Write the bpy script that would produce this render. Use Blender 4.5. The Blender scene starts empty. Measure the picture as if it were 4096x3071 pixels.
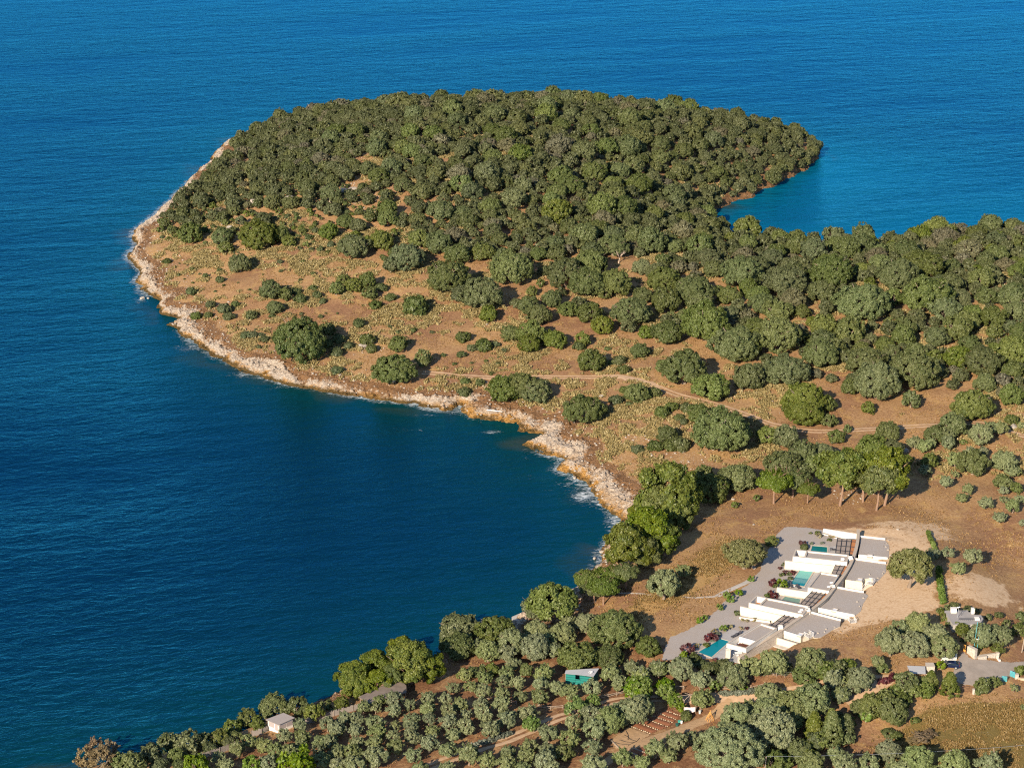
import bpy, math, random
import numpy as np
from mathutils import Vector

random.seed(7)
rng = np.random.default_rng(7)
R = math.radians
SC = bpy.context.scene
COL = SC.collection

# ------------------------------------------------------------------ camera, sky, sun, exposure
CAM_H = 250.0                      # metres above the sea
PITCH = R(21.0)                    # looking down
FPX, CU, CV = 8283.0, 2048.0, 1535.5
cam_d = bpy.data.cameras.new('camera')
cam_d.sensor_fit = 'HORIZONTAL'
cam_d.sensor_width = 36.0
cam_d.lens = FPX / 4096.0 * 36.0
cam_d.clip_start = 1.0
cam_d.clip_end = 60000.0
cam = bpy.data.objects.new('camera', cam_d)
COL.objects.link(cam)
cam.location = (0, 0, CAM_H)
cam.rotation_euler = (R(90) - PITCH, 0, 0)
SC.camera = cam

SUN_EL, SUN_AZ = R(26.0), R(28.0)  # shadows fall away from the camera and to the right
world = bpy.data.worlds.new('World')
SC.world = world
world.use_nodes = True
wn = world.node_tree.nodes
wl = world.node_tree.links
bg = wn['Background']
sky = wn.new('ShaderNodeTexSky')
sky.sky_type = 'NISHITA'
sky.sun_disc = False
sky.sun_elevation = SUN_EL
sky.sun_rotation = R(180.0) + SUN_AZ
sky.altitude = 200
sky.dust_density = 0.1
sky.ozone_density = 2.5
wl.new(sky.outputs[0], bg.inputs[0])
bg.inputs[1].default_value = 0.085

sun_d = bpy.data.lights.new('sun', 'SUN')
sun_d.energy = 4.4
sun_d.angle = R(0.5)
sun_d.color = (1.0, 0.86, 0.67)
sun = bpy.data.objects.new('sun', sun_d)
COL.objects.link(sun)
_L = Vector((math.sin(SUN_AZ) * math.cos(SUN_EL), math.cos(SUN_AZ) * math.cos(SUN_EL), -math.sin(SUN_EL)))
sun.rotation_euler = _L.to_track_quat('-Z', 'Y').to_euler()
sun.location = (-200, -100, 400)

SC.view_settings.view_transform = 'Standard'
SC.view_settings.look = 'None'
SC.view_settings.exposure = 1.0
SC.view_settings.gamma = 1.0
SC.cycles.use_denoising = False
SC.cycles.filter_width = 1.15
SC.cycles.max_bounces = 6
SC.cycles.diffuse_bounces = 2
SC.cycles.glossy_bounces = 2
SC.cycles.transparent_max_bounces = 6

# ------------------------------------------------------------------ survey helpers: photo pixel -> point on the land
CP, SP = math.cos(PITCH), math.sin(PITCH)
def ray(u, v):
    x = (np.asarray(u, float) - CU) / FPX
    y = (np.asarray(v, float) - CV) / FPX
    return np.stack([x, CP - y * SP, -SP - y * CP], -1)      # depth 1 along the view axis
def at_z(u, v, z=0.0):
    d = ray(u, v)
    t = (z - CAM_H) / d[..., 2]
    p = d * t[..., None]
    p[..., 2] += CAM_H
    return p
def depth_of(p):
    p = np.asarray(p, float)
    return p[..., 1] * CP - (p[..., 2] - CAM_H) * SP
def pix(p):
    p = np.asarray(p, float)
    dep = depth_of(p)
    up = p[..., 1] * SP + (p[..., 2] - CAM_H) * CP
    return CU + p[..., 0] / dep * FPX, CV - up / dep * FPX

# ------------------------------------------------------------------ noise
def _hash(ix, iy, s):
    h = (ix.astype(np.int64) * 374761393 + iy.astype(np.int64) * 668265263 + s * 1442695041) & 0xFFFFFFFF
    h = ((h ^ (h >> 13)) * 1274126177) & 0xFFFFFFFF
    h = (h ^ (h >> 16)) & 0xFFFFFFFF
    return h / 4294967295.0
def vnoise(x, y, s=0):
    ix, iy = np.floor(x), np.floor(y)
    fx, fy = x - ix, y - iy
    fx = fx * fx * (3 - 2 * fx); fy = fy * fy * (3 - 2 * fy)
    a = _hash(ix, iy, s); b = _hash(ix + 1, iy, s); c = _hash(ix, iy + 1, s); d = _hash(ix + 1, iy + 1, s)
    return (a + (b - a) * fx) * (1 - fy) + (c + (d - c) * fx) * fy
def fbm(x, y, octv=4, s=0, gain=0.5):
    t = np.zeros_like(x, float); a = 1.0; n = 0.0
    for i in range(octv):
        t += a * vnoise(x, y, s + i * 17); n += a
        x = x * 2.03 + 11.3; y = y * 2.03 + 5.7; a *= gain
    return t / n
def sstep(a, b, x):
    t = np.clip((x - a) / (b - a), 0, 1)
    return t * t * (3 - 2 * t)
def inside(px, py, poly):
    c = np.zeros(np.shape(px), bool)
    n = len(poly)
    for i in range(n):
        x1, y1 = poly[i]; x2, y2 = poly[(i + 1) % n]
        if y1 == y2: continue
        k = ((y1 > py) != (y2 > py)) & (px < (x2 - x1) * (py - y1) / (y2 - y1) + x1)
        c ^= k
    return c
def seg_dist(px, py, pts, closed=False):
    d = np.full(np.shape(px), 1e9)
    n = len(pts)
    for i in range(n if closed else n - 1):
        x1, y1 = pts[i]; x2, y2 = pts[(i + 1) % n]
        dx, dy = x2 - x1, y2 - y1
        t = np.clip(((px - x1) * dx + (py - y1) * dy) / (dx * dx + dy * dy + 1e-9), 0, 1)
        d = np.minimum(d, (px - x1 - t * dx) ** 2 + (py - y1 - t * dy) ** 2)
    return np.sqrt(d)

# ------------------------------------------------------------------ the coast (surveyed in the photo at sea level)
COAST_PX = [(-700, 3420), (0, 3170), (291, 3085), (475, 3038), (633, 3015), (823, 2984), (937, 2935), (1038, 2890), (1171, 2850),
    (1240, 2826), (1335, 2790), (1427, 2738), (1553, 2672), (1690, 2640), (1775, 2590), (1901, 2540), (2028, 2490), (2053, 2471),
    (2199, 2440), (2287, 2372), (2345, 2310), (2395, 2249), (2408, 2211), (2439, 2167), (2458, 2129), (2496, 2091), (2471, 2072),
    (2439, 2047), (2401, 2028), (2370, 1996), (2357, 1958), (2351, 1920), (2306, 1914), (2256, 1898), (2215, 1876), (2243, 1844),
    (2180, 1819), (2129, 1797), (2091, 1778), (2142, 1756), (2167, 1737), (2116, 1730), (2078, 1724), (2075, 1692), (2022, 1686),
    (1965, 1683), (1908, 1673), (1851, 1651), (1842, 1628), (1819, 1637), (1797, 1644), (1734, 1634), (1639, 1622), (1544, 1603),
    (1449, 1590), (1354, 1580), (1259, 1561), (1196, 1549), (1127, 1536), (1070, 1520), (1019, 1501), (968, 1485), (905, 1457),
    (854, 1432), (804, 1394), (753, 1356), (709, 1324), (665, 1299), (722, 1280), (646, 1254), (623, 1229), (639, 1204), (595, 1178),
    (563, 1153), (544, 1128), (563, 1090), (538, 1065), (513, 1039), (519, 1014), (538, 989), (532, 944), (536, 933), (558, 902),
    (609, 864), (653, 832), (691, 794), (729, 750), (780, 705), (793, 674), (837, 655), (837, 629), (881, 591), (932, 560),
    (1010, 520), (1150, 480), (1400, 450), (1800, 432), (2200, 432), (2600, 452), (2950, 492), (3200, 545), (3280, 585), (3288, 601),
    (3268, 634), (3252, 654), (3227, 674), (3170, 707), (3113, 735), (3056, 760), (3000, 792), (2943, 809), (2894, 829), (2853, 861),
    (2850, 890), (2900, 925), (3000, 958), (3150, 978), (3350, 985), (3600, 980), (3800, 960), (4096, 935), (4700, 900), (6500, 880),
    (9000, 1600), (7000, 3500), (2000, 3900), (0, 3700), (-700, 3600)]
COAST = at_z(*np.array(COAST_PX, float).T)[:, :2]
print('coast extents', COAST.min(0), COAST.max(0))

# ------------------------------------------------------------------ land heights on a 1 m grid
GX0, GX1, GY0, GY1 = -290.0, 420.0, 345.0, 1130.0
gx = np.arange(GX0, GX1 + 0.5, 1.0)
gy = np.arange(GY0, GY1 + 0.5, 1.0)
NX, NY = len(gx), len(gy)
PX, PY = np.meshgrid(gx, gy)
SD = seg_dist(PX, PY, COAST, True)
SD[~inside(PX, PY, COAST)] *= -1
SD += (fbm(PX / 9.0, PY / 9.0, 3, 3) - 0.5) * 4.0 * sstep(60, 20, np.abs(SD)) * sstep(395, 470, PY)
ROCKW = 0.0 + 15.5 * fbm(PX / 22.0, PY / 22.0, 3, 21)                     # width of the bare rock rim
ROCKW = np.where(PY < 470, 2.5, ROCKW)

def blur(a, n=1):
    for _ in range(n):
        b = a.copy()
        b[1:-1, 1:-1] = (a[1:-1, 1:-1] * 2 + a[:-2, 1:-1] + a[2:, 1:-1] + a[1:-1, :-2] + a[1:-1, 2:]) / 6
        a = b
    return a
VZ = 7.0                                                                  # ground level of the villa terrace
def V1(zx, zy, z):                                                        # survey point in the villa close-up
    return at_z(2600 + zx / 2.011, 2000 + zy / 2.011, z)
SLAB_EDGE = np.array([V1(x, y, VZ + 2.6)[:2] for x, y in [(1895, 200), (1925, 330), (1912, 480), (1880, 620), (1790, 780), (1690, 930),
                      (1600, 1020), (1450, 1090), (1330, 1140), (1215, 1175)]])
def height_field():
    land = SD > 0
    d = np.maximum(SD, 0)
    h = 1.5 * sstep(0, 3.5, d) + 3.0 * (1 - np.exp(-d / 16.0)) + 2.4 * (1 - np.exp(-d / 60.0))
    hill = 23.0 * np.exp(-((PX + 10) / 175.0) ** 2 - ((PY - 890) / 135.0) ** 2)
    hill += 7.0 * np.exp(-((PX - 190) / 120.0) ** 2 - ((PY - 700) / 110.0) ** 2)
    hill *= 1 - np.exp(-(d / 55.0) ** 1.3)
    h = h + hill + (fbm(PX / 28.0, PY / 28.0, 4, 5) - 0.5) * 2.2 * sstep(4, 30, d)
    # near shore under the trees and the orchard: low and even
    near = sstep(520, 470, PY) * 1.0
    h = h * (1 - near) + near * (1.2 * sstep(0, 3, d) + 3.6 * (1 - np.exp(-d / 14.0)) + 0.6 * (fbm(PX / 30, PY / 30, 3, 9) - 0.5))
    # levelled villa plot: terrace level on the sea side, roof level on the land side
    vc = V1(1250, 750, VZ)
    flat = sstep(62, 40, np.sqrt((PX - vc[0]) ** 2 + ((PY - vc[1]) / 1.15) ** 2))
    sdr = seg_dist(PX, PY, SLAB_EDGE)
    e0, e1 = SLAB_EDGE[0], SLAB_EDGE[-1]
    side = np.zeros_like(PX)
    best = np.full(PX.shape, 1e9)
    for i in range(len(SLAB_EDGE) - 1):
        a, b = SLAB_EDGE[i], SLAB_EDGE[i + 1]
        dx, dy = b - a
        t = np.clip(((PX - a[0]) * dx + (PY - a[1]) * dy) / (dx * dx + dy * dy), 0, 1)
        q = (PX - a[0] - t * dx) ** 2 + (PY - a[1] - t * dy) ** 2
        s = dx * (PY - a[1]) - dy * (PX - a[0])
        k = q < best
        best[k] = q[k]; side[k] = np.sign(s[k])
    sd2 = sdr * np.where(side > 0, 1, -1)                                  # positive on the land side
    up = sstep(-4.4, -2.0, sd2)
    # the land side rises only beside the slabs; it ramps down past both ends
    lvl = VZ - 0.12 + 2.62 * up
    wa, wb = at_z(3294, 2113.5, VZ + 1.0)[:2], at_z(3541, 2156, VZ + 2.6)[:2]
    wd = (wb - wa) / np.hypot(*(wb - wa))
    along = (PX - wa[0]) * wd[0] + (PY - wa[1]) * wd[1]
    beyond = -(PX - wa[0]) * wd[1] + (PY - wa[1]) * wd[0]
    rear = sstep(-0.2, 0.6, beyond) * sstep(14, 6, beyond)
    lvl = np.maximum(lvl, VZ - 0.12 + rear * np.clip(along / 8.5, 0, 1) * 1.9 * sstep(30, 20, along))
    far_b = sstep(1.0, 3.0, beyond)
    lvl = lvl * (1 - far_b) + blur(lvl, 60) * far_b
    h = h * (1 - flat) + lvl * flat
    hs = -0.35 + SD * 0.18
    hs = np.maximum(hs, -9.0)
    return np.where(land, h, hs)
HZ = height_field()
HZ = blur(HZ, 1)
def _bil(A, x, y):
    fx = np.clip((np.asarray(x, float) - GX0), 0, NX - 1.001)
    fy = np.clip((np.asarray(y, float) - GY0), 0, NY - 1.001)
    ix = fx.astype(int); iy = fy.astype(int)
    tx = fx - ix; ty = fy - iy
    return (A[iy, ix] * (1 - tx) + A[iy, ix + 1] * tx) * (1 - ty) + (A[iy + 1, ix] * (1 - tx) + A[iy + 1, ix + 1] * tx) * ty
def hgt(x, y): return _bil(HZ, x, y)
def at(u, v):                                                             # where a photo pixel meets the land
    d = ray(u, v)
    lo = np.full(d.shape[:-1], 300.0); hi = np.full(d.shape[:-1], 1400.0)
    t = lo.copy(); done = np.zeros(t.shape, bool)
    for _ in range(560):
        p = d * t[..., None]
        below = (p[..., 2] + CAM_H) <= np.maximum(hgt(p[..., 0], p[..., 1]), 0.0)
        done |= below
        t = np.where(done, t, t + 2.0)
    lo, hi = t - 2.0, t
    for _ in range(14):
        m = (lo + hi) / 2
        p = d * m[..., None]
        b = (p[..., 2] + CAM_H) <= np.maximum(hgt(p[..., 0], p[..., 1]), 0.0)
        hi = np.where(b, m, hi); lo = np.where(b, lo, m)
    p = d * hi[..., None]
    p[..., 2] += CAM_H
    return p

# ------------------------------------------------------------------ materials
def new_mat(name):
    m = bpy.data.materials.new(name); m.use_nodes = True
    nt = m.node_tree
    return m, nt.nodes, nt.links, nt.nodes['Principled BSDF']
def noise(n, l, vec, scale, detail=4, rough=0.55, dist=0.0):
    t = n.new('ShaderNodeTexNoise'); t.inputs['Scale'].default_value = scale
    t.inputs['Detail'].default_value = detail; t.inputs['Roughness'].default_value = rough
    t.inputs['Distortion'].default_value = dist
    if vec is not None: l.new(vec, t.inputs['Vector'])
    return t.outputs['Fac']
def ramp(n, l, fac, stops, interp='LINEAR'):
    r = n.new('ShaderNodeValToRGB'); r.color_ramp.interpolation = interp
    e = r.color_ramp.elements
    while len(e) < len(stops): e.new(0.5)
    for k, (p, c) in zip(e, stops):
        k.position = p; k.color = (*c, 1) if len(c) == 3 else c
    l.new(fac, r.inputs[0])
    return r.outputs[0]
def mix(n, l, fac, a, b, mode='MIX'):
    m = n.new('ShaderNodeMix'); m.data_type = 'RGBA'; m.blend_type = mode
    for sock, val in ((m.inputs[0], fac), (m.inputs[6], a), (m.inputs[7], b)):
        if isinstance(val, (int, float)): sock.default_value = val
        elif isinstance(val, tuple): sock.default_value = (*val, 1)
        else: l.new(val, sock)
    return m.outputs[2]
def maths(n, l, op, a, b=0.0, clamp=False):
    m = n.new('ShaderNodeMath'); m.operation = op; m.use_clamp = clamp
    for sock, val in ((m.inputs[0], a), (m.inputs[1], b)):
        if isinstance(val, (int, float)): sock.default_value = val
        else: l.new(val, sock)
    return m.outputs[0]
def attr(n, name, out='Fac'):
    a = n.new('ShaderNodeAttribute'); a.attribute_name = name
    return a.outputs[out]
def objco(n):
    return n.new('ShaderNodeTexCoord').outputs['Object']
def scaled(n, l, vec, s):
    m = n.new('ShaderNodeMapping'); m.inputs['Scale'].default_value = s
    l.new(vec, m.inputs['Vector'])
    return m.outputs[0]
def bump(n, l, h, strength, dist=0.1):
    b = n.new('ShaderNodeBump'); b.inputs['Strength'].default_value = strength; b.inputs['Distance'].default_value = dist
    l.new(h, b.inputs['Height'])
    return b.outputs[0]
def plain(name, c, rough=0.8, var=0.12, scale=2.0, metal=0.0, bstr=0.0, bscale=20.0):
    """a real-world surface: base colour with mottling and optional relief"""
    m, n, l, b = new_mat(name)
    co = objco(n)
    f = noise(n, l, co, scale, 5, 0.6)
    lo = tuple(x * (1 - var) for x in c); hi = tuple(min(1, x * (1 + var)) for x in c)
    l.new(ramp(n, l, f, [(0.3, lo), (0.7, hi)]), b.inputs['Base Color'])
    b.inputs['Roughness'].default_value = rough
    b.inputs['Metallic'].default_value = metal
    if bstr:
        l.new(bump(n, l, noise(n, l, co, bscale, 3), bstr, 0.05), b.inputs['Normal'])
    return m

# ------------------------------------------------------------------ mesh helpers
def mesh_from(name, verts, faces, mats=(), smooth=False, parent=None, midx=None):
    me = bpy.data.meshes.new(name)
    me.from_pydata([tuple(map(float, v)) for v in verts], [], faces)
    for m in mats: me.materials.append(m)
    if midx is not None: me.polygons.foreach_set('material_index', np.asarray(midx, np.int32))
    if smooth: me.polygons.foreach_set('use_smooth', [True] * len(me.polygons))
    me.update()
    o = bpy.data.objects.new(name, me); COL.objects.link(o)
    if parent: o.parent = parent
    return o
def quick_mesh(name, V, F, mats=(), smooth=True, attrs=None):
    """numpy verts (n,3) and faces (m,k) with k fixed -> mesh datablock"""
    V = np.asarray(V, np.float32); F = np.asarray(F, np.int32)
    me = bpy.data.meshes.new(name)
    me.vertices.add(len(V)); me.vertices.foreach_set('co', V.ravel())
    k = F.shape[1]
    me.loops.add(F.size); me.loops.foreach_set('vertex_index', F.ravel())
    me.polygons.add(len(F))
    me.polygons.foreach_set('loop_start', np.arange(0, F.size, k, dtype=np.int32))
    me.polygons.foreach_set('loop_total', np.full(len(F), k, np.int32))
    if smooth: me.polygons.foreach_set('use_smooth', np.ones(len(F), bool))
    for m in mats: me.materials.append(m)
    for nm, dom, arr in (attrs or []):
        if arr.ndim == 1:
            a = me.attributes.new(nm, 'FLOAT', dom); a.data.foreach_set('value', arr.astype(np.float32))
        else:
            a = me.attributes.new(nm, 'FLOAT_VECTOR', dom); a.data.foreach_set('vector', arr.astype(np.float32).ravel())
    me.update(calc_edges=True)
    return me
def link(name, me, parent=None, loc=None):
    o = bpy.data.objects.new(name, me); COL.objects.link(o)
    if parent: o.parent = parent
    if loc is not None: o.location = loc
    return o
def tag(o, label=None, cat=None, group=None, kind=None):
    if label: o['label'] = label
    if cat: o['category'] = cat
    if group: o['group'] = group
    if kind: o['kind'] = kind
    return o
def empty(name, loc=(0, 0, 0), rz=0.0, label=None, cat=None, group=None):
    o = bpy.data.objects.new(name, None); COL.objects.link(o)
    o.location = tuple(float(c) for c in loc); o.rotation_euler = (0, 0, rz); o.empty_display_size = 0.2
    return tag(o, label, cat, group)

# ------------------------------------------------------------------ land masks (photo outlines laid on the land)
def zone(pts_px, z=6.0):
    return at_z(*np.array(pts_px, float).T, np.full(len(pts_px), float(z)))[:, :2]
def zmask(poly, soft=2):
    return blur(inside(PX, PY, poly).astype(float), soft)
SAND1 = zone([(3110, 2098), (3296, 2090), (3500, 2104), (3640, 2120), (3705, 2140), (3722, 2230), (3752, 2440), (3700, 2475), (3560, 2482),
              (3420, 2525), (3330, 2545), (3300, 2500), (3430, 2380), (3520, 2270), (3540, 2170), (3300, 2120)], 9)
SAND2 = zone([(3770, 2310), (3900, 2290), (4050, 2310), (4080, 2380), (3980, 2420), (3800, 2400)], 9)
SAND3 = zone([(3330, 2090), (3560, 2085), (3800, 2100), (3840, 2160), (3700, 2190), (3500, 2120)], 8)
SOIL = zone([(1290, 2850), (1600, 2715), (1850, 2640), (2040, 2545), (2220, 2500), (2600, 2590), (3000, 2660), (3060, 2760), (2950, 3071), (2950, 3250),
             (200, 3300), (560, 3090), (830, 3005), (1100, 2915)], 5)
GOLD = zone([(2440, 2640), (2560, 2500), (2830, 2350), (3010, 2200), (2900, 2160), (2700, 2300), (2560, 2400), (2480, 2480)], 6)
GREENISH = zone([(3420, 3071), (3560, 2960), (3700, 2850), (3900, 2810), (4200, 2800), (4200, 3200), (3420, 3200)], 5)
M_sand = np.maximum(zmask(SAND1, 10), np.maximum(zmask(SAND2, 22) * 0.95, zmask(SAND3, 16) * 0.75))
M_soil = zmask(SOIL, 8)
M_gold = zmask(GOLD, 8)
M_green = zmask(GREENISH, 8)
# ------------------------------------------------------------------ land
def mat_land():
    m, n, l, b = new_mat('dry_hillside')
    co = objco(n)
    big = noise(n, l, co, 0.035, 4, 0.6)
    mid = noise(n, l, co, 0.22, 5, 0.65)
    fine = noise(n, l, co, 1.6, 6, 0.7)
    grain = noise(n, l, co, 7.0, 4, 0.7)
    dry = ramp(n, l, fine, [(0.28, (0.190, 0.104, 0.048)), (0.5, (0.345, 0.200, 0.094)), (0.72, (0.49, 0.325, 0.170))])
    red = ramp(n, l, fine, [(0.3, (0.160, 0.080, 0.043)), (0.6, (0.280, 0.150, 0.080)), (0.8, (0.39, 0.240, 0.135))])
    gold = ramp(n, l, grain, [(0.3, (0.25, 0.140, 0.050)), (0.55, (0.43, 0.265, 0.105)), (0.8, (0.57, 0.385, 0.185))])
    green = ramp(n, l, grain, [(0.3, (0.10, 0.075, 0.022)), (0.55, (0.21, 0.145, 0.046)), (0.8, (0.33, 0.225, 0.085))])
    c = mix(n, l, ramp(n, l, big, [(0.42, (0, 0, 0)), (0.60, (1, 1, 1))]), dry, red)
    c = mix(n, l, ramp(n, l, mid, [(0.52, (0, 0, 0)), (0.66, (0.85, 0.85, 0.85))]), c, gold)
    def edge(name, w=0.35):
        a = attr(n, name)
        s = maths(n, l, 'ADD', a, maths(n, l, 'MULTIPLY', maths(n, l, 'SUBTRACT', mid, 0.5), w * 2))
        return ramp(n, l, s, [(0.38, (0, 0, 0)), (0.62, (1, 1, 1))])
    c = mix(n, l, edge('gold'), c, gold)
    c = mix(n, l, edge('green'), c, green)
    soil = ramp(n, l, fine, [(0.25, (0.105, 0.048, 0.026)), (0.5, (0.20, 0.098, 0.050)), (0.75, (0.31, 0.175, 0.092))])
    c = mix(n, l, edge('soil'), c, mix(n, l, ramp(n, l, mid, [(0.46, (0, 0, 0)), (0.60, (0.85, 0.85, 0.85))]), soil, dry))
    sand = ramp(n, l, fine, [(0.25, (0.40, 0.25, 0.14)), (0.5, (0.54, 0.37, 0.225)), (0.75, (0.64, 0.475, 0.32))])
    sand = mix(n, l, ramp(n, l, noise(n, l, co, 0.45, 5, 0.7), [(0.54, (0, 0, 0)), (0.68, (0.7, 0.7, 0.7))]), sand, dry)
    c = mix(n, l, edge('sand', 1.0), c, sand)
    # loose pale stones, thickest near the rock rim and on the stony slopes
    v = n.new('ShaderNodeTexVoronoi'); v.inputs['Scale'].default_value = 1.3; l.new(co, v.inputs['Vector'])
    st = ramp(n, l, v.outputs['Distance'], [(0.16, (1, 1, 1)), (0.24, (0, 0, 0))])
    pick = ramp(n, l, mid, [(0.50, (0, 0, 0)), (0.60, (1, 1, 1))])
    near = attr(n, 'stony')
    stone_f = maths(n, l, 'MULTIPLY', st, maths(n, l, 'MAXIMUM', maths(n, l, 'MULTIPLY', pick, 0.35), near), True)
    c = mix(n, l, stone_f, c, (0.47, 0.40, 0.33))
    l.new(c, b.inputs['Base Color'])
    b.inputs['Roughness'].default_value = 0.95
    b.inputs['Specular IOR Level'].default_value = 0.1
    hsum = maths(n, l, 'ADD', fine, maths(n, l, 'MULTIPLY', grain, 0.5))
    bn = bump(n, l, hsum, 0.8, 0.22)
    l.new(maths(n, l, 'SUBTRACT', 0.8, maths(n, l, 'MULTIPLY', attr(n, 'sand'), 0.6)), bn.node.inputs['Strength'])
    l.new(bn, b.inputs['Normal'])
    return m
def mat_rock():
    m, n, l, b = new_mat('limestone_shore')
    co = objco(n)
    sep = n.new('ShaderNodeSeparateXYZ'); l.new(co, sep.inputs[0])
    z = sep.outputs['Z']
    mid = noise(n, l, co, 0.35, 5, 0.65)
    fine = noise(n, l, scaled(n, l, co, (1.4, 1.4, 4.0)), 1.1, 6, 0.7)
    pale = ramp(n, l, fine, [(0.2, (0.16, 0.11, 0.075)), (0.40, (0.40, 0.305, 0.225)), (0.62, (0.56, 0.465, 0.37)), (0.8, (0.66, 0.58, 0.49))])
    ochre = ramp(n, l, fine, [(0.25, (0.12, 0.055, 0.012)), (0.5, (0.40, 0.20, 0.050)), (0.8, (0.58, 0.37, 0.14))])
    wet = ramp(n, l, fine, [(0.3, (0.040, 0.026, 0.009)), (0.7, (0.17, 0.100, 0.030))])
    zz = maths(n, l, 'ADD', z, maths(n, l, 'MULTIPLY', maths(n, l, 'SUBTRACT', mid, 0.5), 1.8))
    c = mix(n, l, ramp(n, l, maths(n, l, 'MULTIPLY', zz, 0.25), [(0.15, (0, 0, 0)), (0.27, (1, 1, 1))]), wet, mix(n, l, ramp(n, l, noise(n, l, co, 0.16, 3, 0.6), [(0.42, (0, 0, 0)), (0.60, (1, 1, 1))]), pale, ochre))
    c = mix(n, l, ramp(n, l, maths(n, l, 'MULTIPLY', zz, 0.25), [(0.28, (0, 0, 0)), (0.44, (1, 1, 1))]), c, pale)
    patch = ramp(n, l, noise(n, l, co, 0.09, 3, 0.5), [(0.60, (0, 0, 0)), (0.68, (1, 1, 1))])
    c = mix(n, l, maths(n, l, 'MULTIPLY', patch, 0.4), c, ochre)
    c = mix(n, l, maths(n, l, 'MULTIPLY', attr(n, 'ochre'), ramp(n, l, mid, [(0.45, (0, 0, 0)), (0.58, (1, 1, 1))])), c, ochre)
    # earth creeping in from the land side
    e = maths(n, l, 'ADD', attr(n, 'inland'), maths(n, l, 'MULTIPLY', maths(n, l, 'SUBTRACT', noise(n, l, co, 0.8, 5, 0.7), 0.5), 1.9))
    earth = ramp(n, l, fine, [(0.3, (0.14, 0.068, 0.03)), (0.6, (0.27, 0.145, 0.066)), (0.8, (0.38, 0.24, 0.13))])
    c = mix(n, l, ramp(n, l, e, [(0.45, (0, 0, 0)), (0.72, (1, 1, 1))]), c, earth)
    l.new(c, b.inputs['Base Color'])
    b.inputs['Roughness'].default_value = 0.85
    b.inputs['Specular IOR Level'].default_value = 0.2
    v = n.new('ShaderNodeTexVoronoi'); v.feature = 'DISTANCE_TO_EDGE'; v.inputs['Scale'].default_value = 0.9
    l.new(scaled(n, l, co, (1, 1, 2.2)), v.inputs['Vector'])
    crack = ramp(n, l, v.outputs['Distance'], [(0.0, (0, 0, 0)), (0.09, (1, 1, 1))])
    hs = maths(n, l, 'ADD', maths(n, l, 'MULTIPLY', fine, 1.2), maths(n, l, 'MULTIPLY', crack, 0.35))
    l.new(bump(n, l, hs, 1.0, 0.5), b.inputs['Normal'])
    return m
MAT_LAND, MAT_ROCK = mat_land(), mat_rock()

bay_side = sstep(55, 90, PX) * sstep(735, 775, PY)
ROCKW = ROCKW * (1 - bay_side) + 1.5 * bay_side
cell = lambda a: np.stack([a[:-1, :-1], a[:-1, 1:], a[1:, :-1], a[1:, 1:]])
c_sd = cell(SD)
fine_c = (c_sd.max(0) > -2.0) & (cell(SD - ROCKW).min(0) < 2.6) & (gy[:-1, None] > 425)
base_c = (c_sd.max(0) > -14.0) & ~fine_c
idx = np.arange(NX * NY).reshape(NY, NX)
q = np.stack([idx[:-1, :-1], idx[:-1, 1:], idx[1:, 1:], idx[1:, :-1]], -1)
stony = sstep(13, 0.5, SD - ROCKW) * 1.0 * (1 - bay_side)
def zsoft(px, r, z=6):
    p = at_z(px[0], px[1], z)
    return sstep(r, r * 0.4, np.hypot(PX - p[0], PY - p[1]))
for px, r in (((1950, 1230), 12), ((2070, 1255), 9), ((2640, 1740), 16), ((2750, 1830), 14), ((3400, 1990), 8), ((3500, 1500), 14),
              ((3700, 1480), 14), ((1450, 900), 24), ((1350, 760), 22), ((900, 900), 14), ((1480, 1390), 8), ((3180, 1640), 12), ((2000, 1600), 8)):
    stony = np.maximum(stony, zsoft(px, r) * 0.8)
V = np.stack([PX, PY, HZ], -1).reshape(-1, 3)
F = q[base_c]
used = np.zeros(len(V), bool); used[F.ravel()] = True
remap = np.cumsum(used) - 1
me = quick_mesh('ground', V[used], remap[F], [MAT_LAND], True, [(nm, 'POINT', a.ravel()[used]) for nm, a in
                (('sand', M_sand), ('soil', M_soil), ('gold', M_gold), ('green', M_green), ('stony', stony))])
tag(link('ground', me), kind='structure')

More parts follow.
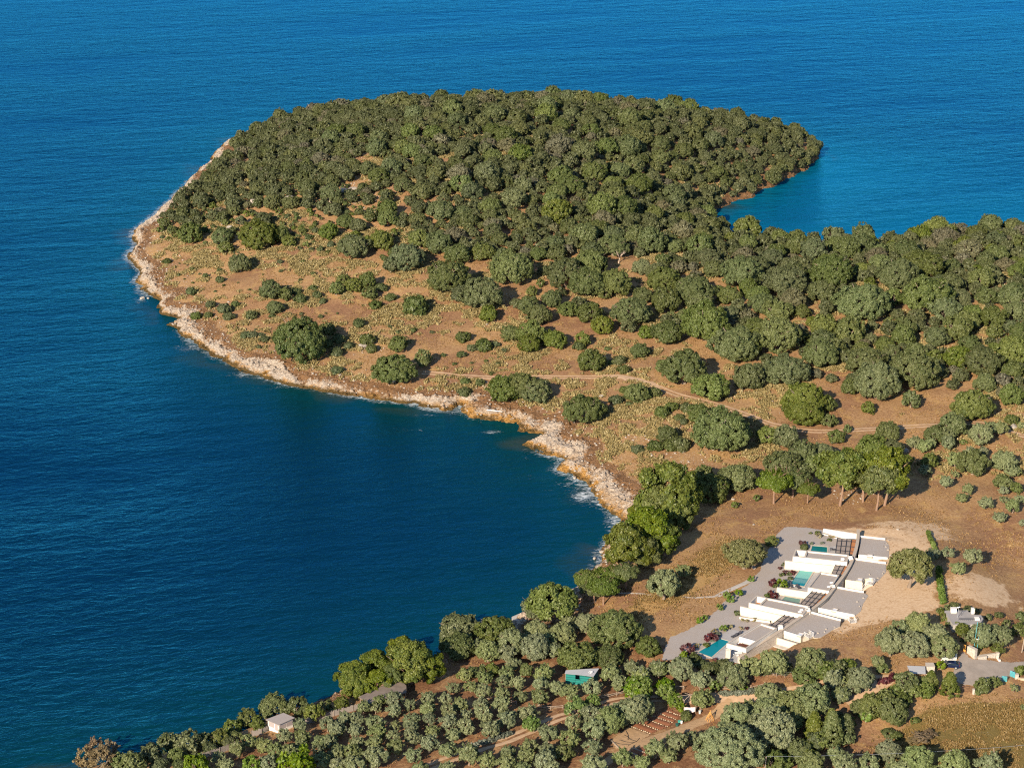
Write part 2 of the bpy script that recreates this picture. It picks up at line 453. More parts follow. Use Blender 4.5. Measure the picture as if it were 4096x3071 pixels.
def rock_mesh():
    K = 4
    iy, ix = np.nonzero(fine_c)
    fi = np.unique((np.stack(np.meshgrid(np.arange(K + 1), np.arange(K + 1)), -1).reshape(1, -1, 2)
                    + np.stack([ix, iy], -1)[:, None, :] * K).reshape(-1, 2), axis=0)
    W = NX * K + 1
    key = fi[:, 1] * W + fi[:, 0]
    order = np.argsort(key); key = key[order]; fi = fi[order]
    x = GX0 + fi[:, 0] / K; y = GY0 + fi[:, 1] / K
    z = hgt(x, y); sd = _bil(SD, x, y); rw = _bil(ROCKW, x, y)
    fade = sstep(-1.0, 0.6, sd) * sstep(2.5, -1.5, sd - rw)
    warp = fbm(x / 7, y / 7, 3, 40) * 3
    rid = 1 - np.abs(2 * fbm(x / 4.5 + warp, y / 4.5 - warp, 4, 50) - 1)
    rid2 = 1 - np.abs(2 * fbm(x / 1.6, y / 1.6, 3, 60) - 1)
    blk = np.floor(fbm(x / 3.2 + warp, y / 3.2, 3, 70) * 9) / 9
    dz = (rid ** 2 - 0.55) * 1.6 + (rid2 ** 2 - 0.5) * 0.9 + (blk - 0.5) * 2.0
    zt = z + dz * 0.8
    step = 0.75
    f = zt / step + warp * 0.7
    terr = (np.floor(f) + sstep(0.55, 1.0, f - np.floor(f)) - warp * 0.7) * step
    zt = zt * 0.35 + terr * 0.65
    z = z * (1 - fade) + np.maximum(zt, -0.5) * fade
    V = np.stack([x, y, z], -1)
    base = (iy[:, None] * K * W + ix[:, None] * K)
    sub = np.stack(np.meshgrid(np.arange(K), np.arange(K)), -1).reshape(-1, 2)
    c0 = (base + (sub[:, 1] * W + sub[:, 0])[None, :]).ravel()
    F = np.searchsorted(key, np.stack([c0, c0 + 1, c0 + W + 1, c0 + W], -1))
    inland = sstep(-6.5, 2.2, sd - rw)
    och = np.zeros_like(x)
    for px, r in (((2300, 1880), 13), ((2190, 1826), 8), ((2130, 1745), 7), ((2030, 1686), 9), ((1850, 1640), 12), ((2360, 1990), 9), ((2430, 2060), 12), ((2450, 2160), 16), ((2360, 1930), 9)):
        p = at_z(px[0], px[1], 0.5)
        och = np.maximum(och, sstep(r, r * 0.3, np.hypot(x - p[0], y - p[1])) * sstep(7, 2, sd))
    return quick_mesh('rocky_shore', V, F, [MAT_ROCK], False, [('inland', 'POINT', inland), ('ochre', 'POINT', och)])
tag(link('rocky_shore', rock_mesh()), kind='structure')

# ------------------------------------------------------------------ sea
def mat_sea():
    m, n, l, b = new_mat('sea_water')
    co = objco(n)
    rot = n.new('ShaderNodeMapping'); rot.inputs['Rotation'].default_value = (0, 0, R(-14)); l.new(co, rot.inputs['Vector'])
    rc = rot.outputs[0]
    swell = noise(n, l, scaled(n, l, rc, (0.055, 0.13, 1)), 1.0, 3, 0.55)
    chop = noise(n, l, scaled(n, l, rc, (0.20, 0.42, 1)), 1.0, 4, 0.65, 0.8)
    rip = noise(n, l, scaled(n, l, rc, (0.55, 1.0, 1)), 1.0, 4, 0.65, 0.8)
    gust = noise(n, l, scaled(n, l, rc, (0.004, 0.014, 1)), 1.0, 4, 0.6)
    sh = attr(n, 'shallow')
    deep = mix(n, l, gust, (0.0004, 0.011, 0.027), (0.0006, 0.016, 0.038))
    c = mix(n, l, ramp(n, l, sh, [(0.0, (0, 0, 0)), (0.5, (0.55, 0.55, 0.55)), (1.0, (1, 1, 1))]), deep, (0.0012, 0.034, 0.038))
    bayc = attr(n, 'lagoon')
    c = mix(n, l, bayc, c, (0.001, 0.110, 0.190))
    c = mix(n, l, ramp(n, l, attr(n, 'bed'), [(0.35, (0, 0, 0)), (1.0, (0.8, 0.8, 0.8))]), c, (0.030, 0.040, 0.024))
    fo = maths(n, l, 'ADD', attr(n, 'foam'), maths(n, l, 'MULTIPLY', maths(n, l, 'SUBTRACT', noise(n, l, scaled(n, l, rc, (0.35, 0.8, 1)), 1.0, 7, 0.8, 1.5), 0.5), 2.0))
    ff = ramp(n, l, fo, [(0.46, (0, 0, 0)), (0.85, (1, 1, 1))])
    ff = maths(n, l, 'MULTIPLY', ff, ramp(n, l, attr(n, 'foam'), [(0.02, (0, 0, 0)), (0.15, (1, 1, 1))]))
    c = mix(n, l, ff, c, (0.72, 0.76, 0.78))
    h = maths(n, l, 'ADD', maths(n, l, 'MULTIPLY', swell, 0.85), maths(n, l, 'ADD', maths(n, l, 'MULTIPLY', chop, 0.54), maths(n, l, 'MULTIPLY', rip, 0.17)))
    h = maths(n, l, 'MULTIPLY', h, ramp(n, l, gust, [(0.35, (0.5, 0.5, 0.5)), (0.65, (1.25, 1.25, 1.25))]))
    nrm = bump(n, l, h, 1.0, 0.9)
    d = n.new('ShaderNodeBsdfDiffuse'); g = n.new('ShaderNodeBsdfGlossy'); f = n.new('ShaderNodeFresnel'); ms = n.new('ShaderNodeMixShader')
    l.new(c, d.inputs['Color']); l.new(nrm, d.inputs['Normal']); l.new(nrm, g.inputs['Normal']); l.new(nrm, f.inputs['Normal'])
    f.inputs['IOR'].default_value = 1.33
    g.inputs['Roughness'].default_value = 0.18
    g.inputs['Color'].default_value = (0.046, 0.475, 0.97, 1)
    fac = maths(n, l, 'MULTIPLY', f.outputs[0], maths(n, l, 'SUBTRACT', 1.0, ff))
    l.new(fac, ms.inputs[0]); l.new(d.outputs[0], ms.inputs[1]); l.new(g.outputs[0], ms.inputs[2])
    l.new(ms.outputs[0], n['Material Output'].inputs['Surface'])
    n.remove(b)
    return m
def axis(lo, hi, step, far):
    core = list(np.arange(lo, hi + step * 0.5, step))
    s, a, out_l = step, lo, []
    while a > -far: s *= 1.6; a -= s; out_l.append(a)
    s, a, out_r = step, hi, []
    while a < far: s *= 1.6; a += s; out_r.append(a)
    return np.array(out_l[::-1] + core + out_r)
ax, ay = axis(GX0, GX1, 1.5, 25000), axis(GY0, GY1 + 30, 1.5, 30000)
SX, SY = np.meshgrid(ax, ay)
S_sd = np.where((SX > GX0) & (SX < GX1) & (SY > GY0) & (SY < GY1), _bil(SD, SX, SY), -200.0)
zn = fbm(SX / 12, SY / 12, 3, 80)
shallow = np.exp(np.minimum(S_sd + (zn - 0.5) * 10, 0) / 28.0)
expose = sstep(0.30, 0.62, fbm(SX / 38, SY / 38, 3, 90))
foam = sstep(-5.5, -0.3, S_sd) * (0.06 + 0.94 * expose) * sstep(470, 520, SY) * (1 - sstep(30, 60, SX) * sstep(735, 775, SY))
foam *= 0.56
for (u, v, rx, ry, a) in ((1965, 1727, 4.5, 1.8, 1.0), (1660, 1718, 8, 3, 0.55), (2120, 1905, 3, 5, 0.5), (2190, 1960, 3, 6, 0.5), (2330, 1985, 5, 8, 1.0),
                          (2280, 1935, 7, 6, 0.7), (2455, 2080, 4, 8, 1.0), (2110, 1830, 3, 3, 0.6), (2240, 2000, 4, 6, 0.35), (985, 1500, 10, 4, 0.8),
                          (560, 1200, 4, 6, 0.8), (760, 1390, 8, 6, 0.75), (1090, 1550, 10, 4, 0.6), (2270, 1960, 3, 8, 0.45), (1700, 1660, 10, 3, 0.6)):
    p = at_z(u, v, 0)
    foam = np.maximum(foam, 0.62 * a * np.exp(-((SX - p[0]) / rx) ** 2 - ((SY - p[1]) / ry) ** 2))
lagoon = sstep(20, 60, SX) * sstep(690, 740, SY) * sstep(1010, 900, SY) * np.exp(np.minimum(S_sd, 0) / 60)
bed = np.exp(np.minimum(S_sd + (zn - 0.5) * 14, 0) / 9.0) * sstep(0.42, 0.6, fbm(SX / 20, SY / 20, 2, 99))
qi = np.arange(SX.size).reshape(SX.shape)
QF = np.stack([qi[:-1, :-1], qi[:-1, 1:], qi[1:, 1:], qi[1:, :-1]], -1)
dry = np.stack([S_sd[:-1, :-1], S_sd[:-1, 1:], S_sd[1:, 1:], S_sd[1:, :-1]]).min(0) > 6
me = quick_mesh('sea', np.stack([SX, SY, np.zeros_like(SX)], -1).reshape(-1, 3), QF[~dry].reshape(-1, 4), [mat_sea()], True,
                [('shallow', 'POINT', shallow.ravel()), ('foam', 'POINT', foam.ravel()), ('lagoon', 'POINT', lagoon.ravel()), ('bed', 'POINT', bed.ravel())])
tag(link('sea', me), kind='structure')
# ------------------------------------------------------------------ plants
def mat_leaf(name, c, c2, hue=0.5, trans=0.14, objvar=0.30):
    """c, c2: the two leaf colours that mix over the crown; every plant differs a little in tone"""
    m, n, l, b = new_mat(name)
    f = attr(n, 'leaf')
    col = mix(n, l, f, c, c2)
    oi = n.new('ShaderNodeObjectInfo')
    hsv = n.new('ShaderNodeHueSaturation')
    l.new(maths(n, l, 'ADD', 1.0 - objvar / 2, maths(n, l, 'MULTIPLY', oi.outputs['Random'], objvar)), hsv.inputs['Value'])
    w = n.new('ShaderNodeTexWhiteNoise'); w.noise_dimensions = '1D'; l.new(oi.outputs['Random'], w.inputs['W'])
    l.new(maths(n, l, 'ADD', hue - 0.014, maths(n, l, 'MULTIPLY', w.outputs['Value'], 0.026)), hsv.inputs['Hue'])
    w2 = n.new('ShaderNodeTexWhiteNoise'); w2.noise_dimensions = '1D'
    l.new(maths(n, l, 'ADD', oi.outputs['Random'], 3.7), w2.inputs['W'])
    l.new(maths(n, l, 'ADD', 0.80, maths(n, l, 'MULTIPLY', w2.outputs['Value'], 0.35)), hsv.inputs['Saturation'])
    l.new(col, hsv.inputs['Color'])
    out = n['Material Output']
    d = n.new('ShaderNodeBsdfDiffuse'); t = n.new('ShaderNodeBsdfTranslucent'); g = n.new('ShaderNodeBsdfGlossy')
    g.inputs['Roughness'].default_value = 0.5; g.inputs['Color'].default_value = (0.8, 0.8, 0.75, 1)
    l.new(hsv.outputs[0], d.inputs['Color']); l.new(hsv.outputs[0], t.inputs['Color'])
    s1 = n.new('ShaderNodeMixShader'); s1.inputs[0].default_value = trans
    l.new(d.outputs[0], s1.inputs[1]); l.new(t.outputs[0], s1.inputs[2])
    s2 = n.new('ShaderNodeMixShader'); s2.inputs[0].default_value = 0.03
    l.new(s1.outputs[0], s2.inputs[1]); l.new(g.outputs[0], s2.inputs[2])
    l.new(s2.outputs[0], out.inputs['Surface'])
    n.remove(b)
    return m
LEAF = {
    'olive': mat_leaf('olive_leaves', (0.106, 0.130, 0.049), (0.225, 0.250, 0.116)),
    'wild': mat_leaf('wild_olive_leaves', (0.062, 0.082, 0.022), (0.148, 0.170, 0.060), objvar=0.50),
    'oak': mat_leaf('oak_leaves', (0.062, 0.088, 0.017), (0.140, 0.155, 0.042)),
    'pine': mat_leaf('pine_needles', (0.052, 0.080, 0.011), (0.150, 0.166, 0.028)),
    'stone': mat_leaf('umbrella_needles', (0.048, 0.075, 0.012), (0.122, 0.150, 0.032)),
    'paleoak': mat_leaf('pale_oak_leaves', (0.095, 0.105, 0.028), (0.215, 0.210, 0.080)),
    'dusty': mat_leaf('dusty_olive_leaves', (0.085, 0.082, 0.045), (0.170, 0.158, 0.090)),
    'fresh': mat_leaf('fresh_green_leaves', (0.060, 0.110, 0.010), (0.150, 0.210, 0.028)),
    'brown': mat_leaf('dry_brown_leaves', (0.130, 0.095, 0.048), (0.240, 0.175, 0.095)),
    'scrub': mat_leaf('pale_scrub_leaves', (0.165, 0.138, 0.054), (0.300, 0.252, 0.114)),
    'heath': mat_leaf('dark_scrub_leaves', (0.050, 0.068, 0.020), (0.110, 0.125, 0.042)),
    'plum': mat_leaf('purple_leaves', (0.060, 0.016, 0.018), (0.130, 0.040, 0.040)),
    'lav': mat_leaf('grey_lavender_leaves', (0.100, 0.120, 0.080), (0.180, 0.200, 0.145)),
}
BARK = plain('grey_brown_bark', (0.22, 0.165, 0.12), 0.9, 0.3, 3.0, bstr=0.6, bscale=12)
PBARK = plain('pine_bark', (0.26, 0.16, 0.105), 0.9, 0.35, 3.0, bstr=0.7, bscale=9)

def unit(v): return v / (np.linalg.norm(v, axis=-1, keepdims=True) + 1e-9)
def sphere_pts(n, g): return unit(g.normal(size=(n, 3)))
def leaf_cards(P, N, size, g, droop=0.0):
    """one small rhombic leaf spray per point, facing roughly along N"""
    n = len(P)
    N = unit(N + g.normal(size=(n, 3)) * 0.50)
    T = unit(np.cross(N, g.normal(size=(n, 3))))
    B = np.cross(N, T)
    s = size * g.uniform(0.65, 1.35, n)[:, None]
    T = T * s * 0.75; B = B * s * 0.45
    lift = N * s * 0.12
    V = np.stack([P - T, P - B + lift, P + T, P + B + lift], 1).reshape(-1, 3)
    F = np.arange(4 * n).reshape(n, 4)
    return V, F
def clumps_round(g, nl, sub, flat=0.82, l1=0.48, l2=0.20, low=-0.55):
    """centres and radii of foliage clumps for a rounded, lobed crown of width 1 whose base is at z = 0"""
    out = []
    k = 0
    gold = math.pi * (3 - math.sqrt(5))
    for i in range(nl):
        z = low + (1 - low) * ((i + 0.5) / nl)
        r = math.sqrt(max(0, 1 - z * z)); a = gold * i + g.uniform(-0.35, 0.35)
        d = np.array([r * math.cos(a), r * math.sin(a), z])
        R1 = l1 * g.uniform(0.72, 1.18)
        c = d * (1 - l1) * g.uniform(0.82, 1.14)
        for p in sphere_pts(sub, g):
            if p @ d < -0.35: continue
            q = c + p * (R1 - l2 * 0.5) * g.uniform(0.72, 1.12)
            if np.linalg.norm(q) < 0.45: continue
            if q[2] < low - 0.15: continue
            out.append((q * [0.5, 0.5, 0.5 * flat] + [0, 0, 0.5 * flat * 0.72], l2 * 0.5 * g.uniform(0.75, 1.3)))
    return out
def clumps_pine(g, nl, sub, flat=0.8):
    out = []
    for i in range(nl):
        z = g.uniform(-0.55, 1.0); r = math.sqrt(max(0.05, 1 - abs(z) ** 1.6)) * g.uniform(0.35, 1.12); a = g.uniform(0, 6.283)
        c = np.array([r * math.cos(a), r * math.sin(a), z])
        for p in sphere_pts(sub, g):
            q = c * 0.88 + p * [0.25, 0.25, 0.15] * g.uniform(0.5, 1.1)
            out.append((q * [0.5, 0.5, 0.5 * flat] + [0, 0, 0.5 * flat * 0.7], 0.055 * g.uniform(0.8, 1.4)))
    return out
def clumps_umbrella(g, nl, sub):
    out = []
    for i in range(nl):
        r = math.sqrt(g.uniform(0, 1)) * 0.95; a = g.uniform(0, 6.283)
        z = 0.45 * math.sqrt(max(0, 1 - r * r)) + g.uniform(-0.06, 0.06)
        c = np.array([r * math.cos(a), r * math.sin(a), z])
        for p in sphere_pts(sub, g):
            q = c + p * [0.20, 0.20, 0.13] * g.uniform(0.5, 1.1)
            out.append((q * 0.5 + [0, 0, 0.08], 0.055 * g.uniform(0.8, 1.4)))
    return out
def clumps_cone(g, nl, sub):
    out = []
    for i in range(nl * sub):
        t = g.uniform(0, 1) ** 0.8
        r = (1 - t) ** 0.75 * 0.5 * g.uniform(0.7, 1.08) + 0.04; a = g.uniform(0, 6.283)
        out.append((np.array([r * math.cos(a), r * math.sin(a), t * 1.45]), 0.085 * g.uniform(0.7, 1.4)))
    return out
def clumps_open(g, nl, sub, flat=0.9):
    """upright sprays, the shape of a pruned young olive"""
    out = clumps_round(g, nl, sub, flat, 0.40, 0.14, -0.5)
    for i in range(9):
        d = sphere_pts(1, g)[0]; d[2] = abs(d[2]) * 0.9 + 0.1; d = unit(d)
        for s in (0.88, 1.0, 1.1):
            out.append((d * s * [0.5, 0.5, 0.5 * flat] + [0, 0, 0.5 * flat * 0.72], 0.05 * (1.35 - s * 0.3)))
    return out
def crown_mesh(name, clumps, leaf, per, mats, g, core=0.0):
    Vs, Fs, A, off = [], [], [], 0
    C = np.array([c for c, r in clumps]); Rr = np.array([r for c, r in clumps])
    mid = np.array([0, 0, C[:, 2].mean() * 0.8])
    tone = g.uniform(0, 1, len(C))
    n = np.maximum(3, (per * (Rr / Rr.mean()) ** 2)).astype(int)
    ci = np.repeat(np.arange(len(C)), n)
    d = sphere_pts(len(ci), g)
    outw = unit(C[ci] - mid)
    flip = (d * outw).sum(1) < -0.35
    d[flip] *= -1
    P = C[ci] + d * (Rr[ci] * g.uniform(0.55, 1.28, len(ci)))[:, None]
    N = unit(d * 0.8 + outw * 0.55 + [0, 0, 0.15])
    V, F = leaf_cards(P, N, leaf, g)
    val = np.clip(0.25 + tone[ci] * 0.5 + g.uniform(-0.3, 0.3, len(ci)), 0, 1)
    A = np.repeat(val, 1)
    # inner leaf mass so that light does not pour straight through: small clump-sized hulls
    hv, hf = ICO
    HV = (C[:, None, :] + hv[None] * (Rr * 0.62)[:, None, None]).reshape(-1, 3)
    HF = (hf[None] + (np.arange(len(C)) * len(hv))[:, None, None]).reshape(-1, 3)
    HFq = np.concatenate([HF, HF[:, 2:3]], 1)
    Vall = np.concatenate([V, HV]); 
    me = bpy.data.meshes.new(name)
    nq, ntri = len(F), len(HF)
    me.vertices.add(len(Vall)); me.vertices.foreach_set('co', Vall.astype(np.float32).ravel())
    me.loops.add(nq * 4 + ntri * 3)
    me.loops.foreach_set('vertex_index', np.concatenate([F.ravel(), (HF + len(V)).ravel()]).astype(np.int32))
    me.polygons.add(nq + ntri)
    me.polygons.foreach_set('loop_start', np.concatenate([np.arange(nq) * 4, nq * 4 + np.arange(ntri) * 3]).astype(np.int32))
    me.polygons.foreach_set('loop_total', np.concatenate([np.full(nq, 4), np.full(ntri, 3)]).astype(np.int32))
    for m in mats: me.materials.append(m)
    a = me.attributes.new('leaf', 'FLOAT', 'FACE')
    a.data.foreach_set('value', np.concatenate([A, np.repeat(np.clip(tone * 0.4, 0, 1), len(hf))]).astype(np.float32))
    me.update(calc_edges=True)
    return me
def ico():
    t = (1 + 5 ** 0.5) / 2
    v = unit(np.array([(-1, t, 0), (1, t, 0), (-1, -t, 0), (1, -t, 0), (0, -1, t), (0, 1, t), (0, -1, -t), (0, 1, -t), (t, 0, -1), (t, 0, 1), (-t, 0, -1), (-t, 0, 1)], float))
    f = np.array([(0, 11, 5), (0, 5, 1), (0, 1, 7), (0, 7, 10), (0, 10, 11), (1, 5, 9), (5, 11, 4), (11, 10, 2), (10, 7, 6), (7, 1, 8), (3, 9, 4), (3, 4, 2), (3, 2, 6), (3, 6, 8), (3, 8, 9), (4, 9, 5), (2, 4, 11), (6, 2, 10), (8, 6, 7), (9, 8, 1)])
    return v, f
ICO = ico()
def tubes(polys, sides=6):
    """polys: list of [(point, radius), ...] -> verts, faces"""
    V, F = [], []
    for pl in polys:
        base = len(V)
        for i, (p, r) in enumerate(pl):
            p = Vector(p)
            a = Vector(pl[max(i - 1, 0)][0]); b = Vector(pl[min(i + 1, len(pl) - 1)][0])
            d = (b - a); d = d.normalized() if d.length > 1e-6 else Vector((0, 0, 1))
            x = d.orthogonal().normalized(); y = d.cross(x)
            for k in range(sides):
                t = 2 * math.pi * k / sides
                V.append(p + (x * math.cos(t) + y * math.sin(t)) * r)
        for i in range(len(pl) - 1):
            for k in range(sides):
                k2 = (k + 1) % sides
                F.append((base + i * sides + k, base + i * sides + k2, base + (i + 1) * sides + k2, base + (i + 1) * sides + k))
        F.append(tuple(base + k for k in reversed(range(sides))))
        F.append(tuple(base + (len(pl) - 1) * sides + k for k in range(sides)))
    return V, F
def trunk_mesh(name, w, trunk, g, mat, nlimb=5, reach=0.34, r0=None, lean=0.06):
    """tapered trunk with limbs, in crown-width units: trunk = clear height, limbs go up into the crown"""
    r0 = r0 or 0.045
    top = np.array([g.uniform(-lean, lean), g.uniform(-lean, lean), trunk])
    mid = top * 0.5 + [g.uniform(-lean, lean) * 0.5, g.uniform(-lean, lean) * 0.5, 0]
    P = [[((0, 0, -0.06), r0 * 1.35), ((0, 0, 0.02), r0 * 1.15), (mid, r0 * 0.85), (top, r0 * 0.7)]]
    for i in range(nlimb):
        a = 6.283 * i / nlimb + g.uniform(-0.4, 0.4)
        e = top + [reach * math.cos(a) * g.uniform(0.6, 1.1), reach * math.sin(a) * g.uniform(0.6, 1.1), g.uniform(0.22, 0.42)]
        m_ = top * 0.55 + e * 0.45 + [0, 0, 0.05]
        P.append([(top - [0, 0, 0.03], r0 * 0.55), (m_, r0 * 0.36), (e, r0 * 0.12)])
        for s in range(2):
            e2 = e + [g.uniform(-0.12, 0.12), g.uniform(-0.12, 0.12), g.uniform(0.02, 0.12)]
            P.append([(m_, r0 * 0.22), ((m_ + e2) / 2 + [0, 0, 0.02], r0 * 0.14), (e2, r0 * 0.06)])
    V, F = tubes(P)
    me = bpy.data.meshes.new(name); me.from_pydata([tuple(v) for v in V], [], F)
    me.materials.append(mat); me.polygons.foreach_set('use_smooth', [True] * len(me.polygons)); me.update()
    return me

# kind: (leaf material, clump maker, crown lift = clear trunk height, height/width of crown, sizes -> variants)
def variants(kind, lm, maker, sizes, nvar, trunk, bark=BARK, leaf_m=0.30, dens=1.0, nlimb=5, reach=0.34, r0=0.045, lean=0.06):
    out = {}
    for w in sizes:
        vs = []
        for k in range(nvar):
            g = np.random.default_rng(abs(hash((kind, w, k))) % (2 ** 31) if False else (sum(map(ord, kind)) * 131 + int(w * 10) * 17 + k))
            cl = maker(g, w)
            leaf = leaf_m / w
            area = sum(4 * math.pi * r * r for c, r in cl) * 0.62
            per = dens * 1.15 * area / (leaf * leaf * 0.675) / len(cl)
            zmin = min(c[2] for c, r in cl)
            cl = [(c + np.array([0, 0, trunk]), r) for c, r in cl]
            cm = crown_mesh(kind + '_crown', cl, leaf, per, [LEAF[lm]], g)
            hz = max(c[2] + r for c, r in cl)
            zc = sum(c[2] for c, r in cl) / len(cl)
            ext = np.array([c[:2] for c, r in cl])
            wid = (np.ptp(ext[:, 0]) + np.ptp(ext[:, 1])) / 2 + 2 * np.mean([r for c, r in cl]) * 0.9
            tm = trunk_mesh(kind + '_trunk', w, max(trunk, 0.02) + 0.08, g, bark, nlimb, reach, r0, lean) if trunk > 0.001 else None
            vs.append((cm, tm, wid, zc, hz))
        out[w] = vs
    return out
rnd = lambda nl, sub, flat, l1=0.48, l2=0.20, low=-0.55: (lambda g, w: clumps_round(g, nl, sub, flat, l1, l2, low))
def by_size(small, mid_, big):
    return lambda g, w: (small if w < 3.2 else mid_ if w < 6.5 else big)(g, w)
KIND = {
    'olive': variants('olive', 'olive', by_size(lambda g, w: clumps_open(g, 8, 12, 0.94), lambda g, w: clumps_open(g, 12, 17, 0.94), lambda g, w: clumps_round(g, 18, 28, 0.80, 0.38, 0.10) if w < 12 else clumps_round(g, 34, 34, 0.74, 0.30, 0.068)),
                      (2.6, 4.4, 8.5, 16.0), 4, 0.16, leaf_m=0.24),
    'wild': variants('wild', 'wild', by_size(rnd(7, 9, 0.85), rnd(11, 20, 0.86, 0.43, 0.125), lambda g, w: clumps_round(g, 19, 34, 0.80, 0.38, 0.092) if w < 12 else clumps_round(g, 30, 30, 0.72, 0.33, 0.075)), (2.6, 5.0, 9.5, 16.0), 5, 0.05, leaf_m=0.30),
    'dusty': variants('dusty', 'dusty', by_size(rnd(7, 9, 0.85), rnd(11, 20, 0.80, 0.43, 0.125), lambda g, w: clumps_round(g, 19, 32, 0.76, 0.38, 0.095)), (2.6, 5.0, 9.5), 3, 0.05, leaf_m=0.30, dens=0.75),
    'oak': variants('oak', 'oak', by_size(rnd(6, 9, 0.9), rnd(11, 20, 0.9, 0.44, 0.125), lambda g, w: clumps_round(g, 17, 30, 0.82, 0.40, 0.098) if w < 12 else clumps_round(g, 30, 30, 0.74, 0.33, 0.075)), (2.2, 4.6, 9.0, 16.0), 4, 0.03, leaf_m=0.28),
    'spread': variants('spread', 'wild', lambda g, w: clumps_round(g, 16, 24, 0.78, 0.40, 0.12, -0.3), (9.0,), 3, 0.17, leaf_m=0.30, r0=0.04),
    'pine': variants('pine', 'pine', lambda g, w: clumps_pine(g, 36, 14, 1.0), (10.0,), 4, 0.12, PBARK, leaf_m=0.30, dens=1.2, nlimb=6, r0=0.035),
    'tallpine': variants('tallpine', 'pine', lambda g, w: clumps_pine(g, 32, 14, 0.90), (9.0,), 3, 0.44, PBARK, leaf_m=0.30, dens=1.1, nlimb=6, r0=0.030, lean=0.10),
    'umbrella': variants('umbrella', 'stone', lambda g, w: clumps_umbrella(g, 52, 9), (8.0,), 3, 0.50, PBARK, leaf_m=0.26, nlimb=7, r0=0.032, lean=0.05),
    'paleoak': variants('paleoak', 'paleoak', lambda g, w: clumps_round(g, 18, 26, 0.80, 0.40, 0.10, -0.35), (11.0,), 2, 0.16, leaf_m=0.32, dens=0.8, r0=0.04),
    'cone': variants('cone', 'oak', lambda g, w: clumps_cone(g, 22, 8), (4.5,), 3, 0.04, leaf_m=0.26, nlimb=0, r0=0.04),
    'fresh': variants('fresh', 'fresh', by_size(rnd(6, 9, 0.9), rnd(10, 13, 0.9, 0.46, 0.15), rnd(14, 20, 0.8)), (2.2, 4.6), 3, 0.12, leaf_m=0.30),
    'brown': variants('brown', 'brown', lambda g, w: clumps_open(g, 11, 12, 1.15), (6.0,), 3, 0.2, leaf_m=0.26, dens=0.6),
    'heath': variants('heath', 'heath', by_size(rnd(6, 9, 0.62), rnd(9, 13, 0.62), rnd(9, 13, 0.62)), (1.6, 3.4), 4, 0.0, leaf_m=0.24),
    'plum': variants('plum', 'plum', rnd(6, 8, 0.7), (1.8,), 2, 0.0, leaf_m=0.18),
    'lav': variants('lav', 'lav', rnd(6, 8, 0.7), (1.6,), 2, 0.0, leaf_m=0.16),
    'tuft': variants('tuft', 'scrub', rnd(5, 7, 0.8), (1.1,), 2, 0.0, leaf_m=0.14),
}
NICE = {'olive': 'olive_tree', 'wild': 'wild_olive_tree', 'oak': 'evergreen_tree', 'spread': 'spreading_tree', 'pine': 'pine_tree', 'tallpine': 'tall_pine_tree',
        'umbrella': 'umbrella_pine', 'paleoak': 'oak_tree', 'dusty': 'grey_brown_tree', 'cone': 'conical_tree', 'fresh': 'green_tree', 'brown': 'brown_tree', 'heath': 'shrub', 'plum': 'purple_shrub',
        'lav': 'grey_shrub', 'tuft': 'grass_clump'}
PLANTS = []     # dicts: kind, p (base), w (m), u, v (pixel of the crown), obj
def choose(kind, w):
    ks = list(KIND[kind]); k = min(ks, key=lambda s: abs(math.log(s / w)))
    return KIND[kind][k][rng.integers(len(KIND[kind][k]))]
def plant(kind, p, w, zone_=None, uv=None, squash=None):
    cm, tm, wid, zc, hz = choose(kind, w)
    s = w / wid
    sz = s * (squash or rng.uniform(0.84, 1.14))
    PLANTS.append(dict(kind=kind, p=np.array(p, float), w=w, cm=cm, tm=tm, s=s, sz=sz, rz=rng.uniform(0, 6.283), zone=zone_, h=hz * sz, zc=zc * sz))
    return PLANTS[-1]
def plant_px(kind, zoom, lst, zone_=None, squash=None, grow=1.13):
    """lst: (x, y, width) of crowns as seen in a close-up; zoom = (left, top, scale)"""
    ox, oy, sc = zoom
    a = np.array(lst, float)
    u, v, w = ox + a[:, 0] / sc, oy + a[:, 1] / sc, a[:, 2] / sc * grow
    zc_rel = {}
    ks = KIND[kind]
    zr = np.mean([x[3] / x[2] for vv in ks.values() for x in vv]) * (squash or 1.0)
    g0 = at(u, np.minimum(v + w * zr * 0.9, 3600))
    for i in range(len(a)):
        dep = depth_of(g0[i]); wm = w[i] * dep / FPX
        plant(kind, g0[i], wm, zone_, squash=squash)
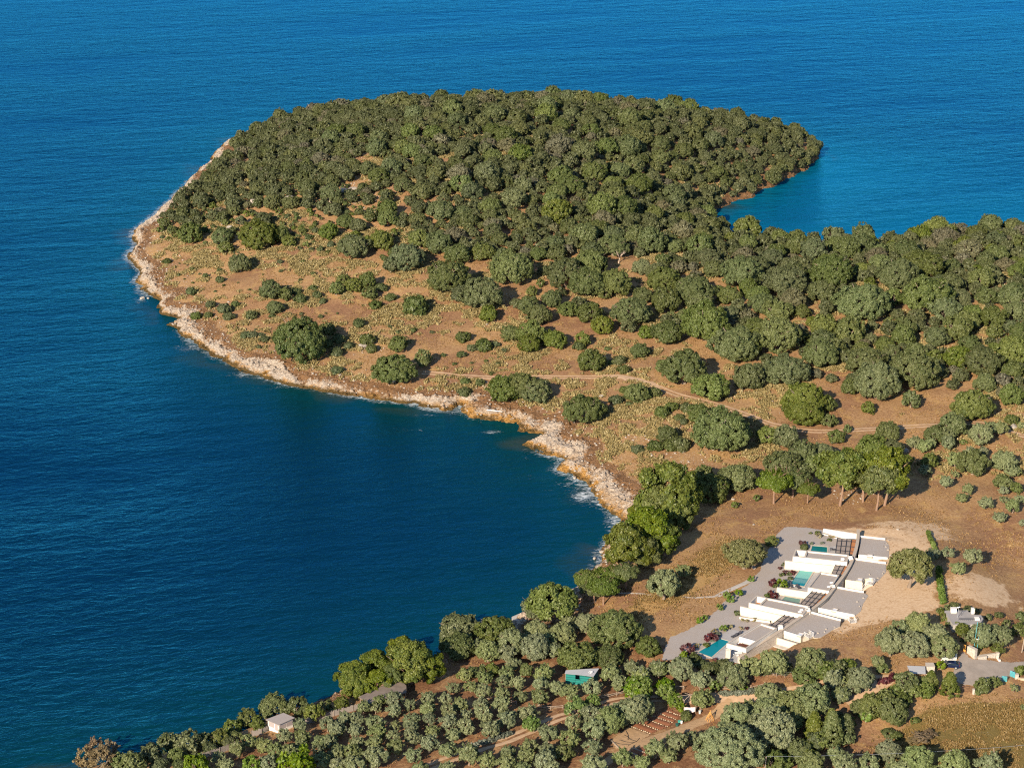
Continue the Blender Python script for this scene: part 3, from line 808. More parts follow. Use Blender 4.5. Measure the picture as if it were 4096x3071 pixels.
# ------------------------------------------------------------------ crowns read off the photo, close-up by close-up: (x, y, width)
ZO = (1300, 2300, 1.58); ZP = (2500, 2600, 2.458); ZQ = (3200, 2600, 2.469); ZR = (2900, 1600, 1.849); ZS = (1900, 1000, 2.011)
ZT = (500, 900, 1.58); ZU = (2900, 800, 1.658); Z4 = (3500, 2300, 3.315); ZL = (0, 2300, 1.58); ZB = (1600, 300, 1.229); ZV = (2600, 2000, 2.011)
plant_px('olive', ZO, [(890,630,80),(810,700,90),(920,690,90),(1010,650,90),(1150,610,95),(1125,665,90),(1215,680,95),(1005,725,110),(1120,735,105),
    (1235,750,100),(1355,755,120),(1380,610,130),(1360,680,110),(1465,700,110),(1540,735,110),(1685,700,130),(1800,615,130),(1860,680,115),(1935,575,100),
    (1995,620,120),(2105,580,110),(2200,590,90),(655,770,105),(535,815,85),(440,780,120),(340,780,90),(650,840,110),(760,775,90),(855,800,110),(785,850,105),
    (435,855,90),(320,835,75),(245,830,90),(130,885,110),(205,905,90),(320,920,120),(75,965,110),(195,965,105),(30,920,70),(545,905,105),(660,905,90),
    (780,920,110),(890,870,80),(990,810,110),(1005,870,115),(1110,820,110),(895,950,115),(1045,960,125),(1150,905,120),(1285,860,140),(810,990,110),
    (680,970,105),(545,965,95),(330,985,110),(440,950,70),(430,1010,90),(555,1020,100),(660,1055,120),(775,1085,125),(310,1055,100),(200,1055,95),(30,1050,100),
    (185,1115,120),(80,1100,90),(445,1085,110),(560,1115,120),(325,1140,150),(80,1185,110),(190,1190,130),(600,1215,120),(770,1215,100),
    (910,1125,140),(1020,1170,110),(1140,1180,120),(1155,1105,110),(1290,1060,120),(1265,1140,110),(1400,1090,120),(1245,1195,110),(1385,1160,140),
    (1425,1205,110),(1415,985,130),(1565,930,110),(1545,1025,140),(1690,870,150),(1705,965,150),(1795,910,170),(1690,1070,125),(1900,840,190),(1990,820,170),
    (1700,1195,150),(1880,1140,130),(1995,1190,90)], 'orchard', grow=1.10)
plant_px('olive', ZL, [(1900,945,90),(1800,1010,100),(1910,1010,110),(1580,1040,100),(1500,1090,110),(1670,1060,110),(1740,1110,110),(1830,1110,110),(1900,1070,90),
    (2030,1040,110),(2090,1040,90),(2070,930,110),(2130,960,110),(2010,1100,80),(2130,1110,110),(2030,1160,130),(1690,1180,110),(2130,1190,100),
    (1260,1160,90),(1380,1150,90),(1425,1195,110),(1250,1190,70)], 'orchard', grow=1.10)
plant_px('olive', ZO, [(1340,340,150),(1500,350,150),(1650,290,140),(1180,420,160),(1030,470,140),(1150,480,130),(1330,450,160),(1440,460,120),(1250,400,130),
    (970,440,100),(1400,410,120),(1540,290,100),(1710,340,110),(1190,550,90),(2140,50,190)], 'upper_orchard')
plant_px('wild', ZO, [(1590,490,240),(1790,490,180),(850,330,230),(840,430,200)], 'shore')
plant_px('oak', ZO, [(1835,320,290),(2040,440,150),(1080,330,230),(1515,1120,110),(1270,600,80),(1060,590,90),(930,605,90),(870,620,70),(1010,600,70)], 'shore')
plant_px('spread', ZO, [(1440,130,290),(1330,190,170)], 'shore')
plant_px('pine', ZO, [(310,560,240),(190,620,230),(180,680,170),(330,650,190),(420,640,150),(545,520,300),(650,560,200),(480,450,170)], 'shore')
plant_px('fresh', ZO, [(1590,815,140),(1690,790,80),(1300,930,100),(1985,710,150),(2150,700,110)], 'track')
plant_px('fresh', ZL, [(1880,1190,220),(1590,1190,110),(1240,1205,150)], 'orchard')
plant_px('olive', ZP, [(60,160,160),(160,230,190),(330,170,170),(545,170,240),(740,270,210),(1050,230,290),(1240,150,220),(1460,90,270),(1820,100,260),(750,460,220),
    (95,570,285),(1410,390,260),(300,950,200),(500,880,220),(650,840,150),(430,1030,150),(20,1060,120),(160,1100,160),(1100,640,300),(1220,560,210),
    (1430,750,420),(1650,530,350),(1400,590,280),(1830,480,360),(2110,420,180),(2030,270,180),(2170,300,120),(1640,690,200),(1000,740,180)], 'lower_grove')
plant_px('olive', ZP, [(1010,900,640)], 'lower_grove', 0.85)
plant_px('fresh', ZP, [(890,350,110),(1160,350,80),(110,350,250),(400,380,180),(490,480,150),(560,560,90)], 'track')
plant_px('heath', ZP, [(600,640,100),(860,165,150),(760,130,120),(960,130,140),(690,90,130),(1560,170,140),(1400,180,140),(1500,960,150),(2060,620,140)], 'lower_grove')
plant_px('cone', ZP, [(1850,720,200),(2030,760,230),(2170,720,180)], 'lower_right')
plant_px('oak', ZP, [(1700,950,260),(1820,1090,200),(1450,1090,230),(1760,240,220),(1960,200,220),(2080,170,200),(2180,140,160)], 'lower_right')
plant_px('wild', ZP, [(1880,900,180),(1560,1090,170),(2170,860,150)], 'lower_right')
plant_px('olive', ZQ, [(590,250,260),(330,290,180),(520,340,170),(400,430,180),(60,600,200),(340,1020,190),(660,1080,230),(865,970,240),(1160,1050,280),
    (110,1110,250),(430,1130,230),(960,1140,230),(1520,1110,270),(1850,1140,240),(1300,1160,130),(2110,370,80),(2200,560,60),(770,110,130)], 'lower_right')
plant_px('oak', ZQ, [(1290,310,150),(700,530,250),(900,580,280),(640,620,140),(290,770,190),(450,700,180),(40,950,150),(1240,400,150),(830,480,170),(560,560,140)], 'lower_right')
plant_px('cone', ZQ, [(1470,300,185),(1290,260,130),(300,700,160)], 'lower_right')
plant_px('wild', ZQ, [(1050,290,230),(1230,310,130),(940,400,130),(1130,390,170),(170,900,190),(1020,500,150)], 'lower_right')
plant_px('fresh', ZQ, [(1390,140,90),(650,650,110)], 'lower_right')
plant_px('oak', ZQ, [(1800,350,150),(1920,310,120),(2180,200,110),(1760,400,90)], 'lower_right')
plant_px('brown', ZQ, [(1180,850,170),(1270,810,140),(1120,880,120)], 'field', 0.45)
plant_px('heath', ZQ, [(870,800,130),(940,830,110),(1130,690,80)], 'field')
plant_px('olive', Z4, [(200,880,360),(560,640,330),(500,880,380),(800,760,350),(900,930,330),(330,700,280)], 'house_grove')
plant_px('olive', Z4, [(1400,760,330),(1620,760,320)], 'house_grove')
plant_px('wild', Z4, [(1900,720,200),(1940,560,150),(1620,960,170),(1400,880,170)], 'house_grove')
plant_px('oak', Z4, [(1150,720,170),(1200,820,130),(1080,670,120),(860,460,100),(100,1230,150),(960,430,90),(1740,640,110)], 'house_grove')
plant_px('heath', Z4, [(1230,440,110),(1050,400,110),(1640,520,110),(1500,560,80),(1340,470,80)], 'house_grove')
plant_px('umbrella', ZR, [(360,600,250),(500,560,240),(610,655,160),(430,540,200)], 'pines')
plant_px('tallpine', ZR, [(850,520,290),(1020,520,260),(1180,500,310),(1120,600,240),(960,450,220)], 'pines', grow=1.3)
plant_px('oak', ZR, [(430,450,250),(820,270,120),(1090,320,210),(1340,440,90),(2155,650,80),(770,150,110),(2115,140,90),(1505,440,120),(70,770,55),(235,720,50),(345,1040,90),
    (1550,250,150),(1760,305,50),(590,60,260),(730,30,130),(500,30,160)], 'hedgerow')
plant_px('wild', ZR, [(100,560,230),(570,400,200),(720,370,190),(1240,360,160),(1200,230,160),(450,270,170),(310,260,140),(80,200,180),(1810,30,260),(1680,190,180),
    (1830,450,230),(2050,600,130),(550,500,140),(650,480,150),(900,210,60),(20,620,110)], 'hedgerow')
plant_px('olive', ZR, [(1400,300,120),(1470,330,110),(1520,310,90),(1640,260,100),(1650,310,110),(1880,250,160),(2040,200,110),(2190,180,60),(1480,505,100),(1700,430,130),
    (1630,600,100),(1700,550,60),(2060,430,170),(2110,520,100),(2160,520,80),(1795,655,90),(1750,710,95),(1930,745,110),(2055,660,80),(2060,725,70),(2125,780,100),(2030,850,110),
    (2180,720,80),(2200,900,60),(1640,1110,110),(1825,1140,140),(1720,1230,110),(1530,1140,110),(1960,190,120),(1810,390,110),(1900,380,90)], 'upper_grove')
plant_px('paleoak', ZR, [(1360,1215,350)], 'villa', grow=1.0)
plant_px('paleoak', ZR, [(140,1085,320)], 'villa', grow=1.02)
plant_px('oak', Z4, [(930,560,110),(990,640,110),(880,500,90)], 'house_grove')
plant_px('pine', (1800,1300,1.58), [(1370,1060,330),(1440,1190,170),(1260,1270,290),(1360,1340,190),(1110,1410,240),(1240,1440,150),(1180,1170,120),(1320,1130,250)], 'pines', grow=1.25)
plant_px('oak', (1800,1300,1.58), [(1650,1020,210),(1600,940,110),(1840,940,180),(1550,1010,150),(1740,960,100)], 'hedgerow')
plant_px('umbrella', ZO, [(1660,20,170),(1760,60,190),(1900,-20,160),(1800,-30,200),(1700,60,170)], 'pines')
plant_px('olive', ZV, [(130,660,180),(265,560,120),(50,690,90)], 'villa')
# the headland, nearer part
plant_px('wild', ZS, [(290,130,310),(50,320,330),(730,170,290),(900,250,270),(930,90,250),(1130,250,250),(540,170,80),(430,430,180),(330,430,90),
    (620,390,150),(690,330,80),(830,430,130),(920,500,200),(1260,460,300),(1230,610,120),(1530,410,220),(1350,350,150),(1760,290,300),
    (1340,130,140),(1810,400,200),(1700,520,150),(1850,570,360),(1540,650,220),(940,880,200),(1680,930,340),(1900,1080,270),(2090,720,370),(2170,1040,160),(870,1240,310),
    (1980,1420,430),(1790,1310,160),(1540,1470,160),(1620,900,160)], 'headland')
plant_px('oak', ZS, [(110,510,140),(1040,340,110),(530,270,60),(455,335,80),(520,510,180),(750,460,150),(1030,600,160),(1520,210,250),(1370,660,120),(870,720,120),
    (450,670,210),(290,670,140),(640,700,190),(440,745,170),(1320,800,140),(1500,940,100),(240,1090,250),(370,1060,270),(500,1110,240),(1290,1130,190),(1450,1140,90),
    (1350,1150,120),(1760,890,90)], 'headland')
plant_px('heath', ZS, [(70,760,120),(165,755,60),(1130,1200,100),(1200,1120,80),(1700,1270,90),(1500,1300,110),(1580,1250,100),(1640,1340,70),(1650,1560,130),(1560,1570,120),
    (1300,1590,100),(1450,1570,110),(700,740,60),(235,805,40),(830,770,90),(1160,885,90),(1190,955,90),(130,990,40),(40,1060,70),(1100,900,60),(1680,1380,60),(1240,1230,50)], 'headland')
plant_px('oak', ZT, [(420,50,140),(620,70,130),(640,140,90),(730,240,130),(990,60,100),(1040,100,80),(850,40,230),(1290,40,110),(1620,90,150),(920,410,130),
    (1020,440,80),(950,510,100),(1335,405,90),(1385,345,80),(1450,370,110),(1530,350,110),(1550,425,90),(1110,710,310),(1280,660,90),(1885,850,100),(1730,750,110)], 'slope')
plant_px('wild', ZT, [(1450,110,210),(1780,180,220),(2040,310,250),(2160,430,160),(1680,260,90),(1700,880,260)], 'slope')
plant_px('heath', ZT, [(265,225,55),(600,345,50),(510,320,35),(420,420,60),(540,500,60),(630,530,80),(655,570,70),(700,500,50),(450,575,60),(530,565,50),(800,565,70),
    (1080,415,60),(1105,465,75),(930,570,40),(1215,440,55),(1190,395,50),(1250,480,40),(1620,390,70),(1585,500,80),(1680,455,60),(1830,510,150),(1190,305,30),
    (770,690,70),(810,690,60),(880,715,60),(1350,720,70),(1280,750,70),(1340,800,70),(1415,760,60),(1530,720,90),(1560,780,70),(1340,910,70),(850,770,30),
    (2135,700,90),(2190,770,60),(2130,810,60),(2140,1050,80),(2150,980,60),(850,110,50),(600,280,35),(860,690,40),(1480,620,70),(980,230,35)], 'slope')
plant_px('wild', ZU, [(110,460,260),(400,500,290),(700,450,280),(1140,480,250),(1300,400,280),(900,640,330),(1330,600,310),(1450,700,200),(1700,520,150),(640,600,180),
    (420,600,130),(250,670,170),(350,720,190),(350,880,280),(650,840,170),(1180,900,150),(1400,900,160),(1540,850,180),(1640,740,150),(1780,770,170),(1900,630,180),(1730,630,140),
    (630,1010,220),(400,1090,280),(150,1170,180),(1000,1190,280),(1640,1330,250),(1700,1060,230),(1900,1000,200),(1900,1290,150),(930,1040,250)], 'woodland')
plant_px('oak', ZU, [(100,940,250),(820,860,190),(520,1300,270),(690,1360,90),(1240,1100,310),(820,1240,110),(1540,1030,170),(1060,950,120),(30,620,150),(150,580,120),
    (1180,810,90),(1230,1330,110),(950,1380,80)], 'woodland')
# shore scrub and trees at the lower left
plant_px('brown', ZL, [(650,1130,150),(560,1140,140),(600,1080,120),(700,1100,110)], 'shore')
plant_px('oak', ZL, [(1740,810,190),(1890,830,130),(1395,1010,120),(1470,960,110),(1060,1040,110),(1290,1040,110),(2060,820,70),(1990,870,110),(1960,890,60),(2160,800,90),(2200,730,80),(1630,930,90)], 'shore')
plant_px('wild', ZL, [(1565,900,120),(1190,1050,160),(960,1110,150),(840,1180,160),(1490,1000,80),(1110,1130,100),(760,1180,110)], 'shore')
plant_px('heath', ZL, [(1650,970,60),(1330,1090,80),(1010,1190,90),(1440,1050,70),(2110,850,50),(1130,1190,70)], 'shore')
n_listed = len(PLANTS)

# the closed wood of the headland and the far wood on the right, trees too alike to place one by one
def scatter(poly_px, kinds, wmin, wmax, spacing, zone_, clear=(), maxn=5000, seed=1, wfun=None):
    g = np.random.default_rng(seed)
    poly = np.array(poly_px, float)
    W = at(poly[:, 0], poly[:, 1])
    x0, y0 = W[:, :2].min(0); x1, y1 = W[:, :2].max(0)
    P0 = np.array([q['p'][:2] for q in PLANTS]); W0 = np.array([q['w'] for q in PLANTS])
    n = 0
    tries = int((x1 - x0) * (y1 - y0) / (wmin * wmin) * 9)
    X = g.uniform(x0, x1, tries); Y = g.uniform(y0, y1, tries)
    Z = hgt(X, Y); S = _bil(SD, X, Y)
    U, Vv = pix(np.stack([X, Y, Z], -1))
    ok = inside(X, Y, W[:, :2]) & (S > np.where(X < -40, 11.0, np.where(X < 20, 7.5, 1.5)))
    for (cu, cv, cr) in clear: ok &= np.hypot((U - cu), (Vv - cv) * 2.2) > cr
    thin = (U < 1650) & (Vv > 690) & (X < 60) & (fbm(X / 9, Y / 9, 2, 77) < np.interp(Vv, [690, 820, 950], [0.25, 0.45, 0.58]))
    if zone_ == 'wood': ok &= ~thin
    for i in np.nonzero(ok)[0]:
        top_ = wmax if wfun is None else min(wmax, float(np.interp(U[i], *wfun)))
        w = wmin + max(0.5, top_ - wmin) * g.uniform() ** 1.3
        d = np.hypot(P0[:, 0] - X[i], P0[:, 1] - Y[i])
        if (d < (W0 + w) * 0.5 * spacing).any(): continue
        k = kinds[g.integers(len(kinds))]
        plant(k, (X[i], Y[i], Z[i]), w, zone_)
        P0 = np.vstack([P0, [X[i], Y[i]]]); W0 = np.append(W0, w)
        n += 1
        if n >= maxn: break
    return n
HEAD = [(600, 885), (640, 835), (700, 775), (770, 700), (860, 610), (930, 545), (1150, 470), (1400, 430), (1800, 400), (2200, 400), (2600, 430), (2950, 475), (3200, 540), (3275, 590),
        (3230, 680), (3050, 765), (2850, 865), (2900, 925), (2870, 1000), (2500, 1040), (2250, 1040), (2000, 1060), (1820, 1060), (1750, 1010), (1600, 985), (1480, 985), (1430, 940), (1290, 900),
        (1180, 930), (1040, 955), (900, 900), (760, 915), (680, 890)]
nh = scatter(HEAD, ['wild', 'wild', 'wild', 'oak', 'wild', 'wild', 'dusty', 'wild', 'wild', 'oak'], 3.6, 12.5, 0.86, 'wood',
             clear=[(1480, 660, 75), (1400, 745, 40), (1390, 765, 45), (1190, 805, 45), (1600, 850, 60), (1700, 880, 40), (1000, 930, 60), (820, 925, 60), (1160, 815, 40), (1950, 640, 30), (1780, 640, 40), (2000, 790, 35), (2480, 690, 30), (2240, 950, 40)], seed=11,
             wfun=([600, 1100, 1500, 1900, 2600, 2900, 3300], [7, 7.5, 9.5, 12.5, 12.5, 9, 7]))
FARR = [(2880, 930), (3000, 955), (3300, 975), (3600, 970), (3850, 945), (4096, 925), (4350, 915), (4400, 1640), (4096, 1640), (3880, 1570), (3560, 1530), (3330, 1540), (3080, 1560), (2960, 1480), (2900, 1300),
        (2700, 1330), (2600, 1250), (2640, 1050), (2870, 1000)]
nr = scatter(FARR, ['wild', 'wild', 'oak', 'wild', 'wild', 'dusty', 'wild', 'wild'], 4.0, 11.5, 0.93, 'woodland',
             clear=[(3680, 1255, 75), (3850, 1190, 45), (3240, 1240, 60), (2980, 1220, 50), (3330, 1480, 70), (3510, 1350, 45), (3900, 1370, 30)], seed=12)
# low growth between the trees on the open slope
scatter([(560, 1100), (700, 1000), (1000, 960), (1500, 1010), (1900, 1110), (2400, 1330), (2650, 1450), (2500, 1500), (1900, 1460), (1500, 1480), (1100, 1430), (700, 1230)],
        ['heath'], 0.8, 2.2, 2.4, 'slope', maxn=40, seed=13)
scatter([(610, 890), (900, 900), (1300, 915), (1500, 960), (1760, 1040), (1900, 1090), (1600, 1060), (1300, 1010), (1000, 990), (720, 985), (600, 940)],
        ['oak', 'heath', 'wild', 'oak'], 1.8, 5.0, 1.25, 'slope', maxn=70, seed=14)
scatter([(640, 850), (760, 730), (900, 700), (1300, 720), (1600, 800), (1650, 960), (1300, 920), (900, 900), (700, 890)],
        ['oak', 'heath', 'oak', 'heath'], 1.2, 3.2, 1.0, 'slope', maxn=110, seed=15)
print('plants', n_listed, nh, nr, len(PLANTS))

# build them: the largest 300 of the wood as trees of their own, the farthest rest as one mass
def px_w(q): return q['w'] / depth_of(q['p']) * FPX
wood = [q for q in PLANTS if q['zone'] in ('wood', 'woodland', 'headland') and q['kind'] in ('wild', 'spread')]
woodk = [q for q in PLANTS if q['zone'] == 'wood' and q['kind'] == 'oak']
_wid = {id(q) for q in wood}
woodo = [q for q in PLANTS if q['kind'] == 'wild' and id(q) not in _wid]
wood.sort(key=lambda q: -px_w(q))
mass = wood[max(0, 292 - len(woodo)):]
oaks = sum(q['kind'] == 'oak' for q in PLANTS)
woodk.sort(key=lambda q: -px_w(q))
mass_o = woodk[max(0, 285 - (oaks - len(woodk))):]
mass = mass + mass_o
mass_ids = {id(q) for q in mass}
def make_plant(q):
    nm = NICE[q['kind']]
    if q['tm'] is None:
        o = link(nm, q['cm'])
    else:
        o = bpy.data.objects.new(nm, None); COL.objects.link(o); o.empty_display_size = 0.2
        link('crown', q['cm'], o); link('trunk', q['tm'], o)
    o.location = tuple(q['p'] + [0, 0, -0.05]); o.rotation_euler = (0, 0, q['rz']); o.scale = (q['s'], q['s'], q['sz'])
    q['obj'] = o
    return o
for q in PLANTS:
    if id(q) not in mass_ids: make_plant(q)
def mass_mesh():
    Vs, Fs, As, Ms, off = [], [], [], [], 0
    for q in mass:
        me = q['cm']
        nv = len(me.vertices); npol = len(me.polygons)
        co = np.empty(nv * 3, np.float32); me.vertices.foreach_get('co', co); co = co.reshape(-1, 3)
        lt = np.empty(npol, np.int32); me.polygons.foreach_get('loop_total', lt)
        nq = int((lt == 4).sum())
        li = np.empty(len(me.loops), np.int32); me.loops.foreach_get('vertex_index', li)
        qd = li[:nq * 4].reshape(-1, 4)
        lf = np.empty(npol, np.float32); me.attributes['leaf'].data.foreach_get('value', lf)
        tri = li[nq * 4:].reshape(-1, 3)
        # half the sprays, each larger: these crowns are far off
        keep = np.arange(0, nq, 2)
        vq = co[qd[keep]]; cen = vq.mean(1, keepdims=True)
        vq = cen + (vq - cen) * 1.4
        V2 = vq.reshape(-1, 3); F4 = np.arange(len(V2)).reshape(-1, 4)
        tv = co[tri].reshape(-1, 3)
        F2 = np.concatenate([F4[:, [0, 1, 2]], F4[:, [0, 2, 3]], np.arange(len(tv)).reshape(-1, 3) + len(V2)])
        Vt = np.concatenate([V2, tv])
        lf = np.concatenate([np.tile(lf[:nq][keep], 2), lf[nq:]])
        c, s = math.cos(q['rz']), math.sin(q['rz'])
        Vt = np.stack([(Vt[:, 0] * c - Vt[:, 1] * s) * q['s'], (Vt[:, 0] * s + Vt[:, 1] * c) * q['s'], Vt[:, 2] * q['sz']], -1) + q['p']
        Vs.append(Vt); Fs.append(F2 + off); As.append(np.clip(lf + rng.uniform(-0.28, 0.28), 0, 1))
        Ms.append(np.full(len(F2), int(q['kind'] == 'oak'), np.int32))
        off += len(Vt)
    me = quick_mesh('far_wood', np.concatenate(Vs), np.concatenate(Fs), [LEAF['wild'], LEAF['oak']], False, [('leaf', 'FACE', np.concatenate(As))])
    me.polygons.foreach_set('material_index', np.concatenate(Ms))
    return me
if mass:
    tag(link('far_wood', mass_mesh()), 'far olive wood covering the back of the headland', 'wood', kind='stuff')
print('mass', len(mass), 'own', len(PLANTS) - len(mass), 'wild own', len(wood) + len(woodo) - len(mass))
# ------------------------------------------------------------------ building materials
PLASTER = plain('white_plaster', (0.68, 0.64, 0.585), 0.8, 0.06, 1.2, bstr=0.15, bscale=9)
COPING = plain('pale_coping', (0.43, 0.365, 0.30), 0.85, 0.10, 1.5)
CONCRETE = plain('concrete', (0.42, 0.38, 0.34), 0.9, 0.14, 0.8, bstr=0.25, bscale=8)
PAVING = plain('grey_paving', (0.36, 0.34, 0.33), 0.75, 0.08, 0.9)
STEEL = plain('dark_steel', (0.030, 0.032, 0.040), 0.5, 0.1, 3.0)
WHITEMETAL = plain('white_metal', (0.72, 0.72, 0.72), 0.45, 0.05, 3.0)
TEAL = plain('teal_paint', (0.10, 0.42, 0.48), 0.5, 0.15, 4.0)
GREYMETAL = plain('grey_metal', (0.40, 0.43, 0.46), 0.4, 0.12, 2.0, 0.3)
WOOD = plain('weathered_wood', (0.33, 0.26, 0.20), 0.9, 0.25, 5.0)
BAMBOO = plain('orange_bamboo', (0.62, 0.30, 0.07), 0.7, 0.2, 4.0)
RUST = plain('rusty_iron', (0.16, 0.075, 0.045), 0.85, 0.3, 6.0)
CLOTH = plain('pale_cloth', (0.72, 0.60, 0.55), 0.9, 0.06, 3.0)
GLASS = plain('dark_glass', (0.02, 0.03, 0.04), 0.08, 0.1, 1.0)
TYRE = plain('tyre_rubber', (0.02, 0.02, 0.02), 0.8, 0.1, 5.0)
NAVY = plain('navy_car_paint', (0.008, 0.014, 0.045), 0.22, 0.05, 1.0)
LAMP = plain('lamp_glass', (0.8, 0.78, 0.74), 0.3, 0.03, 3.0)
DIRT = plain('track_dirt', (0.44, 0.29, 0.175), 0.95, 0.18, 0.7, bstr=0.5, bscale=5)
REDDIRT = plain('red_bed_soil', (0.23, 0.085, 0.038), 0.95, 0.22, 1.6, bstr=0.8, bscale=4)
TANDIRT = plain('tan_bed_soil', (0.37, 0.235, 0.125), 0.95, 0.2, 1.2, bstr=0.7, bscale=4)
ROCK = plain('grey_boulder_stone', (0.34, 0.29, 0.24), 0.9, 0.25, 0.9, bstr=0.8, bscale=3)
CREAMROCK = plain('cream_stone', (0.44, 0.345, 0.235), 0.9, 0.2, 1.3, bstr=0.5, bscale=4)
ROAD = plain('worn_asphalt', (0.29, 0.24, 0.20), 0.9, 0.14, 0.5, bstr=0.3, bscale=6)
def mat_stone(name, a, b_, mortar, sc=1.0):
    m, n, l, b = new_mat(name)
    co = objco(n)
    v = n.new('ShaderNodeTexVoronoi'); v.inputs['Scale'].default_value = 2.4 * sc; l.new(scaled(n, l, co, (1, 1, 1.8)), v.inputs['Vector'])
    sp = n.new('ShaderNodeSeparateColor'); l.new(v.outputs['Color'], sp.inputs[0])
    c = mix(n, l, sp.outputs[0], a, b_)
    e = n.new('ShaderNodeTexVoronoi'); e.feature = 'DISTANCE_TO_EDGE'; e.inputs['Scale'].default_value = 2.4 * sc
    l.new(scaled(n, l, co, (1, 1, 1.8)), e.inputs['Vector'])
    l.new(mix(n, l, ramp(n, l, e.outputs['Distance'], [(0.0, (1, 1, 1)), (0.06, (0, 0, 0))]), c, mortar), b.inputs['Base Color'])
    b.inputs['Roughness'].default_value = 0.9
    l.new(bump(n, l, e.outputs['Distance'], 0.5, 0.1), b.inputs['Normal'])
    return m
STONEWALL = mat_stone('cream_stone_cladding', (0.62, 0.55, 0.44), (0.70, 0.62, 0.49), (0.60, 0.54, 0.45))
RUBBLE = mat_stone('rubble_stone', (0.40, 0.34, 0.28), (0.60, 0.53, 0.45), (0.30, 0.26, 0.22), 1.2)
def mat_gravel():
    m, n, l, b = new_mat('grey_gravel')
    co = objco(n)
    f = noise(n, l, co, 6.0, 3, 0.8); g = noise(n, l, co, 0.25, 4, 0.6)
    c = ramp(n, l, f, [(0.25, (0.20, 0.172, 0.155)), (0.5, (0.335, 0.29, 0.26)), (0.78, (0.48, 0.425, 0.385))])
    c = mix(n, l, ramp(n, l, g, [(0.4, (0, 0, 0)), (0.7, (0.4, 0.4, 0.4))]), c, (0.33, 0.26, 0.20))
    l.new(c, b.inputs['Base Color']); b.inputs['Roughness'].default_value = 0.95
    l.new(bump(n, l, f, 0.6, 0.05), b.inputs['Normal'])
    return m
GRAVEL = mat_gravel()
def mat_slats(name, c1, c2, gap, scale, axis=0, rough=0.75):
    """boards or reeds: fine stripes along one direction of the object"""
    m, n, l, b = new_mat(name)
    co = objco(n)
    w = n.new('ShaderNodeTexWave'); w.bands_direction = 'XYZ'[axis]; w.inputs['Scale'].default_value = scale; w.inputs['Distortion'].default_value = 0.4
    w.inputs['Detail'].default_value = 2; l.new(co, w.inputs['Vector'])
    c = mix(n, l, noise(n, l, co, 1.5, 4), c1, c2)
    l.new(mix(n, l, ramp(n, l, w.outputs['Fac'], [(0.08, (1, 1, 1)), (0.25, (0, 0, 0))]), c, gap), b.inputs['Base Color'])
    b.inputs['Roughness'].default_value = rough
    l.new(bump(n, l, w.outputs['Fac'], 0.4, 0.03), b.inputs['Normal'])
    return m
DECK = mat_slats('orange_decking', (0.50, 0.195, 0.070), (0.60, 0.26, 0.10), (0.20, 0.07, 0.02), 2.2, 1, 0.6)
REED = mat_slats('grey_reed_matting', (0.29, 0.235, 0.20), (0.36, 0.295, 0.25), (0.20, 0.155, 0.13), 3.0, 1, 0.9)
CORR = mat_slats('corrugated_sheet', (0.42, 0.43, 0.45), (0.50, 0.47, 0.45), (0.25, 0.25, 0.27), 2.4, 0, 0.45)
ROOFBOARD = mat_slats('weathered_board_roof', (0.33, 0.285, 0.255), (0.40, 0.35, 0.32), (0.20, 0.15, 0.13), 1.6, 1, 0.9)
NET = mat_slats('green_shade_netting', (0.006, 0.155, 0.135), (0.010, 0.21, 0.175), (0.004, 0.085, 0.085), 0.5, 2, 0.85)
PALING = mat_slats('grey_palings', (0.30, 0.255, 0.225), (0.40, 0.345, 0.30), (0.12, 0.10, 0.09), 3.0, 0, 0.95)
def mat_pool(name, c):
    m, n, l, b = new_mat(name)
    l.new(mix(n, l, noise(n, l, objco(n), 0.8, 3), tuple(x * 0.9 for x in c), c), b.inputs['Base Color'])
    b.inputs['Roughness'].default_value = 0.06; b.inputs['IOR'].default_value = 1.33
    l.new(bump(n, l, noise(n, l, objco(n), 3.0, 2), 0.08, 0.05), b.inputs['Normal'])
    return m
POOL = mat_pool('pool_water', (0.002, 0.19, 0.23)); POOLSH = mat_pool('shallow_pool_water', (0.10, 0.38, 0.36))
POOLDK = mat_pool('shaded_pool_water', (0.075, 0.19, 0.17)); POOLGR = mat_pool('green_pool_water', (0.004, 0.145, 0.150))

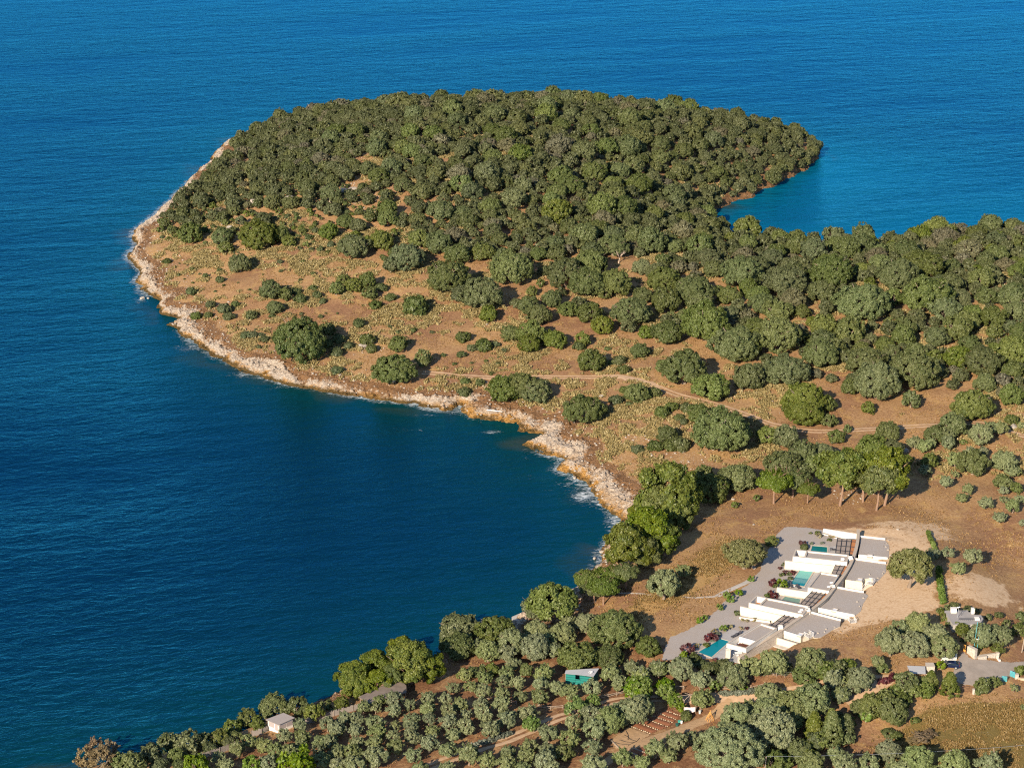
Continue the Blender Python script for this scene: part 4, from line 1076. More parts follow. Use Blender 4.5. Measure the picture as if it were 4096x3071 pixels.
# ------------------------------------------------------------------ solid shapes
class MB:
    """collects boxes, prisms and bars; build() links them as one mesh object"""
    def __init__(s): s.v, s.f, s.m = [], [], []
    def prism(s, poly, z0, z1, mi=0):
        """poly: xy outline (any order); z0 / z1: number or one value per corner"""
        P = [tuple(p[:2]) for p in poly]
        a = sum(P[i][0] * P[(i + 1) % len(P)][1] - P[(i + 1) % len(P)][0] * P[i][1] for i in range(len(P)))
        Z0 = list(z0) if hasattr(z0, '__len__') else [z0] * len(P)
        Z1 = list(z1) if hasattr(z1, '__len__') else [z1] * len(P)
        if a < 0: P, Z0, Z1 = P[::-1], Z0[::-1], Z1[::-1]
        n, b = len(P), len(s.v)
        s.v += [(p[0], p[1], z) for p, z in zip(P, Z0)] + [(p[0], p[1], z) for p, z in zip(P, Z1)]
        fs = [tuple(b + i for i in reversed(range(n))), tuple(b + n + i for i in range(n))] + [(b + i, b + (i + 1) % n, b + n + (i + 1) % n, b + n + i) for i in range(n)]
        s.f += fs; s.m += [mi] * len(fs)
        return s
    def wall(s, pts, th, z0, z1, mi=0):
        """a run of wall along xy points; z0, z1 numbers or one per point"""
        P = np.array([p[:2] for p in pts], float); n = len(P)
        Z0 = np.broadcast_to(np.asarray(z0, float), n); Z1 = np.broadcast_to(np.asarray(z1, float), n)
        D = np.zeros_like(P); D[:-1] += unit(P[1:] - P[:-1]); D[1:] += unit(P[1:] - P[:-1]); D = unit(D)
        N = np.stack([-D[:, 1], D[:, 0]], -1) * th / 2
        b = len(s.v)
        for i in range(n):
            l_, r_ = P[i] + N[i], P[i] - N[i]
            s.v += [(*l_, Z0[i]), (*r_, Z0[i]), (*r_, Z1[i]), (*l_, Z1[i])]
        fs = []
        for i in range(n - 1):
            a = b + 4 * i; c = a + 4
            fs += [(a + 3, a + 2, c + 2, c + 3), (a, c, c + 1, a + 1), (a + 1, c + 1, c + 2, a + 2), (a, a + 3, c + 3, c)]
        fs += [(b, b + 1, b + 2, b + 3), (b + 4 * n - 4, b + 4 * n - 1, b + 4 * n - 2, b + 4 * n - 3)]
        s.f += fs; s.m += [mi] * len(fs)
        return s
    def ring(s, poly, inset, z0, z1, mi=0):
        """walls round a convex outline"""
        O = [np.array(p[:2], float) for p in poly]; I = offset(O, inset); n = len(O)
        for i in range(n):
            j = (i + 1) % n
            s.prism([O[i], O[j], I[j], I[i]], z0, z1, mi)
        return s
    def bar(s, a, b, r, mi=0, sides=6):
        V, F = tubes([[(a, r), (b, r)]], sides); k = len(s.v)
        s.v += [tuple(v) for v in V]; s.f += [tuple(k + i for i in f) for f in F]; s.m += [mi] * len(F)
        return s
    def beam(s, a, b, w, h, mi=0):
        """square beam, w wide and h high, top edge at the given points"""
        a, b = np.array(a, float), np.array(b, float)
        d = unit(b[:2] - a[:2]); nrm = np.array([-d[1], d[0]]) * w / 2
        s.prism([a[:2] + nrm, b[:2] + nrm, b[:2] - nrm, a[:2] - nrm], [a[2] - h, b[2] - h, b[2] - h, a[2] - h], [a[2], b[2], b[2], a[2]], mi)
        return s
    def build(s, name, mats, parent=None, origin=None):
        mats = mats if isinstance(mats, (list, tuple)) else [mats]
        if origin is None:
            origin_, a_ = np.zeros(3), parent
            while a_ is not None: origin_ = origin_ + np.array(a_.location); a_ = a_.parent
        o = np.array(origin if origin is not None else origin_, float)
        V = [tuple(np.array(v, float) - o) for v in s.v]
        ob = mesh_from(name, V, s.f, mats, False, parent, s.m)
        if parent is None: ob.location = tuple(o)
        elif origin is not None: ob.location = tuple(o - np.array(parent.location))
        return ob
def offset(poly, d):
    P = [np.array(p[:2], float) for p in poly]; n = len(P)
    a = sum(P[i][0] * P[(i + 1) % n][1] - P[(i + 1) % n][0] * P[i][1] for i in range(n))
    sg = 1 if a > 0 else -1
    out = []
    for i in range(n):
        p0, p1, p2 = P[i - 1], P[i], P[(i + 1) % n]
        d1, d2 = unit(p1 - p0), unit(p2 - p1)
        n1, n2 = np.array([-d1[1], d1[0]]) * sg, np.array([-d2[1], d2[0]]) * sg
        k = n1 + n2; k = k / max(0.3, (1 + n1 @ n2))
        out.append(p1 + k * d)
    return out
def W(pts, z): return [at_z(u, v, z) for u, v in pts]
def lerp(a, b, t): return np.asarray(a, float) * (1 - t) + np.asarray(b, float) * t
def bil4(Q, s, t):    # Q: TL, TR, BR, BL
    return lerp(lerp(Q[0], Q[1], s), lerp(Q[3], Q[2], s), t)

# ------------------------------------------------------------------ tracks, road, yard
def ribbon(name, pts_px, width, mat, z=0.07, wob=0.25, kind='structure', seed=3, off=0.0):
    P = at(*np.array(pts_px, float).T)[:, :2]
    seg = np.r_[0, np.cumsum(np.hypot(*np.diff(P, axis=0).T))]
    n = int(seg[-1] / 0.7) + 2
    t = np.linspace(0, seg[-1], n)
    x = np.interp(t, seg, P[:, 0]); y = np.interp(t, seg, P[:, 1])
    for _ in range(6):
        x[1:-1] = (x[:-2] + 2 * x[1:-1] + x[2:]) / 4; y[1:-1] = (y[:-2] + 2 * y[1:-1] + y[2:]) / 4
    dx, dy = np.gradient(x), np.gradient(y); L = np.hypot(dx, dy); nx, ny = -dy / L, dx / L
    x = x + nx * off; y = y + ny * off
    w = width * (1 + wob * 2 * (fbm(t / 2.2, t * 0 + seed, 3, seed) - 0.5))
    c = (fbm(t / 3.0, t * 0 + seed + 9, 3, seed + 5) - 0.5) * wob * width
    K = max(3, int(width / 0.7) + 2)
    V = []
    for k in range(K):
        s = (k / (K - 1) - 0.5)
        xx = x + nx * (s * w + c); yy = y + ny * (s * w + c)
        V.append(np.stack([xx, yy, hgt(xx, yy) + z - (0.05 if k in (0, K - 1) else 0)], -1))
    V = np.stack(V, 1).reshape(-1, 3)
    i = np.arange(n - 1)[:, None] * K + np.arange(K - 1)[None]
    F = np.stack([i, i + 1, i + 1 + K, i + K], -1).reshape(-1, 4)
    return tag(link(name, quick_mesh(name, V, F, [mat])), kind=kind)
def sheet(name, poly, mat, z=0.06, res=0.3, kind='structure', flatz=None):
    """a sheet draped on the land inside an xy outline"""
    poly = np.array([p[:2] for p in poly], float)
    x0, y0 = poly.min(0); x1, y1 = poly.max(0)
    xs = np.arange(x0, x1 + res, res); ys = np.arange(y0, y1 + res, res)
    X, Y = np.meshgrid(xs, ys)
    jx = X + (fbm(X / 1.7, Y / 1.7, 2, 7) - 0.5) * 1.3; jy = Y + (fbm(X / 1.7, Y / 1.7, 2, 8) - 0.5) * 1.3
    cx, cy = (X[:-1, :-1] + X[1:, 1:]) / 2, (Y[:-1, :-1] + Y[1:, 1:]) / 2
    wob_ = (fbm(cx / 2.5, cy / 2.5, 3, 17) - 0.5) * 1.0
    ok = inside(cx, cy, poly) & (seg_dist(cx, cy, poly, True) > 0.25 + wob_)
    idx_ = np.arange(X.size).reshape(X.shape)
    F = np.stack([idx_[:-1, :-1], idx_[:-1, 1:], idx_[1:, 1:], idx_[1:, :-1]], -1)[ok]
    Z = hgt(X, Y) + z if flatz is None else np.full(X.shape, flatz)
    V = np.stack([X, Y, Z], -1).reshape(-1, 3)
    u = np.unique(F); rm = np.zeros(len(V), int); rm[u] = np.arange(len(u))
    return tag(link(name, quick_mesh(name, V[u], rm[F], [mat])), kind=kind)
HEADTRACK = [(1690, 1490), (1850, 1504), (1990, 1510), (2300, 1508), (2480, 1504), (2560, 1520), (2640, 1550), (2750, 1590), (2870, 1618), (2980, 1655), (3080, 1695),
             (3180, 1718), (3260, 1725), (3400, 1722), (3560, 1710), (3700, 1702), (3820, 1698), (3920, 1690), (4000, 1712), (4060, 1735), (4200, 1765)]
ribbon('headland_track', HEADTRACK, 0.85, DIRT, off=0.85, seed=3)
ribbon('headland_track', HEADTRACK, 0.85, DIRT, off=-0.85, seed=4)
ribbon('headland_track', [(2440, 1506), (2500, 1508), (2580, 1530), (2640, 1552)], 3.2, DIRT, z=0.05, wob=0.5, seed=9)
ORCH = [(1640, 3100), (1730, 3059), (1838, 3021), (1933, 2984), (2028, 2958), (2110, 2923), (2186, 2889), (2249, 2863), (2313, 2851), (2376, 2832), (2439, 2806), (2503, 2794),
        (2597, 2794), (2661, 2791), (2750, 2792), (2846, 2791), (2907, 2791), (3017, 2785), (3070, 2779), (3151, 2767), (3280, 2740), (3370, 2722), (3490, 2716), (3560, 2713)]
ribbon('orchard_track', ORCH, 1.1, DIRT, off=0.95, seed=5)
ribbon('orchard_track', ORCH, 1.1, DIRT, off=-0.95, seed=6)
ribbon('orchard_track', [(2700, 2792), (2846, 2790), (2907, 2790), (3017, 2783), (3070, 2777)], 3.4, DIRT, z=0.05, seed=10)
ribbon('orchard_track', [(3390, 2815), (3430, 2785), (3480, 2755), (3530, 2735), (3560, 2716)], 2.6, DIRT, seed=8)
GPATH = [(2920, 2795), (2890, 2828), (2854, 2860), (2801, 2885), (2728, 2913), (2634, 2946), (2541, 2982), (2500, 3003), (2400, 3060)]
ribbon('garden_path', GPATH, 2.6, TANDIRT, seed=12)
ribbon('garden_path', [(2470, 2372), (2600, 2378), (2700, 2384), (2780, 2390), (2870, 2384)], 0.8, COPING, seed=14, wob=0.15)
ribbon('garden_path', [(2868, 2384), (2900, 2366), (2950, 2345), (2990, 2327), (3004, 2317)], 1.5, CONCRETE, seed=15, wob=0.1)
ribbon('shore_path', [(2160, 2480), (2260, 2440), (2340, 2400), (2420, 2360), (2480, 2320)], 1.6, REDDIRT, seed=16)
ROADPOLY = at(*np.array([(3500 + x / 3.315, 2300 + y / 3.315) for x, y in [(1090, 1120), (1150, 1010), (1190, 1015), (1250, 1085), (1310, 1112), (1480, 1115), (1640, 1145), (1980, 1135), (2400, 1110), (2400, 1290),
    (2000, 1290), (1880, 1340), (1700, 1360), (1500, 1400), (1310, 1470), (1150, 1450), (1060, 1400), (1020, 1300), (1040, 1215), (900, 1200), (900, 1140)]], float).T)
sheet('road', ROADPOLY, ROAD, 0.07)
YARD = [V1(x, y, VZ) for x, y in [(1075, 213), (1250, 215), (1400, 240), (1660, 330), (1690, 330), (1660, 440), (1620, 560), (1520, 700), (1360, 860), (1200, 970), (1000, 1110), (715, 1300), (600, 1296), (400, 1275),
        (90, 1290), (100, 1200), (160, 1100), (300, 1040), (440, 960), (540, 870), (600, 800), (770, 690), (880, 560), (900, 480), (960, 370), (1020, 260)]]
sheet('gravel_yard', YARD, GRAVEL, flatz=VZ + 0.03)
# ------------------------------------------------------------------ the villa row: white blocks, curved wall, pools, pergolas
ZA_ = lambda x, y: (3200 + x / 5.528, 2080 + y / 5.528)
ZB_ = lambda x, y: (3000 + x / 4.424, 2380 + y / 4.424)
Z2_ = lambda x, y: (3000 + x / 3.687, 2080 + y / 3.687)
Z3_ = lambda x, y: (2650 + x / 2.765, 2350 + y / 2.765)
def ctr(pts): return np.array([np.mean([p[0] for p in pts]), np.mean([p[1] for p in pts]), VZ])
SP_PX = [(3433, 2116), (3433, 2143), (3430.6, 2167), (3424, 2196), (3413.5, 2228), (3399, 2261), (3381, 2291.6), (3359, 2320.6), (3337.5, 2346), (3310, 2386), (3278, 2411.6),
         (3239.6, 2441), (3192, 2472.7), (3144.7, 2505.5), (3099.5, 2536), (3045, 2567.6), (3000, 2597), (2955.6, 2626.7)]
SP_Z = [3.4] * 12 + [3.4, 3.3, 3.0, 2.5, 2.0, 1.6]
SPINE = np.array([at_z(u, v, VZ + z) for (u, v), z in zip(SP_PX, SP_Z)])
def smooth_line(P, n=60):
    s = np.r_[0, np.cumsum(np.hypot(*np.diff(P[:, :2], axis=0).T))]
    t = np.linspace(0, s[-1], n)
    Q = np.stack([np.interp(t, s, P[:, k]) for k in range(3)], -1)
    for _ in range(8): Q[1:-1] = (Q[:-2] + 2 * Q[1:-1] + Q[2:]) / 4
    return Q
SPQ = smooth_line(SPINE)
sw = empty('curved_wall', (*SPQ[30, :2], VZ), 0, 'long curved pale stone wall running behind the white villas', 'wall')
MB().wall(SPQ, 0.74, VZ - 0.4, SPQ[:, 2] - 0.12).build('wall', RUBBLE, sw)
MB().wall(SPQ, 0.86, SPQ[:, 2] - 0.118, SPQ[:, 2]).build('coping', plain('curved_wall_coping', (0.40, 0.325, 0.255), 0.85, 0.1, 1.0), sw)

def villa_block(Q, top, label, well=0.0, low=None, chim=None, group='white flat roofed villas'):
    """Q: roof corners BL, BR, FR, FL (xy). well: share of the length at the left end that is an open light well"""
    t = empty('white_villa', ctr(Q), 0, label, 'villa', group)
    par = 0.42
    zr = VZ + top - par
    MB().ring(Q, 0.34, VZ - 0.3 if low is None else VZ + low, VZ + top - 0.10).build('wall', PLASTER, t)
    MB().ring([p + 0 for p in offset(Q, -0.03)], 0.40, VZ + top - 0.098, VZ + top).build('parapet', COPING, t)
    I = offset(Q, 0.345)
    Q4 = [I[0], I[1], I[2], I[3]]
    if well:
        a, b = lerp(I[0], I[1], well), lerp(I[3], I[2], well)
        a2, b2 = lerp(I[0], I[1], well + 0.035), lerp(I[3], I[2], well + 0.035)
        MB().prism([a, a2, b2, b], zr - 1.6, VZ + top - 0.004).build('partition', COPING, t)
        MB().prism([I[0], a, b, I[3]], VZ + top - 1.9, VZ + top - 1.7).build('deck', DECK, t)
        Q4 = [a2, I[1], I[2], b2]
    MB().prism(Q4, zr - 0.3, zr).build('gravel_roof', GRAVEL, t)
    m = MB()                                                               # roof fittings: vent frames near the spine end
    c = bil4(Q4, 0.90, 0.45); c2 = bil4(Q4, 0.90, 0.72)
    for cc in (c, c2):
        m.ring([cc + [-0.45, -0.3], cc + [0.45, -0.3], cc + [0.45, 0.3], cc + [-0.45, 0.3]], 0.07, zr, zr + 0.18)
    m.build('roof_vent', WHITEMETAL, t)
    if chim:
        c = at_z(*chim, VZ + top)
        q = [c[:2] + np.array(k) for k in ((-0.6, -0.5), (0.6, -0.5), (0.6, 0.5), (-0.6, 0.5))]
        cb = MB().ring(q, 0.14, VZ, VZ + top + 0.1).prism(offset(q, 0.15), VZ + top - 0.6, VZ + top - 0.3, 0).build('chimney', PLASTER, t)
    return t
qa = W([Z2_(668, 428), (3395, 2217), (3389, 2246), Z2_(632, 530)], VZ + 3.9)
qb = W([(3279.6, 2286), (3357, 2298), (3316, 2362), (3231.6, 2347.7)], VZ + 3.6)
qc = W([Z3_(1040, 85), (3240.7, 2423), (3212, 2457), Z3_(955, 165)], VZ + 3.9)
qd = W([Z3_(1085, 385), (3108.5, 2511), Z3_(925, 670), Z3_(710, 612)], VZ + 3.6)
xy = lambda Q: [np.array(p[:2]) for p in Q]
villa_block(xy(qa), 3.9, 'long white villa block farthest along the curved wall, with a deck well', 0.19, None, ZA_(1110, 815))
villa_block(xy(qb), 3.6, 'square white villa block with grey gravel roof beside the two-tone pool', 0, None, ZA_(722, 1450))
villa_block(xy(qc), 3.9, 'long white villa block between the shaded pool and the planted gravel', 0.17, None, ZB_(1022, 245))
# the nearest villa: back part on the ground, front part an open canopy on a stone pillar
td = empty('white_villa', ctr(qd), 0, 'nearest white villa block with an open slatted canopy on a stone pillar', 'villa', 'white flat roofed villas')
QD = xy(qd)
p1_, p2_ = lerp(QD[0], QD[3], 0.66), lerp(QD[1], QD[2], 0.66)
MB().ring(QD, 0.34, VZ + 2.35, VZ + 3.5).build('wall', PLASTER, td)
MB().ring(offset([QD[0], QD[1], p2_, p1_], 0.003), 0.30, VZ - 0.3, VZ + 2.35).build('ground_floor_wall', PLASTER, td)
MB().ring(offset(QD, -0.03), 0.40, VZ + 3.502, VZ + 3.6).build('parapet', COPING, td)
ID = offset(QD, 0.345)
i1, i2 = lerp(ID[0], ID[3], 0.66), lerp(ID[1], ID[2], 0.66); j1, j2 = lerp(ID[0], ID[3], 0.685), lerp(ID[1], ID[2], 0.685)
MB().prism([i1, i2, j2, j1], VZ + 2.36, VZ + 3.595).build('partition', PLASTER, td)
MB().prism([ID[0], ID[1], i2, i1], VZ + 2.9, VZ + 3.15).build('gravel_roof', GRAVEL, td)
mb = MB()
for k in range(11):
    s = 0.30 + 0.62 * k / 10
    a, b = lerp(j1, j2, s), lerp(ID[3], ID[2], s)
    mb.beam((*lerp(a, b, 0.35), VZ + 2.95), (*lerp(a, b, 0.98), VZ + 2.95), 0.10, 0.22)
mb.build('canopy_slats', plain('red_brown_beams', (0.20, 0.07, 0.035), 0.7, 0.2, 3.0), td)
pc = at_z(2911, 2632, VZ)
MB().prism([pc[:2] + np.array(k) for k in ((-0.55, -0.55), (0.55, -0.55), (0.55, 0.55), (-0.55, 0.55))], VZ - 0.2, VZ + 2.346).build('pillar', STONEWALL, td)
c = at_z(*ZB_(540, 552), VZ + 3.6)
q = [c[:2] + np.array(k) for k in ((-0.6, -0.5), (0.6, -0.5), (0.6, 0.5), (-0.6, 0.5))]
MB().ring(q, 0.14, VZ, VZ + 3.75).prism(offset(q, 0.15), VZ + 3.0, VZ + 3.3).build('chimney', PLASTER, td)

def stone_wall(name, a, b, top, th, label, base=-0.3, mat=STONEWALL, cap=True):
    P = [at_z(*a, VZ + top), at_z(*b, VZ + top)]
    t = empty(name, ctr(P), 0, label, 'wall')
    MB().wall(P, th, VZ + base, VZ + top - (0.08 if cap else 0)).build('wall', mat, t)
    if cap: MB().wall(P, th + 0.06, VZ + top - 0.078, VZ + top).build('coping', COPING, t)
    return t
stone_wall('garden_wall', Z2_(516, 590), (3345, 2261), 2.5, 0.4, 'cream stone garden wall below the farthest white villa block')
stone_wall('garden_wall', Z2_(398, 985), Z2_(862, 1052), 2.05, 0.4, 'cream stone garden wall between the two-tone pool and shaded pool')
stone_wall('garden_wall', Z3_(862, 200), (3160, 2466), 2.55, 0.4, 'cream stone garden wall below the third white villa block')
stone_wall('planter_wall', Z3_(852, 318), Z3_(1190, 366), 0.6, 0.25, 'low white planter wall in front of the third garden wall', mat=PLASTER)
w0 = W([(3294, 2113.5)], VZ + 1.0)[0]; w1 = W([(3428, 2134.5)], VZ + 2.7)[0]
t = empty('retaining_wall', ctr([w0, w1]), 0, 'white wedge-shaped retaining wall at the top of the gravel yard', 'wall')
MB().wall([w0, w1], 0.35, VZ - 0.3, [VZ + 1.0, VZ + 2.7]).build('wall', PLASTER, t)
MB().wall(W([Za for Za in (ZA_(490, 290), ZA_(640, 335), ZA_(820, 390))], VZ + 0.25), 0.2, VZ - 0.1, VZ + 0.25).build('kerb', PLASTER, t)

def pergola(Qpx, cols, rows, label, z=2.9):
    """Qpx: TL, TR, BR, BL. cols: column lines 0..1, the last column is the open boarded strip by the wall"""
    Q = W(Qpx, VZ + z)
    t = empty('pergola', ctr(Q), 0, label, 'pergola', 'pergolas along the curved wall')
    d = unit(Q[1] - Q[0])
    m = MB()
    for s in cols:
        m.beam(bil4(Q, s, 0) , bil4(Q, s, 1), 0.12, 0.22)
    for k in range(len(rows)):
        for i in range(len(cols) - 1):
            a, b = bil4(Q, cols[i], rows[k]), bil4(Q, cols[i + 1], rows[k])
            d_ = unit(b - a)
            m.beam(a + d_ * 0.065 - [0, 0, 0.01], b - d_ * 0.065 - [0, 0, 0.01], 0.10, 0.18)
    for s, r in ((cols[0], rows[0]), (cols[0], rows[-1]), (cols[-2], rows[0]), (cols[-2], rows[-1])):
        p = bil4(Q, s, r)
        m.prism([p[:2] + np.array(k) * 0.07 for k in ((-1, -1), (1, -1), (1, 1), (-1, 1))], VZ, VZ + z - 0.225)
    m.build('frame', STEEL, t)
    for j, (nm, mt, i0, i1) in enumerate((('reed_panel', REED, 0, len(cols) - 2), ('boarding', DECK, len(cols) - 2, len(cols) - 1))):
        s0, s1 = cols[i0], cols[i1]
        P = [bil4(Q, s0, rows[0]), bil4(Q, s1, rows[0]), bil4(Q, s1, rows[-1]), bil4(Q, s0, rows[-1])]
        a = math.atan2(*(P[3] - P[0])[1::-1]) - math.pi / 2
        ob = MB().prism(offset(P, 0.09), VZ + z - 0.26, VZ + z - 0.23).build(nm, mt, t)
    return t
pergola([ZA_(825, 392), ZA_(1248, 415), ZA_(1195, 757), ZA_(783, 716)], [0, 0.24, 0.50, 0.745, 1], [0, 0.16, 0.5, 0.81, 1], 'largest steel pergola at the far end of the curved wall')
pergola([ZA_(818, 908), ZA_(1112, 932), ZA_(968, 1203), ZA_(702, 1168)], [0, 0.34, 0.70, 1], [0, 0.33, 0.68, 1], 'steel pergola just behind the square gravel-roofed villa')
pergola([Z2_(940, 1015), Z2_(1192, 1052), ZB_(1150, 212), ZB_(893, 147)], [0, 0.27, 0.54, 0.80, 1], [0, 0.25, 0.5, 0.76, 1], 'steel pergola just in front of the square gravel-roofed villa')
pergola([ZB_(680, 292), ZB_(945, 345), ZB_(640, 562), ZB_(370, 522)], [0, 0.30, 0.60, 0.90, 1], [0, 0.33, 0.66, 1], 'nearest steel pergola, beside the slatted canopy villa')

def pool(Qpx, label, mat, rim=0.45, split=None, mat2=None):
    Q = xy(W(Qpx, VZ + 0.10))
    t = empty('swimming_pool', ctr(Q), 0, label, 'swimming pool', 'villa swimming pools')
    MB().ring(offset(Q, -rim), rim, VZ - 0.1, VZ + 0.16).build('coping', COPING, t)
    if split:
        a, b = lerp(Q[0], Q[3], split), lerp(Q[1], Q[2], split)
        MB().prism([Q[0], Q[1], b, a], VZ - 0.1, VZ + 0.06).build('shallow_water', mat2, t)
        MB().prism([a, b, Q[2], Q[3]], VZ - 0.1, VZ + 0.062).build('water', mat, t)
    else:
        MB().prism(Q, VZ - 0.1, VZ + 0.06).build('water', mat, t)
    return t
pool([ZA_(277, 560), ZA_(600, 588), ZA_(596, 720), ZA_(235, 690)], 'small green-blue pool behind the farthest villa block', POOLGR)
pool([Z2_(735, 738), Z2_(930, 757), Z2_(797, 975), Z2_(595, 937)], 'two-tone pool with a pale shallow half', POOL, 0.35, 0.5, POOLSH)
pool([Z2_(522, 1122), Z2_(748, 1160), Z2_(722, 1228), Z2_(470, 1176)], 'small shaded grey-green pool under a stone wall', POOLDK)
pool([Z3_(645, 562), Z3_(742, 592), Z3_(542, 766), Z3_(393, 712)], 'nearest turquoise pool, beside the slatted canopy villa', POOL, 0.3)
def slab(name, pts, z, mat, th=0.12):
    return tag(MB().prism(xy(W(pts, VZ + z)), VZ + z - th, VZ + z).build(name, mat), kind='structure')
slab('pool_terrace', [Z2_(948, 770), Z2_(1020, 765), Z2_(862, 985), Z2_(850, 1040), Z2_(530, 965), Z2_(560, 945), Z2_(800, 1000)], 0.07, PAVING)
slab('pool_terrace', [Z3_(755, 455), Z3_(895, 488), Z3_(1085, 400), Z3_(860, 560), Z3_(740, 585), Z3_(640, 552), Z3_(604, 546)], 0.075, PAVING)
slab('pool_terrace', [Z3_(748, 596), Z3_(900, 640), Z3_(960, 700), Z3_(835, 828), Z3_(548, 776)], 0.08, PAVING)
slab('pool_terrace', [ZA_(612, 590), ZA_(815, 565), ZA_(785, 716), ZA_(606, 715)], 0.07, PAVING)

# loungers, the outdoor table and chairs
def make_lounger():
    t = empty('sun_lounger', (0, 0, 0), 0, 'x', 'sun lounger', 'sun loungers on the pool terraces')
    m = MB()
    for x in (-0.32, 0.32): m.beam((x, -0.95, 0.30), (x, 0.95, 0.30), 0.06, 0.06)
    for y in (-0.95, 0.0, 0.95): m.beam((-0.28, y, 0.29), (0.28, y, 0.29), 0.06, 0.05)
    m.build('frame', STEEL, t)
    for x in (-0.3, 0.3):
        for y in (-0.85, 0.85): MB().bar((x, y, 0), (x, y, 0.25), 0.025).build('leg', STEEL, t)
    cush = plain('charcoal_cushion', (0.05, 0.05, 0.06), 0.9, 0.1, 3.0) if 'charcoal_cushion' not in bpy.data.materials else bpy.data.materials['charcoal_cushion']
    MB().prism([(-0.34, -0.98), (0.34, -0.98), (0.34, 0.3), (-0.34, 0.3)], 0.305, 0.40).build('cushion', cush, t)
    MB().prism([(-0.34, 0.3), (0.34, 0.3), (0.34, 0.9), (-0.34, 0.9)], [0.305, 0.305, 0.66, 0.66], [0.40, 0.40, 0.76, 0.76]).build('backrest', cush, t)
    return t
def copy_tree(o, parent=None):
    c = o.copy(); COL.objects.link(c)
    if parent: c.parent = parent
    for ch in list(o.children): copy_tree(ch, c)
    return c
lg = make_lounger()
for i, (px, rz, lab) in enumerate([(Z2_(605, 978), 0.35, 'dark sun lounger at the left end of the two-tone pool'), (Z2_(708, 996), 0.35, 'dark sun lounger nearer the wall by the two-tone pool'),
                                   (Z3_(795, 542), -0.9, 'dark sun lounger closest to the water by the nearest pool'), (Z3_(838, 518), -0.9, 'dark sun lounger set back on the nearest pool terrace'),
                                   (ZA_(742, 668), 1.5, 'dark sun lounger beside the small green-blue pool')]):
    o = lg if i == 0 else copy_tree(lg)
    p = at_z(*px, VZ + 0.09); o.location = tuple(p); o.rotation_euler.z = rz; o['label'] = lab
p = at_z(*Z2_(652, 992), VZ + 0.09)
t = empty('side_table', p, 0, 'small white side table between two dark sun loungers', 'table')
MB().prism([(p[0] + a, p[1] + b) for a, b in ((-0.22, -0.22), (0.22, -0.22), (0.22, 0.22), (-0.22, 0.22))], p[2] + 0.40, p[2] + 0.44).build('table_top', WHITEMETAL, t)
MB().bar((p[0], p[1], p[2]), (p[0], p[1], p[2] + 0.4), 0.05).build('leg', WHITEMETAL, t)
p = at_z(*Z3_(838, 748), VZ + 0.09)
t = empty('dining_table', p, 0, 'white outdoor dining table under the slatted canopy', 'table')
MB().prism([(p[0] + a, p[1] + b) for a, b in ((-0.9, -0.5), (0.9, -0.5), (0.9, 0.5), (-0.9, 0.5))], p[2] + 0.72, p[2] + 0.76).build('table_top', WHITEMETAL, t)
for a in (-0.8, 0.8):
    for b in (-0.4, 0.4): MB().bar((p[0] + a, p[1] + b, p[2]), (p[0] + a, p[1] + b, p[2] + 0.72), 0.03).build('leg', WHITEMETAL, t)
def make_chair(loc, rz, label):
    t = empty('garden_chair', loc, rz, label, 'chair', 'white chairs at the dining table')
    for nm, m in (('seat', MB().prism([(-0.22, -0.22), (0.22, -0.22), (0.22, 0.22), (-0.22, 0.22)], 0.43, 0.46)), ('backrest', MB().prism([(-0.22, 0.19), (0.22, 0.19), (0.22, 0.22), (-0.22, 0.22)], 0.47, 0.86))):
        o = m.build(nm, WHITEMETAL, None, (0, 0, 0)); o.parent = t
    for a in (-0.19, 0.19):
        for b in (-0.19, 0.19):
            o = MB().bar((a, b, 0), (a, b, 0.43), 0.018).build('leg', WHITEMETAL, None, (0, 0, 0)); o.parent = t
    return t
make_chair(p + [-1.25, -0.1, 0], math.pi / 2, 'white chair at the pool end of the outdoor dining table')
make_chair(p + [-0.3, -0.85, 0], math.pi, 'white chair on the near side of the outdoor dining table')
make_chair(p + [0.2, 0.85, 0], 0, 'white chair on the far side of the outdoor dining table')

# roof terraces on the land side, with parapets, skylights, sunken courts and railed steps
ZT_ = 2.6
def terrace(pts, label, edges, sky_px):
    """pts: gravel outline; edges: parapet runs as index pairs into pts"""
    Wp = W(pts, VZ + ZT_)
    t = empty('roof_terrace', ctr(Wp), 0, label, 'roof terrace', 'gravel roof terraces behind the curved wall')
    MB().prism(xy(Wp), VZ - 0.2, VZ + ZT_ - 0.05).build('wall', STONEWALL, t)
    MB().prism(offset(xy(Wp), 0.03), VZ + ZT_ - 0.048, VZ + ZT_).build('gravel_roof', GRAVEL, t)
    for a, b in edges: MB().wall([Wp[a], Wp[b]], 0.3, VZ + ZT_ - 0.4, VZ + ZT_ + 0.45).build('parapet', PLASTER, t)
    if sky_px:
        q = xy(W(sky_px, VZ + ZT_ + 0.3))
        f = MB().ring(q, 0.2, VZ + ZT_, VZ + ZT_ + 0.32).build('skylight', COPING, t)
        MB().prism(offset(q, 0.21), VZ + ZT_ + 0.02, VZ + ZT_ + 0.24).build('pane', plain('frosted_pane', (0.62, 0.62, 0.64), 0.2, 0.04, 2) if 'frosted_pane' not in bpy.data.materials else bpy.data.materials['frosted_pane'], f)
    return t
def near_spine(i0, i1):
    return None
S1 = [ZA_(1335, 372), ZA_(1885, 432), ZA_(1975, 560), ZA_(1965, 800), ZA_(1935, 855), ZA_(1292, 790), ZA_(1310, 640), ZA_(1330, 480)]
S2 = [ZA_(1215, 868), ZA_(1900, 962), ZA_(1900, 1150), ZA_(1740, 1330), ZA_(1650, 1400), ZA_(1590, 1270), ZA_(1440, 1290), ZA_(1385, 1362), ZA_(1005, 1312), ZA_(1100, 1130)]
